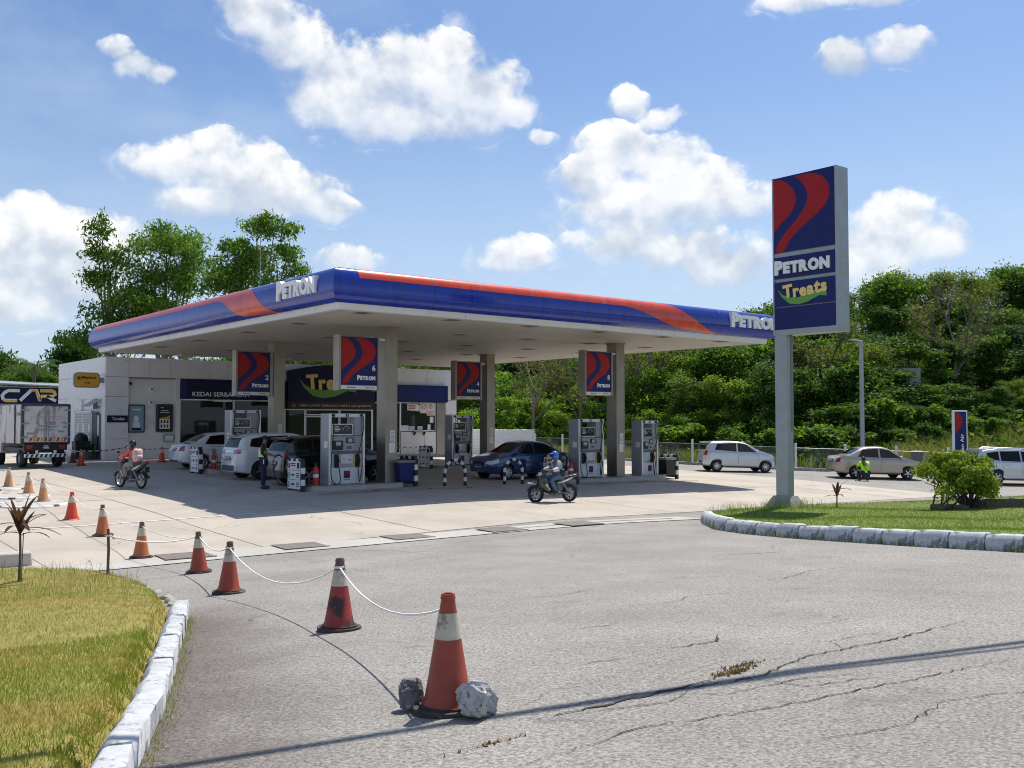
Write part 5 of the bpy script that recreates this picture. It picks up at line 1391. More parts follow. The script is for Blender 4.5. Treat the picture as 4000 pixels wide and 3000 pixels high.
MPV = dict(SUV); MPV.update(L=4.45, W=1.74, H=1.62, rails=True, wheels=(-1.30, 1.38),
    prof=[(-2.22, .62), (-2.21, 1.02), (-2.14, 1.22), (-1.98, 1.50), (-1.80, 1.58), (-.9, 1.63), (.1, 1.61), (.50, 1.53), (1.25, 1.12), (1.5, 1.06), (1.95, .95), (2.13, .82), (2.22, .56)], screen=(1.2, .58, .64, .56),
    wins=[([(1.0, 1.06), (-.10, 1.06)], [(.44, 1.46), (-.10, 1.53)]), ([(-.18, 1.06), (-1.10, 1.08)], [(-.18, 1.53), (-1.10, 1.50)]), ([(-1.17, 1.09), (-1.82, 1.16)], [(-1.17, 1.50), (-1.70, 1.42)])],
    sidelights=[([(-2.17, .92), (-1.90, .96)], [(-2.14, 1.10), (-1.86, 1.08)], 'taillight'), ([(1.76, .80), (2.1, .70)], [(1.70, .94), (2.04, .84)], 'headlight')])
BSEDAN = dict(SEDAN); BSEDAN.update(L=4.15, W=1.64, wheels=(-1.18, 1.27), wr=.29)
PI = math.pi
car('white sedan seen from behind at dispenser 2', SEDAN, 'car_white', (-.30, 12.25), 0, 'BWDG 7268', 7)
car('white SUV with black lower bumper behind the attendant', SUV, 'car_white', (-.62, 6.05), 0, 'BVEM 1267', 5)
car('black SUV refuelling at dispenser 6', SUV, 'car_black', (-.35, 2.98), 0, 'BBKA 4819', 5)
car('dark blue sedan facing out between the pump islands', BSEDAN, 'car_blue', (8.02, 2.95), PI, 'FWXL 1791', 9)
HD = math.atan2(-.575, .818)
car('white hatchback parked by the chain-link fence', HATCH, 'car_silver', (22.75, 4.0), HD + .03, '', 8)
car('beige sedan beside the crouching man in yellow', SEDAN, 'car_beige', (25.55, -1.85), HD, 'BWYM 6213', 5)
car('white estate car partly hidden behind the round shrub', MPV, 'car_silver', (29.35, -6.55), HD + .02, '', 6)

# ---- delivery truck
tk = thing('delivery_truck', 'dirty white box delivery truck seen from behind', 'truck', (-6.35, 15.75, g(-6.35, 17.5)), R(3))
bw_, bz0, bz1, bl = 1.78, .98, 2.54, 3.0
MB().box(-bw_ / 2 + .02, bw_ / 2 - .02, .04, bl, bz0, bz1).build('cargo_box', MAT['truck_white'], tk)
mb = MB()
for sx in (-1, 1):
    mb.box(sx * bw_ / 2 - .05, sx * bw_ / 2 + .05, -.02, .10, bz0 - .02, bz1 + .02)
    MB().box(sx * bw_ / 2 - .03, sx * bw_ / 2 + .03, 1.0, 1.06, bz0, bz1).build('side_rib', MAT['dark_grey'], tk)
mb.box(-bw_ / 2, bw_ / 2, -.02, .10, bz1 - .05, bz1 + .05); mb.box(-bw_ / 2, bw_ / 2, -.02, .10, bz0 - .06, bz0 + .05)
mb.build('box_frame', MAT['dark_grey'], tk)
for sx in (-1, 1):
    d_ = MB().box(min(sx * .02, sx * (bw_ / 2 - .06)), max(sx * .02, sx * (bw_ / 2 - .06)), -.03, .03, bz0 + .06, bz1 - .06).build('cargo_door', MAT['truck_white'], tk)
    mb = MB(); mb.tube([(sx * .08, -.05, bz0 + .02), (sx * .08, -.05, bz1 - .02)], .018, 6)
    for q in (.25, .8, 1.35): mb.box(min(sx * (bw_ / 2 - .22), sx * (bw_ / 2 + .04)), max(sx * (bw_ / 2 - .22), sx * (bw_ / 2 + .04)), -.055, -.03, bz0 + q - .03, bz0 + q + .03)
    mb.box(min(sx * .05, sx * .32), max(sx * .05, sx * .32), -.07, -.045, bz0 + .52, bz0 + .56)
    mb.build('lock_bar', MAT['galv'], d_)
    mb = MB()
    for k in range(5):
        x0 = sx * (.10 + k * .14); mb.prism([(x0, bz0 + .09), (x0 + .09, bz0 + .09), (x0 + .15, bz0 + .24), (x0 + .06, bz0 + .24)], 'y', -.034, -.03, k % 2)
    mb.build('warning_stripe', [MAT['brown_stripe'], MAT['amber']], d_)
mb = MB(); flat_text(mb, 'TASTE', MXZ(0, -.031, bz1 - .36), .62, .14, .003, .02, align='CENTER'); flat_text(mb, 'THE ENERGY!', MXZ(0, -.031, bz1 - .60), 1.25, .15, .003, .02, align='CENTER')
mb.build('lettering', MAT['print_pale'], tk)
mb = MB(); rg = random.Random(2)
for k in range(9): mb.blob((rg.uniform(-.72, .72), -.031, bz0 + rg.uniform(.62, .86)), (rg.uniform(.08, .24), .002, rg.uniform(.03, .07)), 9, 5, .25, rg)
mb.build('faded_print', MAT['print_grey'], tk)
for a_, b_, c_ in ((-.75, -.35, .36), (.45, .70, .44)): MB().box(a_, b_, -.034, -.031, bz0 + c_, bz0 + c_ + .08).build('faded_print', MAT['print_grey'], tk)
mb = MB(); flat_text(mb, 'TASTE', MXZ(-bw_ / 2 - .0, .85, bz1 - .45, -R(90)), .5, .14, .025, .02); mb.build('lettering', MAT['print_pale'], tk)
mb = MB(); mb.box(-.75, .75, .1, 4.7, .62, .80); mb.box(-.82, .82, -.02, .12, .70, 1.0); mb.build('chassis', MAT['black'], tk)
bp = MB().box(-.82, .82, -.12, .0, .42, .56).build('rear_bumper', MAT['white_paint'], tk)
mb = MB()
for k in range(9): x0 = -.80 + k * .18; mb.prism([(x0, .425), (x0 + .08, .425), (x0 + .13, .555), (x0 + .05, .555)], 'y', -.124, -.12)
mb.build('bumper_stripe', MAT['black'], bp)
for sx in (-1, 1): MB().box(sx * .35 - .05, sx * .35 + .05, -.06, 0, .56, .70).build('bumper_bracket', MAT['white_paint'], tk)
pl_ = MB().box(-.17, .17, -.05, -.03, .75, .93).build('number_plate', MAT['plate'], tk)
mb = MB(); flat_text(mb, 'NCF', MXZ(0, -.05, .85), .18, .06, .003, .02, align='CENTER'); flat_text(mb, '9888', MXZ(0, -.05, .77), .22, .06, .003, .02, align='CENTER'); mb.build('plate_text', MAT['letter_white'], pl_)
for sx in (-1, 1):
    MB().box(sx * .62 - .12, sx * .62 + .12, -.04, .0, .76, .92).build('tail_light', MAT['taillight'], tk)
    for y_ in (.75, 3.9):
        wt = obj('wheel', None, tk, (sx * .68, y_, .36))
        MB().lathe([(.2, -.13), (.33, -.13), (.36, -.08), (.36, .08), (.33, .13), (.2, .13)], 22, axis='x', caps=False).build('tyre', MAT['rubber'], wt, 40)
        MB().lathe([(.21, sx * .10), (.16, sx * .04), (.08, sx * .05), (.001, sx * .10)], 18, axis='x', caps=False).build('rim', MAT['galv'], wt, 40)
    MB().box(min(sx * .72, sx * .84), max(sx * .72, sx * .84), .25, .28, .18, .62).build('mudflap', MAT['black'], tk)
cab = MB().prism([(3.15, .55), (4.75, .55), (4.85, 1.15), (4.45, 2.10), (3.15, 2.15)], 'x', -.84, .84).build('cab', MAT['truck_white'], tk)
mb = MB(); mb.prism([(3.35, 1.35), (4.35, 1.30), (4.15, 1.95), (3.35, 1.98)], 'x', -.846, -.84); mb.prism([(3.35, 1.35), (4.35, 1.30), (4.15, 1.95), (3.35, 1.98)], 'x', .84, .846); mb.build('cab_window', MAT['car_glass'], cab)
mb = MB(); mb.tube([(-.84, 4.3, 1.5), (-1.02, 4.35, 1.55)], .02, 6); mb.cbox((-1.04, 4.32, 1.6), (.05, .16, .32)); mb.build('mirror', MAT['black'], tk)

# ---- motorcycles
def motorbike(label, loc, heading, body, accent, plate_front=None, stripe='white_gloss', rimm='mid_grey'):
    x, y = loc
    t_ = thing('motorcycle', label, 'motorcycle', (x, y, g(x, y)), heading)
    t_.scale = (.93, .93, .93)
    WB, r = 1.22, .285; xf, xr = WB / 2, -WB / 2
    for wx in (xf, xr):
        wt = obj('wheel', None, t_, (wx, 0, r))
        tube_ = [(r - .045 + .045 * math.cos(R(a)), .042 * math.sin(R(a))) for a in range(0, 361, 30)]
        MB().lathe(tube_, 30, axis='y', caps=False).build('tyre', MAT['rubber'], wt, 60)
        mb = MB(); mb.lathe([(r - .075, -.02), (r - .075, .02), (r - .10, .02), (r - .10, -.02), (r - .075, -.02)], 28, axis='y', caps=False)
        for k in range(5):
            M = Matrix.Rotation(2 * math.pi * k / 5 + .3, 3, 'Y'); mb.cbox(tuple(M @ Vector((r * .36, 0, 0))), (r * .66, .022, .028), 0, M)
        mb.lathe([(.04, -.06), (.04, .06)], 12, axis='y'); mb.build('rim', MAT[rimm], wt, 40)
        MB().lathe([(.10, 0), (.10, .006), (.001, .006)], 20, (0, .05, 0), axis='y').build('brake_disc', MAT['galv'], wt, 40)
    mb = MB()
    for sy in (-1, 1): mb.tube([(xf, sy * .075, r), (xf - .14, sy * .075, r + .42), (xf - .19, sy * .06, r + .56)], [.022, .026, .028], 8)
    mb.build('fork', MAT['dark_grey'], t_, 50)
    mb = MB(); rows = []
    for a in range(20, 150, 10):
        rows.append([(xf + (r + .04) * math.cos(R(a)), s_ * .06, r + (r + .04) * math.sin(R(a)) - (abs(s_) == 1) * .03) for s_ in (-1, -.5, 0, .5, 1)])
    mb.grid(rows); mb.build('front_fender', MAT[body], t_, 60)
    # leg shield, tail and belly as shaped solids
    def slab(name, poly, w0, mat, taper=.6, parent=None):
        P = chaikin(poly, 1); n = len(P); mb = MB(); cx_ = sum(q[0] for q in P) / n; cz_ = sum(q[1] for q in P) / n
        rings = []
        for yy, s_ in ((-w0, taper), (-w0 * .8, .92), (-w0 * .4, 1), (w0 * .4, 1), (w0 * .8, .92), (w0, taper)):
            rings.append([(cx_ + (q[0] - cx_) * s_, yy, cz_ + (q[1] - cz_) * s_) for q in P])
        mb.grid(rings, closed=True); mb.f += [tuple(range(n)), tuple(range(5 * n, 6 * n))[::-1]]; mb.m += [0, 0]
        return mb.build(name, MAT[mat], parent or t_, 55)
    slab('leg_shield', [(.54, .58), (.48, .90), (.34, .98), (.18, .66), (.04, .36), (.12, .25), (.38, .34)], .17, body)
    slab('handlebar_cowl', [(.46, .86), (.44, 1.00), (.32, 1.07), (.24, 1.0), (.28, .88)], .13, body)
    slab('headlight', [(.50, .86), (.48, .98), (.43, .97), (.44, .86)], .09, 'headlight', .8)
    slab('tail_cowl', [(-.05, .56), (-.02, .70), (-.40, .80), (-.86, .93), (-.90, .88), (-.66, .68), (-.34, .56)], .11, body)
    slab('side_accent', [(-.05, .60), (-.30, .70), (-.82, .88), (-.60, .72), (-.30, .62)], .125, stripe)
    slab('side_accent', [(.40, .62), (.34, .70), (.22, .50), (.12, .36), (.16, .34), (.28, .50)], .185, stripe, .5)
    slab('seat', [(.02, .70), (-.05, .78), (-.30, .79), (-.50, .84), (-.80, .90), (-.78, .84), (-.40, .74)], .12, 'black')
    slab('underframe', [(.30, .34), (.18, .62), (-.05, .62), (-.20, .50), (-.18, .30), (.10, .24)], .07, 'dark_grey')
    slab('engine', [(.20, .30), (.20, .44), (-.12, .44), (-.20, .32), (-.10, .20), (.12, .20)], .12, 'mid_grey')
    slab('tail_light', [(-.86, .86), (-.88, .93), (-.94, .93), (-.92, .86)], .08, 'taillight', .8)
    mb = MB(); rows = []
    for a in range(40, 165, 12): rows.append([(xr + (r + .05) * math.cos(R(a)), s_ * .06, r + (r + .05) * math.sin(R(a))) for s_ in (-1, 0, 1)])
    mb.grid(rows); mb.build('rear_fender', MAT['black'], t_, 60)
    mb = MB(); mb.box(-.93, -.91, -.09, .09, .56, .74); mb.build('number_plate', MAT['plate'], t_)
    mb = MB(); mb.tube([(.05, -.13, .24), (-.3, -.14, .26), (-.45, -.15, .30), (-.85, -.15, .40)], [.018, .02, .045, .04], 10); mb.build('exhaust', MAT['dark_grey'], t_, 50)
    mb = MB(); mb.tube([(-.05, -.09, .32), (xr, -.09, r)], .022, 6); mb.tube([(-.05, .09, .32), (xr, .09, r)], .022, 6); mb.tube([(-.3, -.11, .62), (xr + .04, -.11, r + .03)], .03, 8); mb.tube([(-.3, .11, .62), (xr + .04, .11, r + .03)], .03, 8); mb.build('swing_arm', MAT['mid_grey'], t_, 50)
    mb = MB(); mb.tube([(.20, -.36, 1.00), (.28, -.20, 1.03), (.34, 0, .98), (.28, .20, 1.03), (.20, .36, 1.00)], .014, 8); mb.build('handlebar', MAT['black'], t_, 50)
    for sy in (-1, 1):
        MB().tube([(.20, sy * .37, 1.0), (.27, sy * .23, 1.03)], .022, 8).build('grip', MAT['rubber'], t_, 50)
        MB().tube([(.27, sy * .24, 1.03), (.26, sy * .30, 1.2)], .007, 5).cbox((.26, sy * .32, 1.24), (.025, .11, .075), bev=.01).build('mirror', MAT['black'], t_, 50)
    mb = MB()
    for sy in (-1, 1): mb.tube([(.02, sy * .10, .28), (.02, sy * .25, .28)], .016, 6); mb.tube([(-.36, sy * .1, .36), (-.36, sy * .22, .38)], .014, 6)
    mb.build('footpeg', MAT['black'], t_)
    if plate_front:
        p_ = MB().prism([(.62, .575), (.86, .615), (.86, .675), (.62, .635)], 'y', -.085, -.08).build('front_plate', MAT['letter_white'], t_)
    return t_
HB = math.atan2(.241, -.970)
motorbike('black and white motorcycle ridden by the blue-helmeted rider', (2.75, -4.98), HB, 'car_black', 'white_gloss', True, 'white_gloss', 'black')
HL = R(106)
motorbike('grey motorcycle ridden toward the store by the rider with a backpack', (-6.45, 4.92), HL, 'dark_grey', 'white_gloss', None, 'alu', 'alu')

# ================================================================== people
def skin(J, edges, grow=0., sub=1):
    names = [n for n in J]; idx = {n: i for i, n in enumerate(names)}
    me = bpy.data.meshes.new('sk'); bm = bmesh.new(); lay = bm.verts.layers.skin.verify()
    vs = []
    for i, n in enumerate(names):
        v = bm.verts.new(J[n][:3]); r = J[n][3] + grow; v[lay].radius = (r, r); v[lay].use_root = (i == 0); vs.append(v)
    for a, b in edges: bm.edges.new((vs[idx[a]], vs[idx[b]]))
    bm.to_mesh(me); bm.free()
    o = bpy.data.objects.new('sk', me); COL.objects.link(o)
    m1 = o.modifiers.new('s', 'SKIN'); m1.use_smooth_shade = True
    m2 = o.modifiers.new('u', 'SUBSURF'); m2.levels = sub; m2.render_levels = sub
    nm = eval_mesh(o)
    vsn = [tuple(v.co) for v in nm.vertices]; fsn = [tuple(p_.vertices) for p_ in nm.polygons]
    bpy.data.objects.remove(o); bpy.data.meshes.remove(nm)
    return vsn, fsn
def sub(J, keys): return {k: J[k] for k in keys}
def person(label, loc, heading, J, mats, extra=None, z=None):
    x, y = loc
    t_ = thing('person', label, 'person', (x, y, g(x, y) if z is None else z), heading)
    E_ = [('pelvis', 'spine'), ('spine', 'chest'), ('chest', 'neck'), ('neck', 'jaw'), ('jaw', 'crown')]
    for s in 'LR': E_ += [('pelvis', 'hip' + s), ('hip' + s, 'knee' + s), ('knee' + s, 'ankle' + s), ('ankle' + s, 'toe' + s), ('chest', 'sho' + s), ('sho' + s, 'elb' + s), ('elb' + s, 'wri' + s), ('wri' + s, 'hand' + s)]
    v, f = skin(J, E_); mb = MB(); mb.add(v, f)
    hd = Vector(J['crown'][:3]); jw = Vector(J['jaw'][:3]); up = (hd - jw).normalized(); hc = (hd + jw) / 2
    mb.blob(tuple(hc + Vector((.088, 0, -.005))), (.018, .014, .024), 6, 5)
    for s in (-1, 1):
        mb.blob(tuple(hc + Vector((-.005, s * .083, -.005))), (.018, .01, .03), 6, 5)
    for s in 'LR':     # five fingers from each palm
        w_, h_ = Vector(J['wri' + s][:3]), Vector(J['hand' + s][:3]); d = (h_ - w_).normalized(); sd = d.cross(Vector((0, 0, 1))).normalized(); dn = sd.cross(d)
        for k, (ofs, ln) in enumerate(((-.03, .065), (-.01, .075), (.01, .07), (.03, .055))):
            b = h_ + sd * ofs + d * .02; mb.tube([b, b + d * ln * .6 - dn * .01, b + d * ln * .8 - dn * .045], [.010, .009, .007], 5)
        q = 1 if s == 'L' else -1; b = h_ + sd * (.035 * q); mb.tube([b, b + sd * .03 * q + d * .03, b + sd * .025 * q + d * .055 - dn * .02], [.011, .010, .008], 5)
    mb.build('body', MAT[mats['skin']], t_, 80)
    mb = MB()
    for s in (-1, 1): mb.blob(tuple(hc + Vector((.078, s * .03, .012))), (.006, .012, .006), 6, 4)
    mb.box(hc.x + .078, hc.x + .086, -.022, .022, hc.z - .052, hc.z - .046); mb.build('face_features', MAT['hair'], t_)
    legs = ['pelvis', 'hipL', 'kneeL', 'ankleL', 'hipR', 'kneeR', 'ankleR']
    v, f = skin(sub(J, legs), [('pelvis', 'hipL'), ('hipL', 'kneeL'), ('kneeL', 'ankleL'), ('pelvis', 'hipR'), ('hipR', 'kneeR'), ('kneeR', 'ankleR')], .022)
    MB().add(v, f).build('trousers', MAT[mats['trousers']], t_, 80)
    tor = ['spine', 'pelvis', 'chest', 'shoL', 'elbL', 'shoR', 'elbR']
    J2 = dict(J)
    if mats.get('short', True):
        for s in 'LR':
            a, b = Vector(J['sho' + s][:3]), Vector(J['elb' + s][:3]); c = a.lerp(b, .8); J2['elb' + s] = (*c, J['elb' + s][3] + .008)
    v, f = skin(sub(J2, tor), [('spine', 'pelvis'), ('spine', 'chest'), ('chest', 'shoL'), ('shoL', 'elbL'), ('chest', 'shoR'), ('shoR', 'elbR')], .024)
    MB().add(v, f).build('shirt', MAT[mats['shirt']], t_, 80)
    if not mats.get('short', True):
        for s in 'LR':
            mb = MB(); mb.tube([J['elb' + s][:3], tuple(Vector(J['elb' + s][:3]).lerp(Vector(J['wri' + s][:3]), .5)), J['wri' + s][:3]], [J['elb' + s][3] + .03, J['elb' + s][3] + .022, J['wri' + s][3] + .018], 10)
            mb.build('sleeve', MAT[mats.get('sleeve', mats['shirt'])], t_, 60)
    for s in 'LR':
        a, b = Vector(J['ankle' + s][:3]), Vector(J['toe' + s][:3]); d = b - a; an = math.atan2(d.y, d.x)
        mb = MB(); c = a.lerp(b, .45); mb.blob((c.x, c.y, c.z - .01), (.15, .055, .05), 12, 7, rot=Matrix.Rotation(an, 3, 'Z')); mb.build('shoe', MAT[mats.get('shoe', 'black')], t_, 60)
    return t_, hc
def mirror(J):
    out = {}
    for k, v in J.items():
        if k.endswith('*'):
            out[k[:-1] + 'L'] = v; out[k[:-1] + 'R'] = (v[0], -v[1], v[2], v[3])
        else: out[k] = v
    return out
STAND = mirror({'pelvis': (0, 0, .93, .125), 'spine': (-.01, 0, 1.12, .125), 'chest': (.01, 0, 1.32, .135), 'neck': (.03, 0, 1.46, .055), 'jaw': (.05, 0, 1.52, .068), 'crown': (.05, 0, 1.63, .08),
    'hip*': (0, .09, .90, .095), 'knee*': (.02, .11, .49, .066), 'ankle*': (0, .12, .10, .042), 'toe*': (.13, .14, .045, .036), 'sho*': (0, .19, 1.40, .058), 'elb*': (.08, .24, 1.15, .044), 'wri*': (.28, .17, 1.07, .030), 'hand*': (.34, .15, 1.06, .032)})
t_, hc = person('attendant in pale green safety vest holding a nozzle behind the black SUV', (-3.22, 2.15), R(-28), STAND, dict(skin='skin', trousers='cloth_navy', shirt='cloth_black'))
v, f = skin({'spine': (-.01, 0, 1.12, .168), 'chest': (.0, 0, 1.32, .180), 'low': (0, 0, .97, .165)}, [('spine', 'chest'), ('spine', 'low')]); MB().add(v, f).build('safety_vest', MAT['vest'], t_, 80)
mb = MB(); mb.blob((hc.x - .005, 0, hc.z + .06), (.105, .095, .075), 14, 8); mb.cbox((hc.x + .12, 0, hc.z + .055), (.10, .14, .014), bev=.005); mb.build('cap', MAT['cloth_black'], t_, 60)
mb = MB(); mb.cbox((.02, -.17, .88), (.03, .09, .14)); mb.build('name_tag', MAT['paper'], t_)
nz = thing('fuel_nozzle', 'fuel nozzle held by the attendant against the black SUV', 'nozzle', (-2.9, 1.98, g(-3, 2) + 1.06), R(-28))
mb = MB(); mb.tube([(0, 0, 0), (.14, 0, .02), (.24, 0, -.05)], [.03, .03, .014], 8); hose(mb, [(0, 0, -.02), (-.06, 0, -.3), (.1, .05, -.85), (.5, .1, -.98)], .016); mb.build('nozzle_body', MAT['black'], nz, 50)

RIDE = mirror({'pelvis': (-.22, 0, .87, .12), 'spine': (-.20, 0, 1.04, .12), 'chest': (-.13, 0, 1.22, .13), 'neck': (-.08, 0, 1.36, .055), 'jaw': (-.05, 0, 1.43, .068), 'crown': (-.05, 0, 1.54, .08),
    'hip*': (-.20, .09, .85, .09), 'knee*': (.14, .17, .75, .064), 'ankle*': (-.02, .19, .38, .042), 'toe*': (.12, .20, .325, .034), 'sho*': (-.13, .19, 1.30, .056), 'elb*': (-.02, .28, 1.08, .044), 'wri*': (.16, .33, 1.04, .030), 'hand*': (.21, .33, 1.03, .032)})
def helmet(t_, hc, mat, visor=True):
    mb = MB(); mb.blob((hc.x - .015, 0, hc.z + .03), (.145, .128, .135), 18, 12); o = mb.build('helmet', MAT[mat], t_, 60)
    # keep the face opening clear
    bm = bmesh.new(); bm.from_mesh(o.data); dl = [f_ for f_ in bm.faces if f_.calc_center_median().x > hc.x + .055 and f_.calc_center_median().z < hc.z + .055]
    bmesh.ops.delete(bm, geom=dl, context='FACES'); bm.to_mesh(o.data); bm.free()
    if visor: MB().cbox((hc.x + .13, 0, hc.z + .075), (.09, .18, .012), bev=.004).build('visor', MAT['galv'], t_)
    mb = MB(); mb.lathe([(.1475, 0), (.1475, .018)], 20, (hc.x - .015, 0, hc.z - .01), caps=False); mb.xf(Matrix.Translation((hc.x - .015, 0, 0)) @ Matrix.Diagonal((1, .885, 1, 1)) @ Matrix.Translation((-hc.x + .015, 0, 0)))
t_, hc = person('rider in blue helmet and pale jacket on the black and white motorcycle', (2.75, -4.98), HB, RIDE, dict(skin='skin', trousers='jeans', shirt='shirt_blue', short=False, sleeve='sleeve')); t_.scale = (.93, .93, .93)
helmet(t_, hc, 'helmet_blue')
mb = MB(); mb.cbox((-.27, .16, .96), (.16, .10, .24), bev=.03); mb.build('bag', MAT['black'], t_, 40)
v, f = skin({'spine': (-.20, 0, 1.02, .150), 'low': (-.22, 0, .92, .155)}, [('spine', 'low')]); MB().add(v, f).build('jacket_hem', MAT['sleeve'], t_, 80)
t_, hc = person('rider in black helmet and red top with pink backpack', (-6.45, 4.92), HL, RIDE, dict(skin='skin', trousers='grey_cloth', shirt='coral', short=False)); t_.scale = (.93, .93, .93)
helmet(t_, hc, 'helmet_black', False)
bp = MB().cbox((-.37, 0, 1.12), (.20, .34, .46), bev=.06).build('backpack', MAT['pink_bag'], t_, 50)
mb = MB(); mb.cbox((-.49, 0, 1.04), (.06, .24, .20), bev=.025); mb.build('pocket', MAT['pink_bag'], bp, 50)
mb = MB()
for s in (-1, 1): mb.tube([(-.29, s * .12, .95), (-.10, s * .15, 1.12), (-.08, s * .14, 1.30), (-.27, s * .10, 1.36)], .018, 6)
mb.build('strap', MAT['black'], bp, 50)
SQUAT = mirror({'pelvis': (0, 0, .34, .125), 'spine': (.04, 0, .52, .12), 'chest': (.11, 0, .73, .13), 'neck': (.16, 0, .87, .055), 'jaw': (.19, 0, .92, .066), 'crown': (.20, 0, 1.02, .08),
    'hip*': (.02, .10, .33, .09), 'knee*': (.36, .20, .47, .064), 'ankle*': (.12, .18, .10, .042), 'toe*': (.26, .20, .04, .034), 'sho*': (.11, .19, .81, .056), 'elb*': (.30, .27, .60, .044), 'wri*': (.48, .18, .52, .030), 'hand*': (.54, .15, .51, .032)})
t_, hc = person('man in bright yellow-green shirt crouching at the beige sedan rear wheel', (23.50, -2.65), math.atan2(.818, .575), SQUAT, dict(skin='skin', trousers='cloth_navy', shirt='hivis'))
MB().blob((hc.x - .025, 0, hc.z + .025), (.10, .092, .10), 14, 8).build('hair', MAT['hair'], t_, 60)
mb = MB(); mb.tube([(-.05, -.13, .34), (-.09, -.02, .52), (-.03, .10, .74), (.09, .14, .90)], .014, 6); mb.cbox((-.08, -.16, .36), (.08, .16, .14), bev=.02); mb.build('shoulder_bag', MAT['black'], t_, 50)

# ================================================================== tall sign, lamp, air sign, fence
py_ = thing('pylon_sign', 'tall blue and red roadside sign on a grey steel post', 'sign', (7.2, -10.16, g(7.2, -10.16) + .12))
bz = py_.location.z
MB().prism([(-.56, -.50), (.28, -.50), (.28, .54), (-.56, .54)], 'z', -.15, .02).build('footing', MAT['concrete'], py_)
mb = MB(); mb.add([(-.52, -.46, .0), (.24, -.46, .0), (.24, .50, .0), (-.52, .50, .0), (-.32, -.26, .36), (.06, -.26, .36), (.06, .30, .36), (-.32, .30, .36)], [(0, 3, 2, 1), (4, 5, 6, 7), (0, 1, 5, 4), (1, 2, 6, 5), (2, 3, 7, 6), (3, 0, 4, 7)]); mb.build('pedestal', MAT['old_concrete'], py_, 30)
zs0 = 4.72 - bz; zs1 = 9.28 - bz
MB().cbox((-.13, .03, zs0 / 2 + .1), (.28, .42, zs0 + .2), bev=.01).build('post', MAT['galv'], py_, 30)
MB().cbox((-.05, -.185, zs0 * .72), (.12, .02, zs0 * .55), bev=.005).build('post_channel', MAT['mid_grey'], py_, 30)
Y0, Y1 = .26, -1.84; XD = .29
mb = MB(); mb.box(-XD, XD, Y1 - .0, Y1 + .05, zs0, zs1); mb.box(-XD, XD, Y0 - .05, Y0, zs0, zs1); mb.box(-XD + .0, XD, Y1 + .05, Y0 - .05, zs0, zs0 + .15)
mb.box(-XD + .03, XD - .03, Y1 + .05, Y0 - .05, zs0 + .15, zs1 - .02); mb.build('sign_frame', MAT['galv'], py_)
def face(z0, z1, name='face_panel', mat='sign_blue'): return MB().box(-XD - .012, -XD + .03, Y1 + .055, Y0 - .055, z0, z1).build(name, MAT[mat], py_)
Hh = zs1 - zs0
# the face looks to -x: text runs from +y (far) to -y (near)
def MF(y, z, off=0.): return MXZ(-XD - .012 - off, y, z, -R(90))
f1 = face(zs0 + Hh * .520, zs1 - .015)
mb = MB(); logo(mb, MF(Y0 - .06, zs0 + Hh * .522), 1.90, Hh * .465, .004); mb.build('emblem', MAT['sign_red'], f1)
f2 = face(zs0 + Hh * .355, zs0 + Hh * .490)
brand(py_, MF(Y0 - .10, zs0 + Hh * .378), 1.80, Hh * .090, .05)
f3 = face(zs0 + Hh * .178, zs0 + Hh * .333)
treats(py_, MF(Y0 - .18, zs0 + Hh * .218), 1.60, ext=.02)
f4 = face(zs0 + .16, zs0 + Hh * .172)
lp = thing('lamp_post', 'slim grey lamp post behind the beige sedan', 'lamp post', (30.4, 1.7, float(hz(30.4, 1.7))))
zt_ = 6.55 - lp.location.z
MB().tube([(0, 0, -.2), (0, 0, zt_)], [.13, .11], 12).build('pole', MAT['galv'], lp, 40)
mb = MB(); mb.cbox((-.24, .16, zt_ + .0), (.62, .26, .09), 0, Matrix.Rotation(-.55, 3, 'Z') @ Matrix.Rotation(.15, 3, 'Y'), .02); mb.build('lamp_head', MAT['galv'], lp, 30)
# air and water sign
aw = thing('air_water_sign', 'narrow upright blue sign reading dan Air beyond the white estate car', 'sign', (30.0, -3.75, g(30, -3.75)), R(-32))
hA = 2.80 - aw.location.z
MB().cbox((0, 0, hA / 2), (.72, .16, hA), bev=.01).build('case', MAT['letter_white'], aw, 30)
fp = MB().box(-.30, .30, -.088, -.08, .1, hA - .06).build('face', MAT['sign_blue'], aw)
rp = [(-.29, hA - .10), (-.1, hA - .12), (.06, hA - .28), (.10, hA - .5), (.02, hA - .75), (-.16, hA - 1.0), (-.29, hA - 1.16)]
MB().prism(rp, 'y', -.092, -.088).build('emblem', MAT['sign_red'], fp)
mb = MB(); flat_text(mb, 'Angin dan Air', MXZ(.20, -.088, .42, 0, R(90)), 1.75, .22, .005, .02); mb.build('lettering', MAT['letter_white'], fp)
mb = MB(); flat_text(mb, 'P', MXZ(.04, -.092, hA - .52, 0, R(90)), None, .13, .004, .02); mb.build('lettering', MAT['navy'], fp)
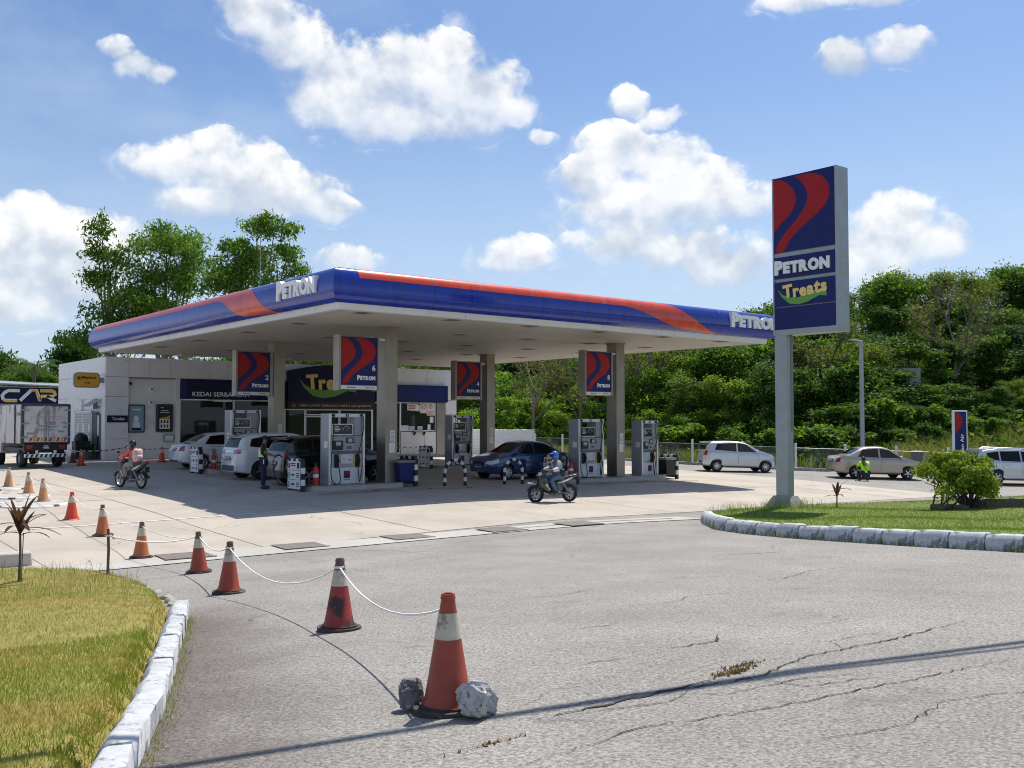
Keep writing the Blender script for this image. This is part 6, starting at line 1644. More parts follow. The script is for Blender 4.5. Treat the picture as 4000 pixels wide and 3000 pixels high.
# chain-link fence
fen = thing('chain_link_fence', 'grey chain-link fence on concrete posts along the bank', 'fence', (25.6, 5, g(25.6, 5)))
FL = [(42, -17), (36.5, -9), (31.5, -2.4), (27.2, 3.6), (25.8, 9.4), (25.1, 19.5), (24.9, 30)]
P = [Vector((*p_, 0)) for p_ in FL]
for a, b in zip(P[:-1], P[1:]):
    n = max(1, round((b - a).length / 2.7))
    for k in range(n):
        q = a.lerp(b, k / n); zq = g(q.x, q.y)
        mb = MB(); mb.cbox((q.x, q.y, zq + .68), (.10, .10, 1.45), bev=.012); wb(mb, 'fence_post', MAT['trim_white'], fen, 30)
    d = (b - a); L_ = d.length; d.normalize(); mb = MB(); sp_ = .11; Hf = 1.1
    m_ = int((L_ + Hf) / sp_)
    for k in range(-int(Hf / sp_), int(L_ / sp_)):
        for sg in (1, -1):
            s0 = k * sp_ if sg > 0 else k * sp_ + Hf
            s1 = s0 + sg * Hf; t0, t1 = 0, 1
            if min(s0, s1) < 0 or max(s0, s1) > L_: continue
            p0, p1 = a + d * s0, a + d * s1
            z0, z1 = g(p0.x, p0.y) + .05, g(p1.x, p1.y) + .05 + Hf
            w_ = .005
            mb.add([(p0.x, p0.y, z0 - w_), (p0.x, p0.y, z0 + w_), (p1.x, p1.y, z1 + w_), (p1.x, p1.y, z1 - w_)], [(0, 1, 2, 3)])
    mb.tube([(a.x, a.y, g(a.x, a.y) + 1.15), (b.x, b.y, g(b.x, b.y) + 1.15)], .012, 5)
    wb(mb, 'wire_mesh', MAT['galv'], fen)
# white corrugated container behind the blue sedan
ct = thing('corrugated_hoarding', 'white corrugated hoarding behind the blue sedan', 'hoarding', (22.6, 23.9, g(22.6, 23.9)))
hw_ = 1.76 - ct.location.z + .0
for k in range(14):
    mb = MB(); z0 = hw_ * k / 14; mb.prism([(0, z0), (-.035, z0 + hw_ * .35 / 14), (-.035, z0 + hw_ * .75 / 14), (0, z0 + hw_ / 14), (.02, z0 + hw_ / 14), (.02, z0)], 'x', -2.2, 2.9); mb.build('corrugated_sheet', MAT['white_gloss'], ct)
mb = MB(); mb.cbox((2.95, 0, hw_ / 2), (.07, .09, hw_ + .06)); mb.build('post', MAT['white_paint'], ct); ct.rotation_euler = (0, 0, R(-35))
# weathered retaining wall on the bank
rw = thing('retaining_wall', 'short weathered concrete retaining wall showing between the trees on the bank', 'wall', (41.2, 6.0, 3.9)); rw.rotation_euler = (0, 0, R(-39))
for k in range(2): MB().box(-1.6 + k * 1.6, -.02 + k * 1.6, -.15, .15, 0, 1.75).build('wall_panel', MAT['old_concrete'], rw)
# sign cabinet behind sedan
ub = thing('utility_box', 'small dark utility box on the bank behind the beige sedan', 'box', (31.2, -.9, g(31.2, -.9)))
MB().cbox((0, 0, .55), (.5, .4, 1.1), bev=.02).build('cabinet', MAT['dark_grey'], ub, 30); MB().box(-.27, .27, -.22, .22, 1.1, 1.16).build('lid', MAT['galv'], ub)
# overhead cables whose shadow crosses the drive
cb = thing('overhead_cable', 'pair of thick overhead cables above the drive, seen by their shadow', 'cable', (-10.9, -20.7, 7.5))
for k, (dx, dy, r0) in enumerate(((0, 0, .050), (.12, -.09, .030))):
    def at(x): return (x, -22.2 - .258 * (x + 14.93) + (.0 if k == 0 else -.00) + .0)
    pts = []
    for xg in np.linspace(-40, 22, 40):
        yg = -22.2 - .258 * (xg + 14.93) + .004 * (xg + 12) ** 2 * .25 + (0 if k == 0 else -.02 - .028 * (xg + 13.4))
        pts.append((xg + 3.56 - cb.location.x, yg + 1.28 - cb.location.y, .0 + .0008 * (xg + 9) ** 2))
    MB().tube(pts, r0, 8).build('cable', MAT['rubber'], cb, 60)

# ================================================================== cones, rope, rocks
pm('cone_orange', (.50, .15, .045), .55, var=.15, vs=5., dirt=(.30, .16, .09), ds=5., dth=.62)
pm('cone_red', (.34, .058, .026), .5, var=.15, vs=5., dirt=(.24, .06, .05), ds=5., dth=.62)
pm('cone_new', (.72, .075, .03), .45, var=.06)
pm('cone_dirty', (.32, .040, .030), .6, var=.2, vs=5., dirt=(.05, .022, .022), ds=3.5, dth=.47)
pm('cone_faded', (.60, .30, .14), .65, var=.2, vs=6., dirt=(.34, .22, .14), ds=5., dth=.5)
pm('cone_base', (.060, .048, .042), .85, var=.4, vs=9., dirt=(.22, .18, .14), ds=7., dth=.58)
pm('cone_band', (.56, .50, .38), .5, var=.16, vs=12., dirt=(.30, .24, .17), ds=9., dth=.55)
pm('cone_tip_brown', (.17, .10, .075), .8, var=.25, vs=10.)
def cone(x, y, mat, label, h=.70, base=True, lean=0., la=0., seed=0, top=None, grp='row of rope-linked traffic cones'):
    rg = random.Random(seed); t_ = thing('traffic_cone', label, 'traffic cone', (x, y, g(x, y)), rg.uniform(0, 6), group=grp)
    t_.rotation_euler = (lean * math.cos(la), lean * math.sin(la), t_.rotation_euler[2])
    rb, rt = .145, .036
    def rad(z): return rb + (rt - rb) * ((z - .05) / (h - .05))
    z1, z2 = h * .62, h * .84
    MB().lathe([(rb + .015, .045), (rad(.09), .09), (rad(z1), z1)], 24, caps=False).build('cone_body', MAT[mat], t_, 50)
    MB().lathe([(rad(z1) + .003, z1), (rad(z2) + .003, z2)], 24, caps=False).build('reflective_band', MAT['cone_band'], t_, 50)
    MB().lathe([(rad(z2), z2), (rad(h * .955), h * .955), (rad(h * .955) + .006, h * .955), (rt + .004, h), (rt - .008, h), (rt - .012, h - .05)], 24, caps=False).build('cone_tip', MAT[top or mat], t_, 50)
    if base:
        mb = MB(); P_ = []
        for k in range(8):
            a = R(45 * k + 22.5); q = .225 * (1 + rg.uniform(-.05, .05)); P_.append((q * math.cos(a), q * math.sin(a)))
        P_ = chaikin(P_, 1); mb.prism(P_, 'z', .0, .035); mb.prism([(u * .82, v * .82) for u, v in P_], 'z', .035, .05); mb.build('cone_foot', MAT['cone_base'], t_, 40)
    else:
        MB().lathe([(.20, .0), (.20, .012), (.165, .03), (rb + .01, .075)], 24, caps=False).build('cone_foot', MAT[mat], t_, 50)
CN = [(-13.33, -22.31, 'cone_red', 'nearest red cone, wedged between two rocks', .70), (-12.05, -18.67, 'cone_dirty', 'red cone with a black scorched side, second nearest', .69), (-11.38, -14.46, 'cone_red', 'dark red cone with ring on its band, beyond the scorched cone', .69),
      (-10.49, -11.14, 'cone_red', 'tilted-foot red cone nearest the far end of the dry bed', .68), (-10.51, -8.34, 'cone_orange', 'dirty orange cone standing on the drain line', .68), (-10.25, -5.1, 'cone_orange', 'orange cone behind the rusty stake', .67),
      (-10.14, -2.29, 'cone_new', 'bright red cone without a black foot', .66), (-9.77, 1.86, 'cone_faded', 'brownish orange cone on the nearest tank ring', .66), (-9.54, 4.5, 'cone_faded', 'faded buff cone on the middle tank ring', .66), (-9.53, 7.11, 'cone_faded', 'faded cone at the picture edge beside the far tank ring', .65)]
for k, (x, y, m_, lb, h_) in enumerate(CN):
    cone(x, y, m_, lb, h_, k != 6, (.05 if k == 3 else .02) if k else 0, k * 1.3, k, 'cone_tip_brown' if k in (1, 2, 3, 4, 5) else None)
for k, (x, y, lb, m_) in enumerate([(-4.43, 19.0, 'dark red cone beside the truck at the store corner', 'cone_dirty'), (-4.75, 16.6, 'bright red cone between the truck and the store', 'cone_new'), (-1.21, 17.0, 'bright orange cone before the black and gold poster', 'cone_new'), (-2.06, 19.2, 'red cone behind the rider with the backpack', 'cone_red'), (14.6, 19.4, 'lone orange cone at the service window', 'cone_new')]):
    cone(x, y, m_, lb, .70, True, 0, 0, 40 + k, None, 'cones along the store front')
def sag(a, b, s, n=10): 
    a, b = Vector(a), Vector(b); return [a.lerp(b, k / n) - Vector((0, 0, s * 4 * (k / n) * (1 - k / n))) for k in range(n + 1)]
def knot(mb, p_): mb.lathe([(.048, -.012), (.054, 0), (.048, .012)], 10, tuple(p_), caps=False)
rp_ = thing('rope', 'thin white rope slung from cone to cone along the lane', 'rope', (-10.4, -8, 0))
mb = MB(); tops = [Vector((x, y, g(x, y) + h_ * .88)) for x, y, _, _, h_ in CN]
sags = [.20, .30, .0, .10, .12, .13, .13, .12, .10]
for k in range(9):
    if k == 2: continue
    mb.tube(sag(tops[k], tops[k + 1], sags[k]), .008, 6)
mb.tube(sag(tops[2], tops[3], .12), .0095, 6)
for p_ in tops[1:]: knot(mb, p_)
mb.tube([tops[9], tops[9] + Vector((-.6, 2.6, -.1))], .010, 6)
wb(mb, 'strand', MAT['rope'], rp_, 60)
st = thing('stake', 'thin rusty stake standing in the end of the dry bed', 'stake', (-12.04, -11.41, g(-12.04, -11.41) + .12))
MB().tube([(0, 0, -.1), (.01, 0, .4), (0, 0, .72)], .022, 8).build('rod', MAT['dead_wood'], st, 50)
rp2 = thing('rope', 'short white rope tied from the stake to a red cone', 'rope', (-12, -11.4, 0))
mb = MB(); mb.tube(sag(st.location + Vector((0, 0, .62)), tops[3], .10), .010, 6); knot(mb, st.location + Vector((0, 0, .62))); mb.blob(tuple(st.location + Vector((.09, .0, .58))), (.03, .03, .03), 7, 5); wb(mb, 'strand', MAT['rope'], rp2, 60)
# black and white plastic chain before the store
ch = thing('barrier_chain', 'black and white plastic chain hung between the store front cones', 'chain', (-2, 18, 0))
mb = MB(); cpts = [(-4.43, 19.0), (-4.75, 16.6), (-2.06, 19.2), (-1.21, 17.0), (.6, 19.9)]
cps = [Vector((x, y, g(x, y) + .62)) for x, y in ((-4.6, 18.9), (-4.75, 16.6), (-2.06, 19.2), (-1.21, 17.0), (.7, 19.95))]
for a, b in zip(cps[:-1], cps[1:]):
    q = sag(a, b, .06, 14)
    for k in range(14): mb.tube([q[k], q[k + 1]], .022, 6, k % 2)
wb(mb, 'chain_link', [MAT['white_gloss'], MAT['black']], ch)
ch2 = thing('barrier_chain', 'black and white plastic chain before the service window', 'chain', (13, 19.5, 0)); mb = MB(); q = sag(Vector((14.6, 19.4, g(14.6, 19.4) + .62)), Vector((11.9, 19.9, g(11.9, 19.9) + .62)), .05, 16)
for k in range(16): mb.tube([q[k], q[k + 1]], .022, 6, k % 2)
wb(mb, 'chain_link', [MAT['white_gloss'], MAT['black']], ch2)
rg = random.Random(8)
def rockmesh(r, seed, n=5):
    bm = bmesh.new(); bmesh.ops.create_icosphere(bm, subdivisions=n, radius=1.)
    from mathutils import noise as mn
    for v in bm.verts:
        p_ = v.co.copy(); d = 1 + .34 * mn.noise(p_ * 1.2 + Vector((seed, 0, 0))) + .16 * mn.noise(p_ * 3.2 + Vector((0, seed, 0))) + .10 * mn.noise(p_ * 8) + .06 * mn.noise(p_ * 17)
        q = p_ * d; q = Vector((max(-.86, min(.86, q.x)), max(-.86, min(.86, q.y)), max(-.8, min(.84, q.z)))); v.co = Vector((q.x * r[0], q.y * r[1], q.z * r[2]))
    me = bpy.data.meshes.new('rock'); bm.to_mesh(me); bm.free(); me.polygons.foreach_set('use_smooth', [True] * len(me.polygons)); return me
me = rockmesh((.125, .110, .112), 3.1); me.materials.append(MAT['rock'])
o = obj('rock', me, None, (-13.30, -22.56, g(-13.3, -22.56) + .10)); o.rotation_euler = (.1, .2, .4); tag(o, 'large pale rounded rock against the nearest cone', 'rock')
me = rockmesh((.075, .085, .10), 7.7); me.materials.append(MAT['rock_dark'])
o = obj('rock', me, None, (-13.47, -22.12, g(-13.47, -22.12) + .10)); o.rotation_euler = (0, .1, 1.1); tag(o, 'small dark rock behind the nearest cone', 'rock')
# tank filler covers with banded rims
for k, (x, y, lb) in enumerate([(-10.21, 1.35, 'nearest round tank cover with banded rim'), (-10.0, 3.95, 'middle round tank cover with banded rim'), (-9.75, 6.95, 'far round tank cover with banded rim at the picture edge')]):
    t_ = thing('tank_cover', lb, 'manhole cover', (x, y, g(x, y) + .022), group='round tank filler covers')
    t_.rotation_euler = (math.atan((g(x, y + .8) - g(x, y - .8)) / 1.6), -math.atan((g(x + .8, y) - g(x - .8, y)) / 1.6), 0)
    MB().lathe([(.785, -.01), (.785, .022), (.0, .026)], 32, caps=False).build('cover', MAT['concrete'], t_, 30)
    mb = MB()
    for q in range(28):
        a0, a1 = 2 * math.pi * q / 28, 2 * math.pi * (q + 1) / 28; rr = []
        for a in (a0, a1): rr.append([(r0 * math.cos(a), r0 * math.sin(a), z0) for r0, z0 in ((.90, -.01), (.88, .03), (.80, .034), (.78, .028))])
        mb.grid(rr, 1 if q % 4 == 3 else 0)
    mb.build('banded_rim', [MAT['white_paint'], MAT['dark_grey']], t_, 40)
# ================================================================== plants
def leaves(pts, nrm, size, aspect, mats, seed, name='crown', droop=.25, parent=None, smin=.5, smax=1.5, jit=.8):
    """one mesh of diamond leaves at pts (Nx3), facing roughly nrm"""
    r = np.random.default_rng(seed); n = len(pts)
    nn = nrm + r.normal(0, jit, (n, 3)); nn /= np.linalg.norm(nn, axis=1)[:, None] + 1e-9
    a = r.normal(0, 1, (n, 3)); a -= nn * np.sum(a * nn, 1)[:, None]; a[:, 2] -= droop; a /= np.linalg.norm(a, axis=1)[:, None] + 1e-9
    b = np.cross(nn, a); s = size * r.uniform(smin, smax, n)[:, None]; w = s * aspect
    v = np.stack([pts - a * s * .5, pts + b * w * .5 - nn * s * .06, pts + a * s * .5 - nn * s * .12, pts - b * w * .5 - nn * s * .06], 1).reshape(-1, 3)
    me = bpy.data.meshes.new(name); me.vertices.add(4 * n); me.vertices.foreach_set('co', v.reshape(-1).astype(np.float32))
    me.loops.add(4 * n); me.loops.foreach_set('vertex_index', np.arange(4 * n, dtype=np.int32)); me.polygons.add(n); me.polygons.foreach_set('loop_start', np.arange(0, 4 * n, 4, dtype=np.int32))
    for m_ in mats: me.materials.append(MAT[m_])
    if len(mats) > 1: me.polygons.foreach_set('material_index', r.integers(0, len(mats), n).astype(np.int32))
    me.update(calc_edges=True)
    return me
def lobes_pts(lobes, n, seed, shell=.35, updens=.25):
    """points through ellipsoid lobes (cx,cy,cz,rx,ry,rz), denser near the skin"""
    r = np.random.default_rng(seed); L_ = np.array(lobes); vol = (L_[:, 3] * L_[:, 4] * L_[:, 5]) ** .67; pr = vol / vol.sum()
    k = r.choice(len(L_), n, p=pr); d = r.normal(0, 1, (n, 3)); d /= np.linalg.norm(d, axis=1)[:, None]
    d[:, 2] = np.where((d[:, 2] < -.25) & (r.uniform(0, 1, n) < updens * 2), -d[:, 2], d[:, 2])
    rad = 1 - shell * r.uniform(0, 1, n) ** 1.6 + r.normal(0, .06, n)
    lump = 1 + .16 * np.sin(d[:, 0] * 7 + k * 1.7) * np.sin(d[:, 1] * 6 + k) + .12 * np.sin(d[:, 2] * 9 + k * 2.1)
    p = L_[k, :3] + d * L_[k, 3:6] * (rad * lump)[:, None]
    nn = d / L_[k, 3:6]; nn /= np.linalg.norm(nn, axis=1)[:, None]; nn[:, 2] += .35
    return p, nn
def trunk_mesh(h, r0, limbs, mat='bark', lean=(0, 0)):
    mb = MB(); pts = [(0, 0, -.3), (lean[0] * .2, lean[1] * .2, h * .3), (lean[0] * .6, lean[1] * .6, h * .7), (lean[0], lean[1], h)]
    Q = catmull(pts, 3); mb.tube([tuple(q) for q in Q], [r0 * (1 - .75 * k / (len(Q) - 1)) for k in range(len(Q))], 8)
    for (z0, tx, ty, tz, rr) in limbs:
        b = Vector((lean[0] * z0 / h, lean[1] * z0 / h, z0)); e_ = Vector((tx, ty, tz)); m_ = b.lerp(e_, .5) + Vector((0, 0, -.08 * (e_ - b).length))
        mb.tube([b, m_, e_], [rr, rr * .65, rr * .25], 6)
    return mb.mesh('trunk', MAT[mat], 60)
# real-size meshes (a few per kind) are instanced; each copy is turned and slightly scaled
def build_variant(style, seed, H, Rr, mats, nleaf, size, aspect, tr=.10, droop=.25):
    rg = random.Random(seed); lob = []; limbs = []
    n = dict(round=22, tall=20, layer=26, bush=16)[style]
    for k in range(n):
        a = rg.uniform(0, 6.28)
        if style == 'round': z = rg.uniform(.30, .90); q = rg.uniform(.1, .85) * math.sqrt(max(.12, 1 - ((z - .52) / .5) ** 2)); s = rg.uniform(.20, .40); v = s * Rr * rg.uniform(.5, 1.15)
        elif style == 'tall': z = rg.uniform(.28, .95); q = rg.uniform(.1, .9) * (1.15 - z * .75); s = rg.uniform(.20, .38) * (1.2 - .5 * z); v = s * Rr * rg.uniform(.6, 1.4)
        elif style == 'layer': z = rg.uniform(.18, .96); q = rg.uniform(.15, .95) * math.sqrt(max(.08, 1.03 - z)) * 1.1; s = rg.uniform(.28, .48); v = s * Rr * .30
        else: z = rg.uniform(.06, .84); q = rg.uniform(0, .85) * (1.1 - z * .7); s = rg.uniform(.26, .42); v = s * Rr * .8
        lob.append((q * Rr * math.cos(a), q * Rr * math.sin(a), z * H, s * Rr, s * Rr, min(v, (1.0 - z) * H + .25 * H)))
        if style != 'bush': limbs.append((z * H * .6, q * Rr * math.cos(a) * .85, q * Rr * math.sin(a) * .85, z * H, tr * .35))
        elif k % 3 == 0: limbs.append((.02, q * Rr * math.cos(a) * .8, q * Rr * math.sin(a) * .8, z * H, tr * .5))
    pts, nn = lobes_pts(lob, nleaf, seed, .8)
    rj = np.random.default_rng(seed + 7); out = rj.uniform(0, 1, len(pts)) < .22
    pts[out] += rj.normal(0, .11 * Rr, (int(out.sum()), 3)) * np.array([1, 1, .9])     # stray sprays that break the outline
    pts[:, 2] = np.maximum(pts[:, 2], .02)
    cr = leaves(pts, nn, size, aspect, mats, seed, droop=droop)
    tm = trunk_mesh(H * (.85 if style != 'bush' else .3), tr, limbs)
    return cr, tm, H, Rr
VARS = {
 'A': [build_variant('round', 1, 8, 3.4, ['leaf_a', 'leaf_b'], 13000, .22, .5), build_variant('round', 2, 8, 3.4, ['leaf_a', 'leaf_c'], 13000, .24, .5), build_variant('round', 3, 8, 3.4, ['leaf_f', 'leaf_b'], 12000, .24, .5), build_variant('tall', 23, 8, 3.2, ['leaf_f', 'leaf_b', 'leaf_a'], 12000, .22, .45), build_variant('round', 13, 8, 3.4, ['leaf_e', 'leaf_c'], 12000, .20, .45)],
 'B': [build_variant('tall', 4, 9, 3.0, ['leaf_b', 'leaf_a'], 12000, .24, .48), build_variant('tall', 5, 9, 3.0, ['leaf_a', 'leaf_c'], 12000, .22, .5), build_variant('tall', 15, 9, 3.0, ['leaf_e', 'leaf_a'], 12000, .20, .4)],
 'C': [build_variant('layer', 6, 6.5, 3.6, ['leaf_b', 'leaf_c', 'leaf_a'], 12000, .24, .6, droop=.1), build_variant('layer', 7, 6.5, 3.6, ['leaf_a', 'leaf_b', 'leaf_c'], 12000, .26, .6, droop=.1)],
 'D': [build_variant('tall', 8, 6, 2.6, ['leaf_d', 'leaf_c'], 11000, .20, .5), build_variant('round', 9, 6, 2.8, ['leaf_c', 'leaf_d'], 11000, .20, .5), build_variant('tall', 19, 6, 2.6, ['leaf_d', 'leaf_d', 'leaf_e'], 11000, .18, .5)],
 'E': [build_variant('bush', 10, 2.2, 1.5, ['leaf_c', 'leaf_d', 'leaf_a'], 5000, .20, .5, .05), build_variant('bush', 11, 2.2, 1.5, ['leaf_b', 'leaf_c'], 5000, .20, .5, .05)]}
KIND = {'A': ('broadleaf_tree', 'dark rounded broadleaf tree on the overgrown bank', 'tree'), 'B': ('broadleaf_tree', 'tall upright broadleaf tree on the overgrown bank', 'tree'), 'C': ('umbrella_tree', 'spreading tree with flat shelves of leaves on the bank', 'tree'),
        'D': ('young_tree', 'bright green young tree on the overgrown bank', 'tree'), 'E': ('bush', 'low leafy bush at the foot of the bank', 'bush')}
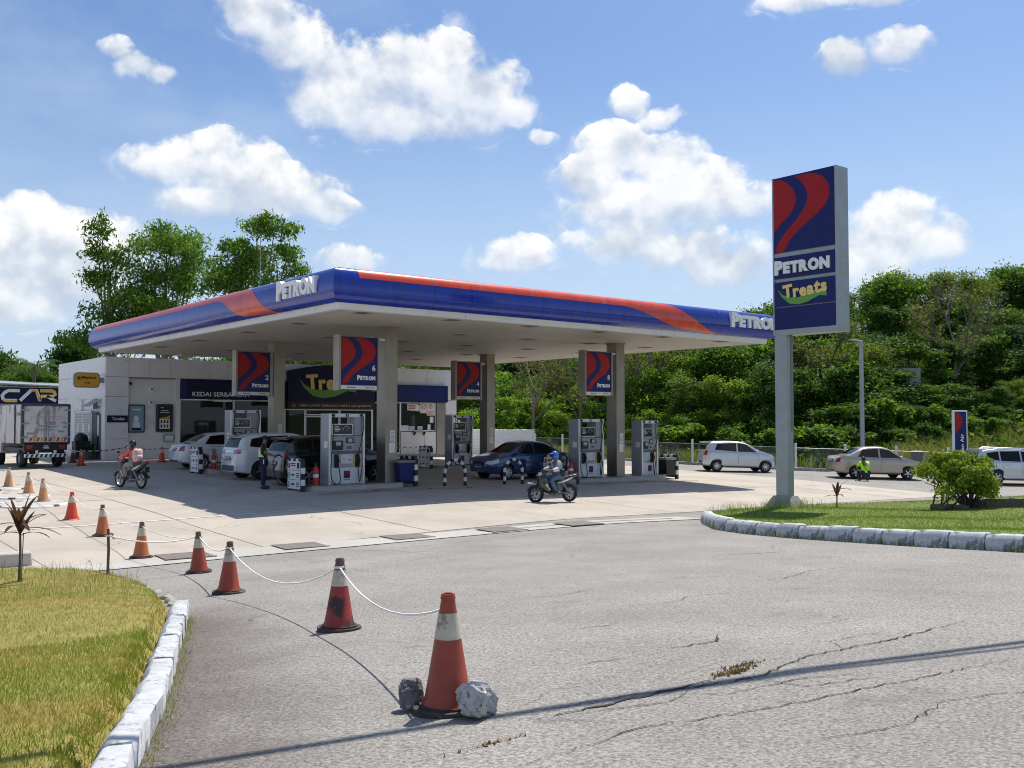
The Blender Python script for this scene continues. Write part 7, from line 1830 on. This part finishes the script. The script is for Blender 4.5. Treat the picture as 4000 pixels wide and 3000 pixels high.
FOREST = [('A', 41.2, 50.6, 1.53, 10.38, 3.6), ('A', 41.7, 47.9, 1.84, 9.11, 3.42), ('A', 42.6, 44.3, 2.31, 8.9, 3.4), ('B', 47.7, 45.8, 3.03, 9.05, 3.6), ('B', 48.3, 44.3, 3.33, 8.17, 2.89), ('A', 48.4, 40.3, 3.89, 6.79, 2.58), ('B', 51.5, 40.7, 4.47, 6.17, 2.1), ('A', 48.2, 34.3, 3.89, 6.74, 2.74), ('B', 47.7, 30.5, 3.78, 7.17, 2.74), ('B', 51.1, 30.3, 4.49, 7.45, 3.15), ('A', 49.2, 26.2, 4.08, 6.74, 2.36), ('A', 52.7, 26.1, 4.82, 7.31, 2.9), ('B', 54.6, 25.1, 5.2, 7.55, 2.69), ('A', 57.2, 25.4, 5.77, 7.58, 2.73), ('B', 51.9, 18.2, 4.56, 7.76, 3.5), ('B', 60.2, 21.4, 6.34, 6.5, 2.23), ('B', 61.9, 20.8, 6.69, 7.82, 3.6), ('A', 57.2, 15.0, 5.62, 8.51, 3.6), ('A', 63.8, 17.2, 7.06, 8.86, 3.48), ('B', 60.8, 13.8, 6.37, 8.27, 3.6), ('A', 63.8, 12.6, 6.97, 8.11, 2.9), ('A', 69.7, 14.0, 7.77, 7.33, 3.2), ('A', 69.5, 11.3, 7.7, 8.14, 2.93), ('A', 72.8, 10.7, 8.01, 8.18, 3.41), ('B', 70.5, 8.0, 7.71, 8.51, 3.5), ('A', 75.3, 7.6, 8.18, 8.47, 2.92), ('B', 34.0, 41.1, 0.9, 8.55, 3.2), ('B', 38.1, 43.1, 1.59, 8.0, 3.2), ('A', 39.9, 40.4, 2.11, 7.2, 3.2), ('A', 38.5, 36.2, 1.86, 8.1, 3.15), ('B', 42.1, 36.9, 2.59, 5.31, 2.13), ('A', 39.6, 32.1, 2.07, 5.49, 2.38), ('A', 39.9, 29.5, 2.14, 5.85, 2.89), ('A', 43.8, 31.6, 2.94, 4.63, 1.79), ('B', 43.4, 28.0, 2.86, 5.42, 2.46), ('B', 43.0, 25.8, 2.79, 6.48, 2.76), ('B', 44.7, 24.2, 3.12, 5.61, 2.74), ('A', 41.4, 19.9, 2.38, 5.04, 2.43), ('A', 42.6, 18.0, 2.62, 5.2, 2.31), ('B', 46.9, 18.6, 3.52, 5.77, 2.43), ('B', 43.4, 15.1, 2.72, 6.17, 2.97), ('B', 46.0, 14.3, 3.26, 7.05, 3.2), ('B', 45.1, 12.2, 3.03, 6.66, 2.82), ('A', 48.5, 12.6, 3.74, 4.86, 2.33), ('B', 53.6, 13.5, 4.84, 6.34, 2.74), ('A', 54.3, 11.9, 4.95, 4.38, 1.96), ('A', 57.4, 11.1, 5.59, 4.48, 1.88), ('B', 58.8, 10.1, 5.86, 5.43, 2.49), ('A', 55.8, 7.5, 5.15, 4.17, 1.92), ('A', 59.4, 7.8, 5.91, 5.03, 2.36), ('A', 62.0, 6.6, 6.41, 4.18, 2.0), ('A', 67.1, 7.3, 7.35, 3.14, 1.13), ('A', 65.5, 5.2, 7.08, 2.88, 1.35), ('A', 68.0, 3.9, 7.33, 2.61, 1.17), ('A', 32.0, 38.0, 0.53, 6.92, 3.0), ('D', 32.4, 35.9, 0.6, 6.0, 3.0), ('A', 32.5, 33.7, 0.62, 4.73, 2.66), ('D', 32.7, 30.5, 0.67, 4.72, 2.78), ('A', 34.1, 30.6, 0.94, 5.16, 2.98), ('A', 36.3, 29.9, 1.4, 5.17, 2.92), ('A', 34.7, 25.6, 1.06, 4.26, 2.55), ('A', 34.7, 23.7, 1.05, 4.2, 1.89), ('D', 35.5, 22.7, 1.19, 4.37, 2.07), ('B', 37.2, 21.6, 1.54, 5.29, 2.89), ('D', 36.4, 19.7, 1.34, 5.87, 3.0), ('A', 37.5, 18.6, 1.56, 4.37, 2.06), ('A', 36.7, 16.2, 1.36, 6.33, 3.0), ('B', 38.0, 15.3, 1.61, 4.31, 2.29), ('D', 40.6, 16.1, 2.17, 5.76, 3.0), ('A', 37.7, 11.7, 1.48, 5.63, 2.86), ('A', 40.6, 12.1, 2.08, 5.01, 2.24), ('C', 42.6, 12.3, 2.5, 5.3, 2.6), ('A', 42.7, 10.4, 2.49, 4.65, 2.17), ('A', 41.1, 7.9, 2.08, 5.87, 3.0), ('A', 45.5, 9.6, 3.06, 5.03, 2.66), ('B', 43.9, 6.5, 2.6, 5.44, 3.0), ('A', 47.3, 6.7, 3.32, 3.72, 2.05), ('A', 46.3, 5.1, 3.04, 4.36, 2.21), ('A', 50.8, 6.5, 4.06, 4.48, 2.3), ('C', 50.7, 4.5, 3.94, 4.17, 2.04), ('A', 54.6, 5.0, 4.79, 4.26, 2.02), ('A', 52.8, 2.4, 4.18, 4.46, 2.53), ('A', 55.6, 2.9, 4.84, 2.95, 1.34), ('B', 59.3, 2.4, 5.54, 1.38, 0.66), ('B', 57.4, 0.9, 4.92, 2.92, 1.55), ('B', 29.2, 33.3, 0.01, 5.6, 2.7), ('A', 28.5, 31.6, 0.02, 4.64, 2.37), ('D', 30.0, 29.6, 0.11, 4.55, 2.7), ('D', 31.5, 29.2, 0.43, 3.55, 2.03), ('D', 31.3, 27.4, 0.37, 3.29, 1.6), ('D', 33.0, 28.0, 0.72, 4.24, 1.94), ('D', 32.9, 24.7, 0.68, 4.72, 2.7), ('A', 33.7, 24.4, 0.84, 2.97, 1.84), ('D', 32.4, 21.3, 0.54, 5.15, 2.7), ('D', 34.0, 19.6, 0.85, 5.44, 2.7), ('D', 34.5, 18.5, 0.95, 3.56, 2.21), ('B', 32.7, 15.6, 0.54, 4.69, 2.7), ('D', 33.5, 14.5, 0.68, 3.49, 2.12), ('D', 33.5, 12.9, 0.63, 4.5, 2.46), ('B', 34.2, 12.3, 0.77, 3.17, 2.03), ('D', 36.0, 11.6, 1.14, 4.15, 2.08), ('A', 34.8, 9.7, 0.85, 5.2, 2.7), ('C', 35.6, 8.8, 0.97, 3.78, 2.17), ('C', 35.9, 7.6, 0.99, 3.04, 1.91), ('C', 36.9, 7.1, 1.17, 4.7, 2.65), ('C', 38.4, 7.0, 1.47, 4.52, 2.14), ('C', 40.3, 6.0, 1.82, 3.76, 2.37), ('C', 39.1, 5.0, 1.54, 2.76, 1.66), ('B', 41.2, 4.1, 1.93, 2.8, 1.44), ('A', 43.1, 4.4, 2.36, 1.76, 1.14), ('C', 42.0, 2.8, 1.96, 2.61, 1.67), ('A', 44.0, 2.1, 2.29, 1.84, 1.09), ('C', 45.6, 1.7, 2.56, 1.91, 1.16), ('A', 48.4, 2.0, 3.18, 1.95, 1.02), ('C', 51.4, 1.7, 3.78, 1.3, 0.63), ('C', 50.8, 0.6, 3.49, 2.41, 1.54), ('C', 53.4, 0.2, 3.98, 1.82, 1.16), ('C', 56.3, 0.5, 4.63, 1.37, 0.62), ('D', 27.2, 30.8, 0.03, 3.48, 2.3), ('D', 27.7, 28.4, 0.02, 3.88, 2.1), ('D', 28.8, 26.6, 0.02, 2.92, 1.78), ('D', 29.6, 26.8, 0.04, 3.88, 2.14), ('D', 29.5, 24.0, -0.01, 2.96, 1.83), ('E', 30.1, 21.6, 0.08, 2.96, 1.92), ('D', 30.0, 20.1, 0.05, 2.66, 1.49), ('D', 30.4, 18.6, 0.11, 2.75, 1.54), ('D', 30.9, 17.1, 0.21, 2.77, 2.03), ('D', 31.4, 15.6, 0.27, 2.52, 1.42), ('D', 31.5, 14.6, 0.27, 2.69, 1.73), ('D', 32.4, 13.0, 0.43, 2.59, 1.87), ('E', 31.6, 11.1, 0.21, 2.08, 1.35), ('D', 32.9, 11.2, 0.49, 2.04, 1.38), ('E', 32.0, 9.0, 0.25, 2.25, 1.27), ('E', 33.8, 8.8, 0.6, 2.43, 1.61), ('C', 34.4, 7.1, 0.66, 2.3, 1.66), ('C', 33.4, 5.5, 0.4, 2.71, 1.76), ('C', 35.3, 4.7, 0.76, 2.46, 1.72), ('E', 36.3, 4.2, 0.94, 2.75, 1.94), ('C', 38.3, 4.6, 1.35, 1.3, 0.65), ('A', 38.5, 3.6, 1.35, 2.04, 1.06), ('E', 39.4, 2.3, 1.34, 2.0, 1.25), ('A', 40.5, 1.6, 1.47, 1.41, 1.05), ('C', 43.2, 1.4, 2.02, 1.3, 0.76), ('C', 43.3, 0.7, 1.92, 1.3, 0.67), ('C', 46.9, 0.5, 2.65, 1.3, 0.86), ('E', 48.6, 0.2, 2.97, 1.3, 0.82), ('E', 49.2, -0.6, 2.98, 1.3, 0.97), ('C', 50.0, -1.9, 2.96, 1.3, 0.84), ('E', 26.2, 27.9, 0.03, 1.31, 1.07), ('E', 27.3, 24.4, 0.01, 1.8, 1.25), ('E', 28.1, 22.8, -0.02, 1.96, 1.3), ('E', 28.6, 19.8, -0.05, 2.01, 1.61), ('E', 29.5, 17.9, -0.07, 1.56, 1.09), ('E', 28.8, 13.7, -0.15, 2.21, 1.99), ('E', 30.1, 13.1, -0.04, 2.24, 1.34), ('E', 29.7, 9.5, -0.2, 1.98, 1.33), ('E', 30.2, 7.2, -0.18, 2.09, 1.53), ('E', 30.7, 5.6, -0.15, 2.14, 1.79), ('E', 31.1, 4.4, -0.12, 2.27, 2.04), ('E', 33.8, 3.7, 0.41, 1.3, 1.16), ('E', 35.7, 2.8, 0.68, 1.3, 0.78), ('E', 37.3, 1.7, 0.83, 1.3, 0.97), ('E', 40.3, 0.7, 1.3, 1.3, 0.93), ('E', 40.7, -0.3, 1.24, 1.3, 0.79), ('E', 43.8, -1.0, 1.79, 1.3, 1.07), ('E', 46.5, -2.2, 2.17, 1.3, 1.04)]
rg = random.Random(99)
for k, x, y, z, h, r0 in FOREST:
    cr, tm, H, Rr = rg.choice(VARS[k]); nm_, lb, ct_ = KIND[k]
    t_ = thing(nm_, lb, ct_, (x, y, z), rg.uniform(0, 6.28), group=lb.replace('tree', 'trees', 1) if ct_ == 'tree' else 'bushes along the foot of the bank')
    t_.scale = (r0 / Rr * 1.15, r0 / Rr * 1.15, h / H)
    obj('crown', cr, t_); obj('trunk', tm, t_)

# creeping undergrowth that hides the soil of the bank
r_ = np.random.default_rng(5); q = np.stack([r_.uniform(29, 66, 90000), r_.uniform(-20, 45, 90000)], 1); q = q[inpoly(q[:, 0], q[:, 1], BANK) > 3.]
hgt = r_.uniform(0, 1, len(q)) ** 1.5 * (.5 + .5 * np.sin(q[:, 0] * 1.3) * np.sin(q[:, 1] * 1.1)) * 1.1
pu = np.stack([q[:, 0], q[:, 1], hz(q[:, 0], q[:, 1]) + .05 + hgt], 1); nu_ = np.tile(np.array([[-.2, -.2, 1.]]), (len(pu), 1))
tag(obj('undergrowth', leaves(pu, nu_, .34, .55, ['leaf_a', 'leaf_b', 'leaf_e', 'leaf_f'], 6, 'undergrowth')), 'creeping green undergrowth between the trees of the bank', 'undergrowth', kind='stuff')

# ---- the trees behind the store, lobe by lobe
EX = Vector((.7776, -.6287, 0)); ED = Vector((.6287, .7776, 0))
def lobe_tree(name, label, base, lobes, nleaf, size, mats, seed, r0=.28, aspect=.34, shell=.7):
    rg = random.Random(seed); t_ = thing(name, label, 'tree', base, -math.atan2(.6287, .7776), group=None)
    L_ = []; limbs = []
    for (u, z, ru, rz_) in lobes:
        dd = rg.uniform(-1.2, 1.2)
        for k in range(7):
            a = rg.uniform(0, 6.28); q = rg.uniform(.2, .9); L_.append((u + q * ru * math.cos(a), dd + q * ru * math.sin(a), z + rg.uniform(-.6, .6) * rz_, ru * rg.uniform(.45, .8), ru * rg.uniform(.45, .8), rz_ * rg.uniform(.55, .95)))
        limbs.append((max(1., z * .45), u, dd, z, .11))
    pts, nn = lobes_pts(L_, nleaf, seed, shell)
    obj('crown', leaves(pts, nn, size, aspect, mats, seed, droop=.5), t_)
    h = max(l[1] for l in lobes) * .8
    obj('trunk', trunk_mesh(h, r0, limbs), t_)
lobe_tree('acacia_tree', 'slender left-hand acacia rising behind the store', (2.09, 35.94, 0.5), [(-0.55, 13.76, 0.98, 0.98), (-0.87, 12.26, 1.11, 0.71), (0.32, 11.86, 1.43, 0.79), (-0.32, 10.59, 1.74, 1.11), (0.79, 9.17, 1.9, 1.27), (0.32, 7.74, 1.74, 1.11), (0.0, 6.47, 1.9, 0.95)], 8500, 0.28, ['leaf_a', 'leaf_c'], 61)
lobe_tree('acacia_tree', 'broad middle acacia rising behind the store', (5.15, 34.74, 0.5), [(-0.32, 13.8, 1.37, 0.89), (0.81, 12.99, 1.77, 1.05), (-0.64, 12.67, 1.45, 0.97), (1.61, 12.03, 1.37, 0.97), (0.16, 11.22, 1.93, 1.13), (-1.29, 10.26, 1.61, 0.97), (1.61, 10.42, 1.61, 0.97), (0.0, 9.29, 2.09, 0.97), (-1.29, 8.64, 1.77, 0.97)], 12000, 0.28, ['leaf_a', 'leaf_c', 'leaf_c'], 62)
lobe_tree('acacia_tree', 'right-hand acacia above the canopy fascia', (9.96, 32.15, 0.5), [(0.16, 14.48, 1.23, 0.74), (1.47, 13.83, 1.39, 0.82), (-1.47, 13.26, 0.98, 0.65), (0.16, 12.36, 1.96, 1.06), (-1.47, 11.7, 1.47, 0.9), (2.13, 12.36, 1.06, 0.74), (2.78, 11.21, 0.98, 0.74), (-0.49, 10.88, 2.13, 0.98), (-1.8, 10.56, 1.64, 0.98)], 11500, 0.28, ['leaf_a', 'leaf_c'], 63)
lobe_tree('broadleaf_tree', 'dark rounded tree behind the car workshop and palm', (4.76, 51.78, 0.5), [(-0.39, 7.17, 1.75, 1.07), (0.78, 6.59, 1.56, 1.17), (-1.17, 6.01, 1.75, 1.17), (0.39, 5.23, 2.14, 1.17)], 7000, 0.38, ['leaf_b'], 64)
lobe_tree('broadleaf_tree', 'bright leafy tree above the CAR signboard', (1.43, 50.62, 0.5), [(0.0, 5.09, 1.68, 0.84), (-1.5, 4.53, 1.68, 0.75), (0.75, 4.53, 1.5, 0.75)], 5000, 0.34, ['leaf_c', 'leaf_a'], 65)
lobe_tree('broadleaf_tree', 'dark tree at the left picture edge above the workshop', (0.90, 58.76, 0.5), [(-0.2, 6.18, 1.82, 1.11), (0.41, 5.37, 1.82, 1.22), (-1.42, 5.77, 1.82, 1.22)], 6000, 0.38, ['leaf_b', 'leaf_a'], 66)
lobe_tree('broadleaf_tree', 'tree seen through the gap between store parapet and canopy', (11.66, 39.77, 0.5), [(-1.45, 5.72, 2.91, 1.09), (1.09, 5.72, 2.91, 1.09), (3.64, 5.54, 2.73, 1.09), (6.36, 5.72, 2.91, 1.09), (9.09, 5.54, 2.73, 1.09)], 7000, 0.4, ['leaf_b', 'leaf_a'], 67)
lobe_tree('broadleaf_tree', 'tree filling the gap above the store end wall', (26.72, 37.88, 0.5), [(-2.03, 6.38, 2.63, 1.22), (0.61, 6.38, 2.63, 1.22), (3.04, 6.78, 2.63, 1.22), (2.63, 4.35, 2.63, 1.62), (4.05, 2.73, 2.43, 1.62)], 7000, 0.4, ['leaf_c', 'leaf_a'], 68)

# palm behind the workshop
pa = thing('palm_tree', 'coconut palm rising behind the car workshop', 'tree', (0.2, 46.5, .5))
MB().tube([(0, 0, -.2), (.15, 0, 3), (.1, .1, 5.6)], [.18, .14, .12], 8).build('trunk', MAT['bark'], pa, 60)
mb = MB(); rg = random.Random(31)
for k in range(20):
    a = k * 2.4; e0 = rg.uniform(-.1, .9); L_ = rg.uniform(1.8, 2.6); prev = None
    P_ = []
    for q in range(9):
        s = q / 8; P_.append(Vector((.1 + math.cos(a) * L_ * s * math.cos(e0 * (1 - s * .4)), .1 + math.sin(a) * L_ * s * math.cos(e0 * (1 - s * .4)), 5.6 + L_ * (s * math.sin(e0) - .55 * s * s))))
    for q in range(1, 9):
        d = (P_[q] - P_[q - 1]).normalized(); sd = d.cross(Vector((0, 0, 1))).normalized()
        for s_ in (-1, 1):
            for m_ in range(2):
                b = P_[q - 1].lerp(P_[q], m_ / 2); tip = b + sd * s_ * .42 * math.sin(math.pi * (q / 9.5) + .2) + d * .18 - Vector((0, 0, .20)); mb.add([b, b + d * .07, tip], [(0, 1, 2)])
mb.build('crown', MAT['leaf_a'], pa, fix=False)
# leafless twig tree beyond the canopy
tw = thing('bare_tree', 'small bare twiggy treetop beyond the canopy roof', 'tree', (33, 44, .6)); mb = MB(); rg = random.Random(6)
def twig(p_, d, L_, r0, n):
    e_ = p_ + d * L_; mb.tube([p_, e_], [r0, r0 * .6], 4)
    if n:
        for k in range(3 if n > 1 else 4): q = (d + Vector((rg.uniform(-.7, .7), rg.uniform(-.7, .7), rg.uniform(-.1, .5)))).normalized(); twig(p_.lerp(e_, rg.uniform(.55, 1)), q, L_ * rg.uniform(.5, .75), r0 * .6, n - 1)
twig(Vector((0, 0, 0)), Vector((0, 0, 1)), 9.0, .16, 0)
for k in range(6): twig(Vector((0, 0, 8.2 + k * .15)), Vector((rg.uniform(-.5, .5), rg.uniform(-.5, .5), .8)).normalized(), 1.7, .05, 3)
mb.build('trunk', MAT['bark'], tw, fix=False)

def snag(label, x, y, h, seed):
    global mb, rg
    t_ = thing('sparse_tree', label, 'tree', (x, y, float(hz(x, y)))); mb = MB(); rg = random.Random(seed)
    twig(Vector((0, 0, -.2)), Vector((.03, .02, 1)).normalized(), h * .55, .16, 0)
    for k in range(7): twig(Vector((.03 * h * .3, .02, h * (.25 + .045 * k))), Vector((rg.uniform(-.9, .9), rg.uniform(-.9, .9), .8)).normalized(), h * rg.uniform(.22, .34), .07, 3)
    V = np.array([v for v in mb.v if v[2] > h * .42]); mb.build('trunk', MAT['bark'], t_, fix=False)
    r = np.random.default_rng(seed); q = V[r.integers(0, len(V), 2600)] + r.normal(0, .22, (2600, 3)); obj('crown', leaves(q, np.tile(np.array([[0, 0, 1.]]), (len(q), 1)), .20, .4, ['leaf_dry', 'leaf_e', 'leaf_b'], seed), t_)
for k, (x, y, h, lb) in enumerate([(26.6, 24.2, 8.6, 'thin-leaved tree with bare limbs between the rear columns'), (29.3, 22.4, 8.2, 'half-bare tree with forked trunk left of sign 8'), (33.5, 20.0, 8.0, 'half-bare tree behind the front right-hand column'), (38.5, 9.5, 6.5, 'sparse tree behind the tall sign post'), (46., 4.5, 8.0, 'sparse tall tree above the lamp post'), (52., -2., 9., 'sparse tall tree on the skyline right of the tall sign')]): snag(lb, x, y, h, 70 + k)

# ---- round shrub on the lawn island
sh = thing('shrub', 'round leafy green shrub on the lawn island', 'shrub', (9.05, -14.28, g(9.05, -14.28) + .14)); rg = random.Random(44); sh.scale = (1.12, 1.12, 1.24)
L_ = []
for k in range(34):
    a = rg.uniform(0, 6.28); q = rg.uniform(.1, .95); z = rg.uniform(.55, 1.22) - .20 * q
    L_.append((q * .98 * math.cos(a), q * .80 * math.sin(a), z, .26, .26, .19))
pts, nn = lobes_pts(L_, 8500, 5, .5); rot_ = -math.atan2(.6287, .7776); sh.rotation_euler = (0, 0, rot_)
obj('crown', leaves(pts, nn, .085, .55, ['leaf_shrub'], 5, droop=.3), sh)
mb = MB()
for k in range(30):
    a = rg.uniform(0, 6.28); q = rg.uniform(.2, .95); b = Vector((rg.choice((-.55, .1, .2, .3)) + rg.uniform(-.15, .15), rg.uniform(-.15, .15), -.05)); e_ = Vector((q * 1.0 * math.cos(a), q * .75 * math.sin(a), rg.uniform(.5, .9)))
    m_ = b.lerp(e_, .5) + Vector((rg.uniform(-.1, .1), rg.uniform(-.1, .1), .08)); mb.tube([b, m_, e_], [.026, .018, .008], 5)
mb.build('stems', MAT['dead_wood'], sh, 60)
pb = thing('planter_surround', 'broken dark timber surround at the foot of the round shrub', 'planter', (9.35, -14.75, g(9.35, -14.75) + .16), rot_)
for (x0, x1, y0, y1, zz) in ((-.25, .85, -.45, -.38, .30), (.80, .88, -.38, .3, .28), (-.28, -.20, -.45, .25, .26)): MB().box(x0, x1, y0, y1, -.1, zz).build('board', MAT['dead_wood'], pb)
rg = random.Random(7)
for k, (u, d_, L0, an, lb) in enumerate([(-.62, -.55, .62, .1, 'longest rotten log lying left of the shrub'), (-.85, -.42, .5, -.15, 'short rotten log behind the longest one'), (-.42, -.68, .4, .35, 'small rotten log against the timber surround'), (-1.02, -.60, .34, -.4, 'outermost rotten log stub by the shrub')]):
    c = Vector((9.15, -14.35, 0)) + EX * u + ED * d_; o_ = MB().tube([(-L0 / 2, 0, 0), (0, .02, .02), (L0 / 2, 0, 0)], [.075, .085, .06], 9).build('log', MAT['dead_wood'], None, 50, loc=(c.x, c.y, g(c.x, c.y) + .22)); o_.rotation_euler = (0, .05, rot_ + an); tag(o_, lb, 'log', 'rotten logs by the shrub')
# ---- cordylines
def cordyline(loc, h, n, L0, label, seed, rz=0):
    rg = random.Random(seed); t_ = thing('cordyline', label, 'plant', loc, rz); mb = MB()
    mb.tube([(0, 0, -.1), (.01, 0, h * .5), (0, .01, h)], [.022, .018, .014], 7); mb.tube([(.03, 0, -.05), (.05, .01, h * .8)], .007, 5); mb.build('stem', MAT['dead_wood'], t_, 60)
    for k in range(n):
        a = k * 2.4 + rg.uniform(-.3, .3); e0 = rg.uniform(.25, 1.35); L_ = L0 * rg.uniform(.7, 1.15); b = Vector((0, 0, h - rg.uniform(0, .22))); rows = []
        for q in range(6):
            s = q / 5; p_ = b + Vector((math.cos(a), math.sin(a), 0)) * L_ * s * math.cos(e0) + Vector((0, 0, L_ * (s * math.sin(e0) - .42 * s * s * (1.3 - e0 * .6)))); wv = .045 * math.sin(math.pi * (.06 + .92 * s)) ** .8; sd = Vector((-math.sin(a), math.cos(a), 0)) * wv
            rows.append([tuple(p_ - sd), tuple(p_ + Vector((0, 0, -.008))), tuple(p_ + sd)])
        m2 = MB(); m2.grid(rows); m2.build('leaf', MAT['leaf_maroon'], t_, 60, fix=False)
cordyline((-13.23, -11.14, g(-13.23, -11.14) + .13), .90, 19, .58, 'maroon-leaved cordyline in the dry grass bed', 3)
cordyline((7.84, -11.3, g(7.84, -11.3) + .15), .52, 11, .52, 'wilted young cordyline beside the tall sign on the lawn island', 5)
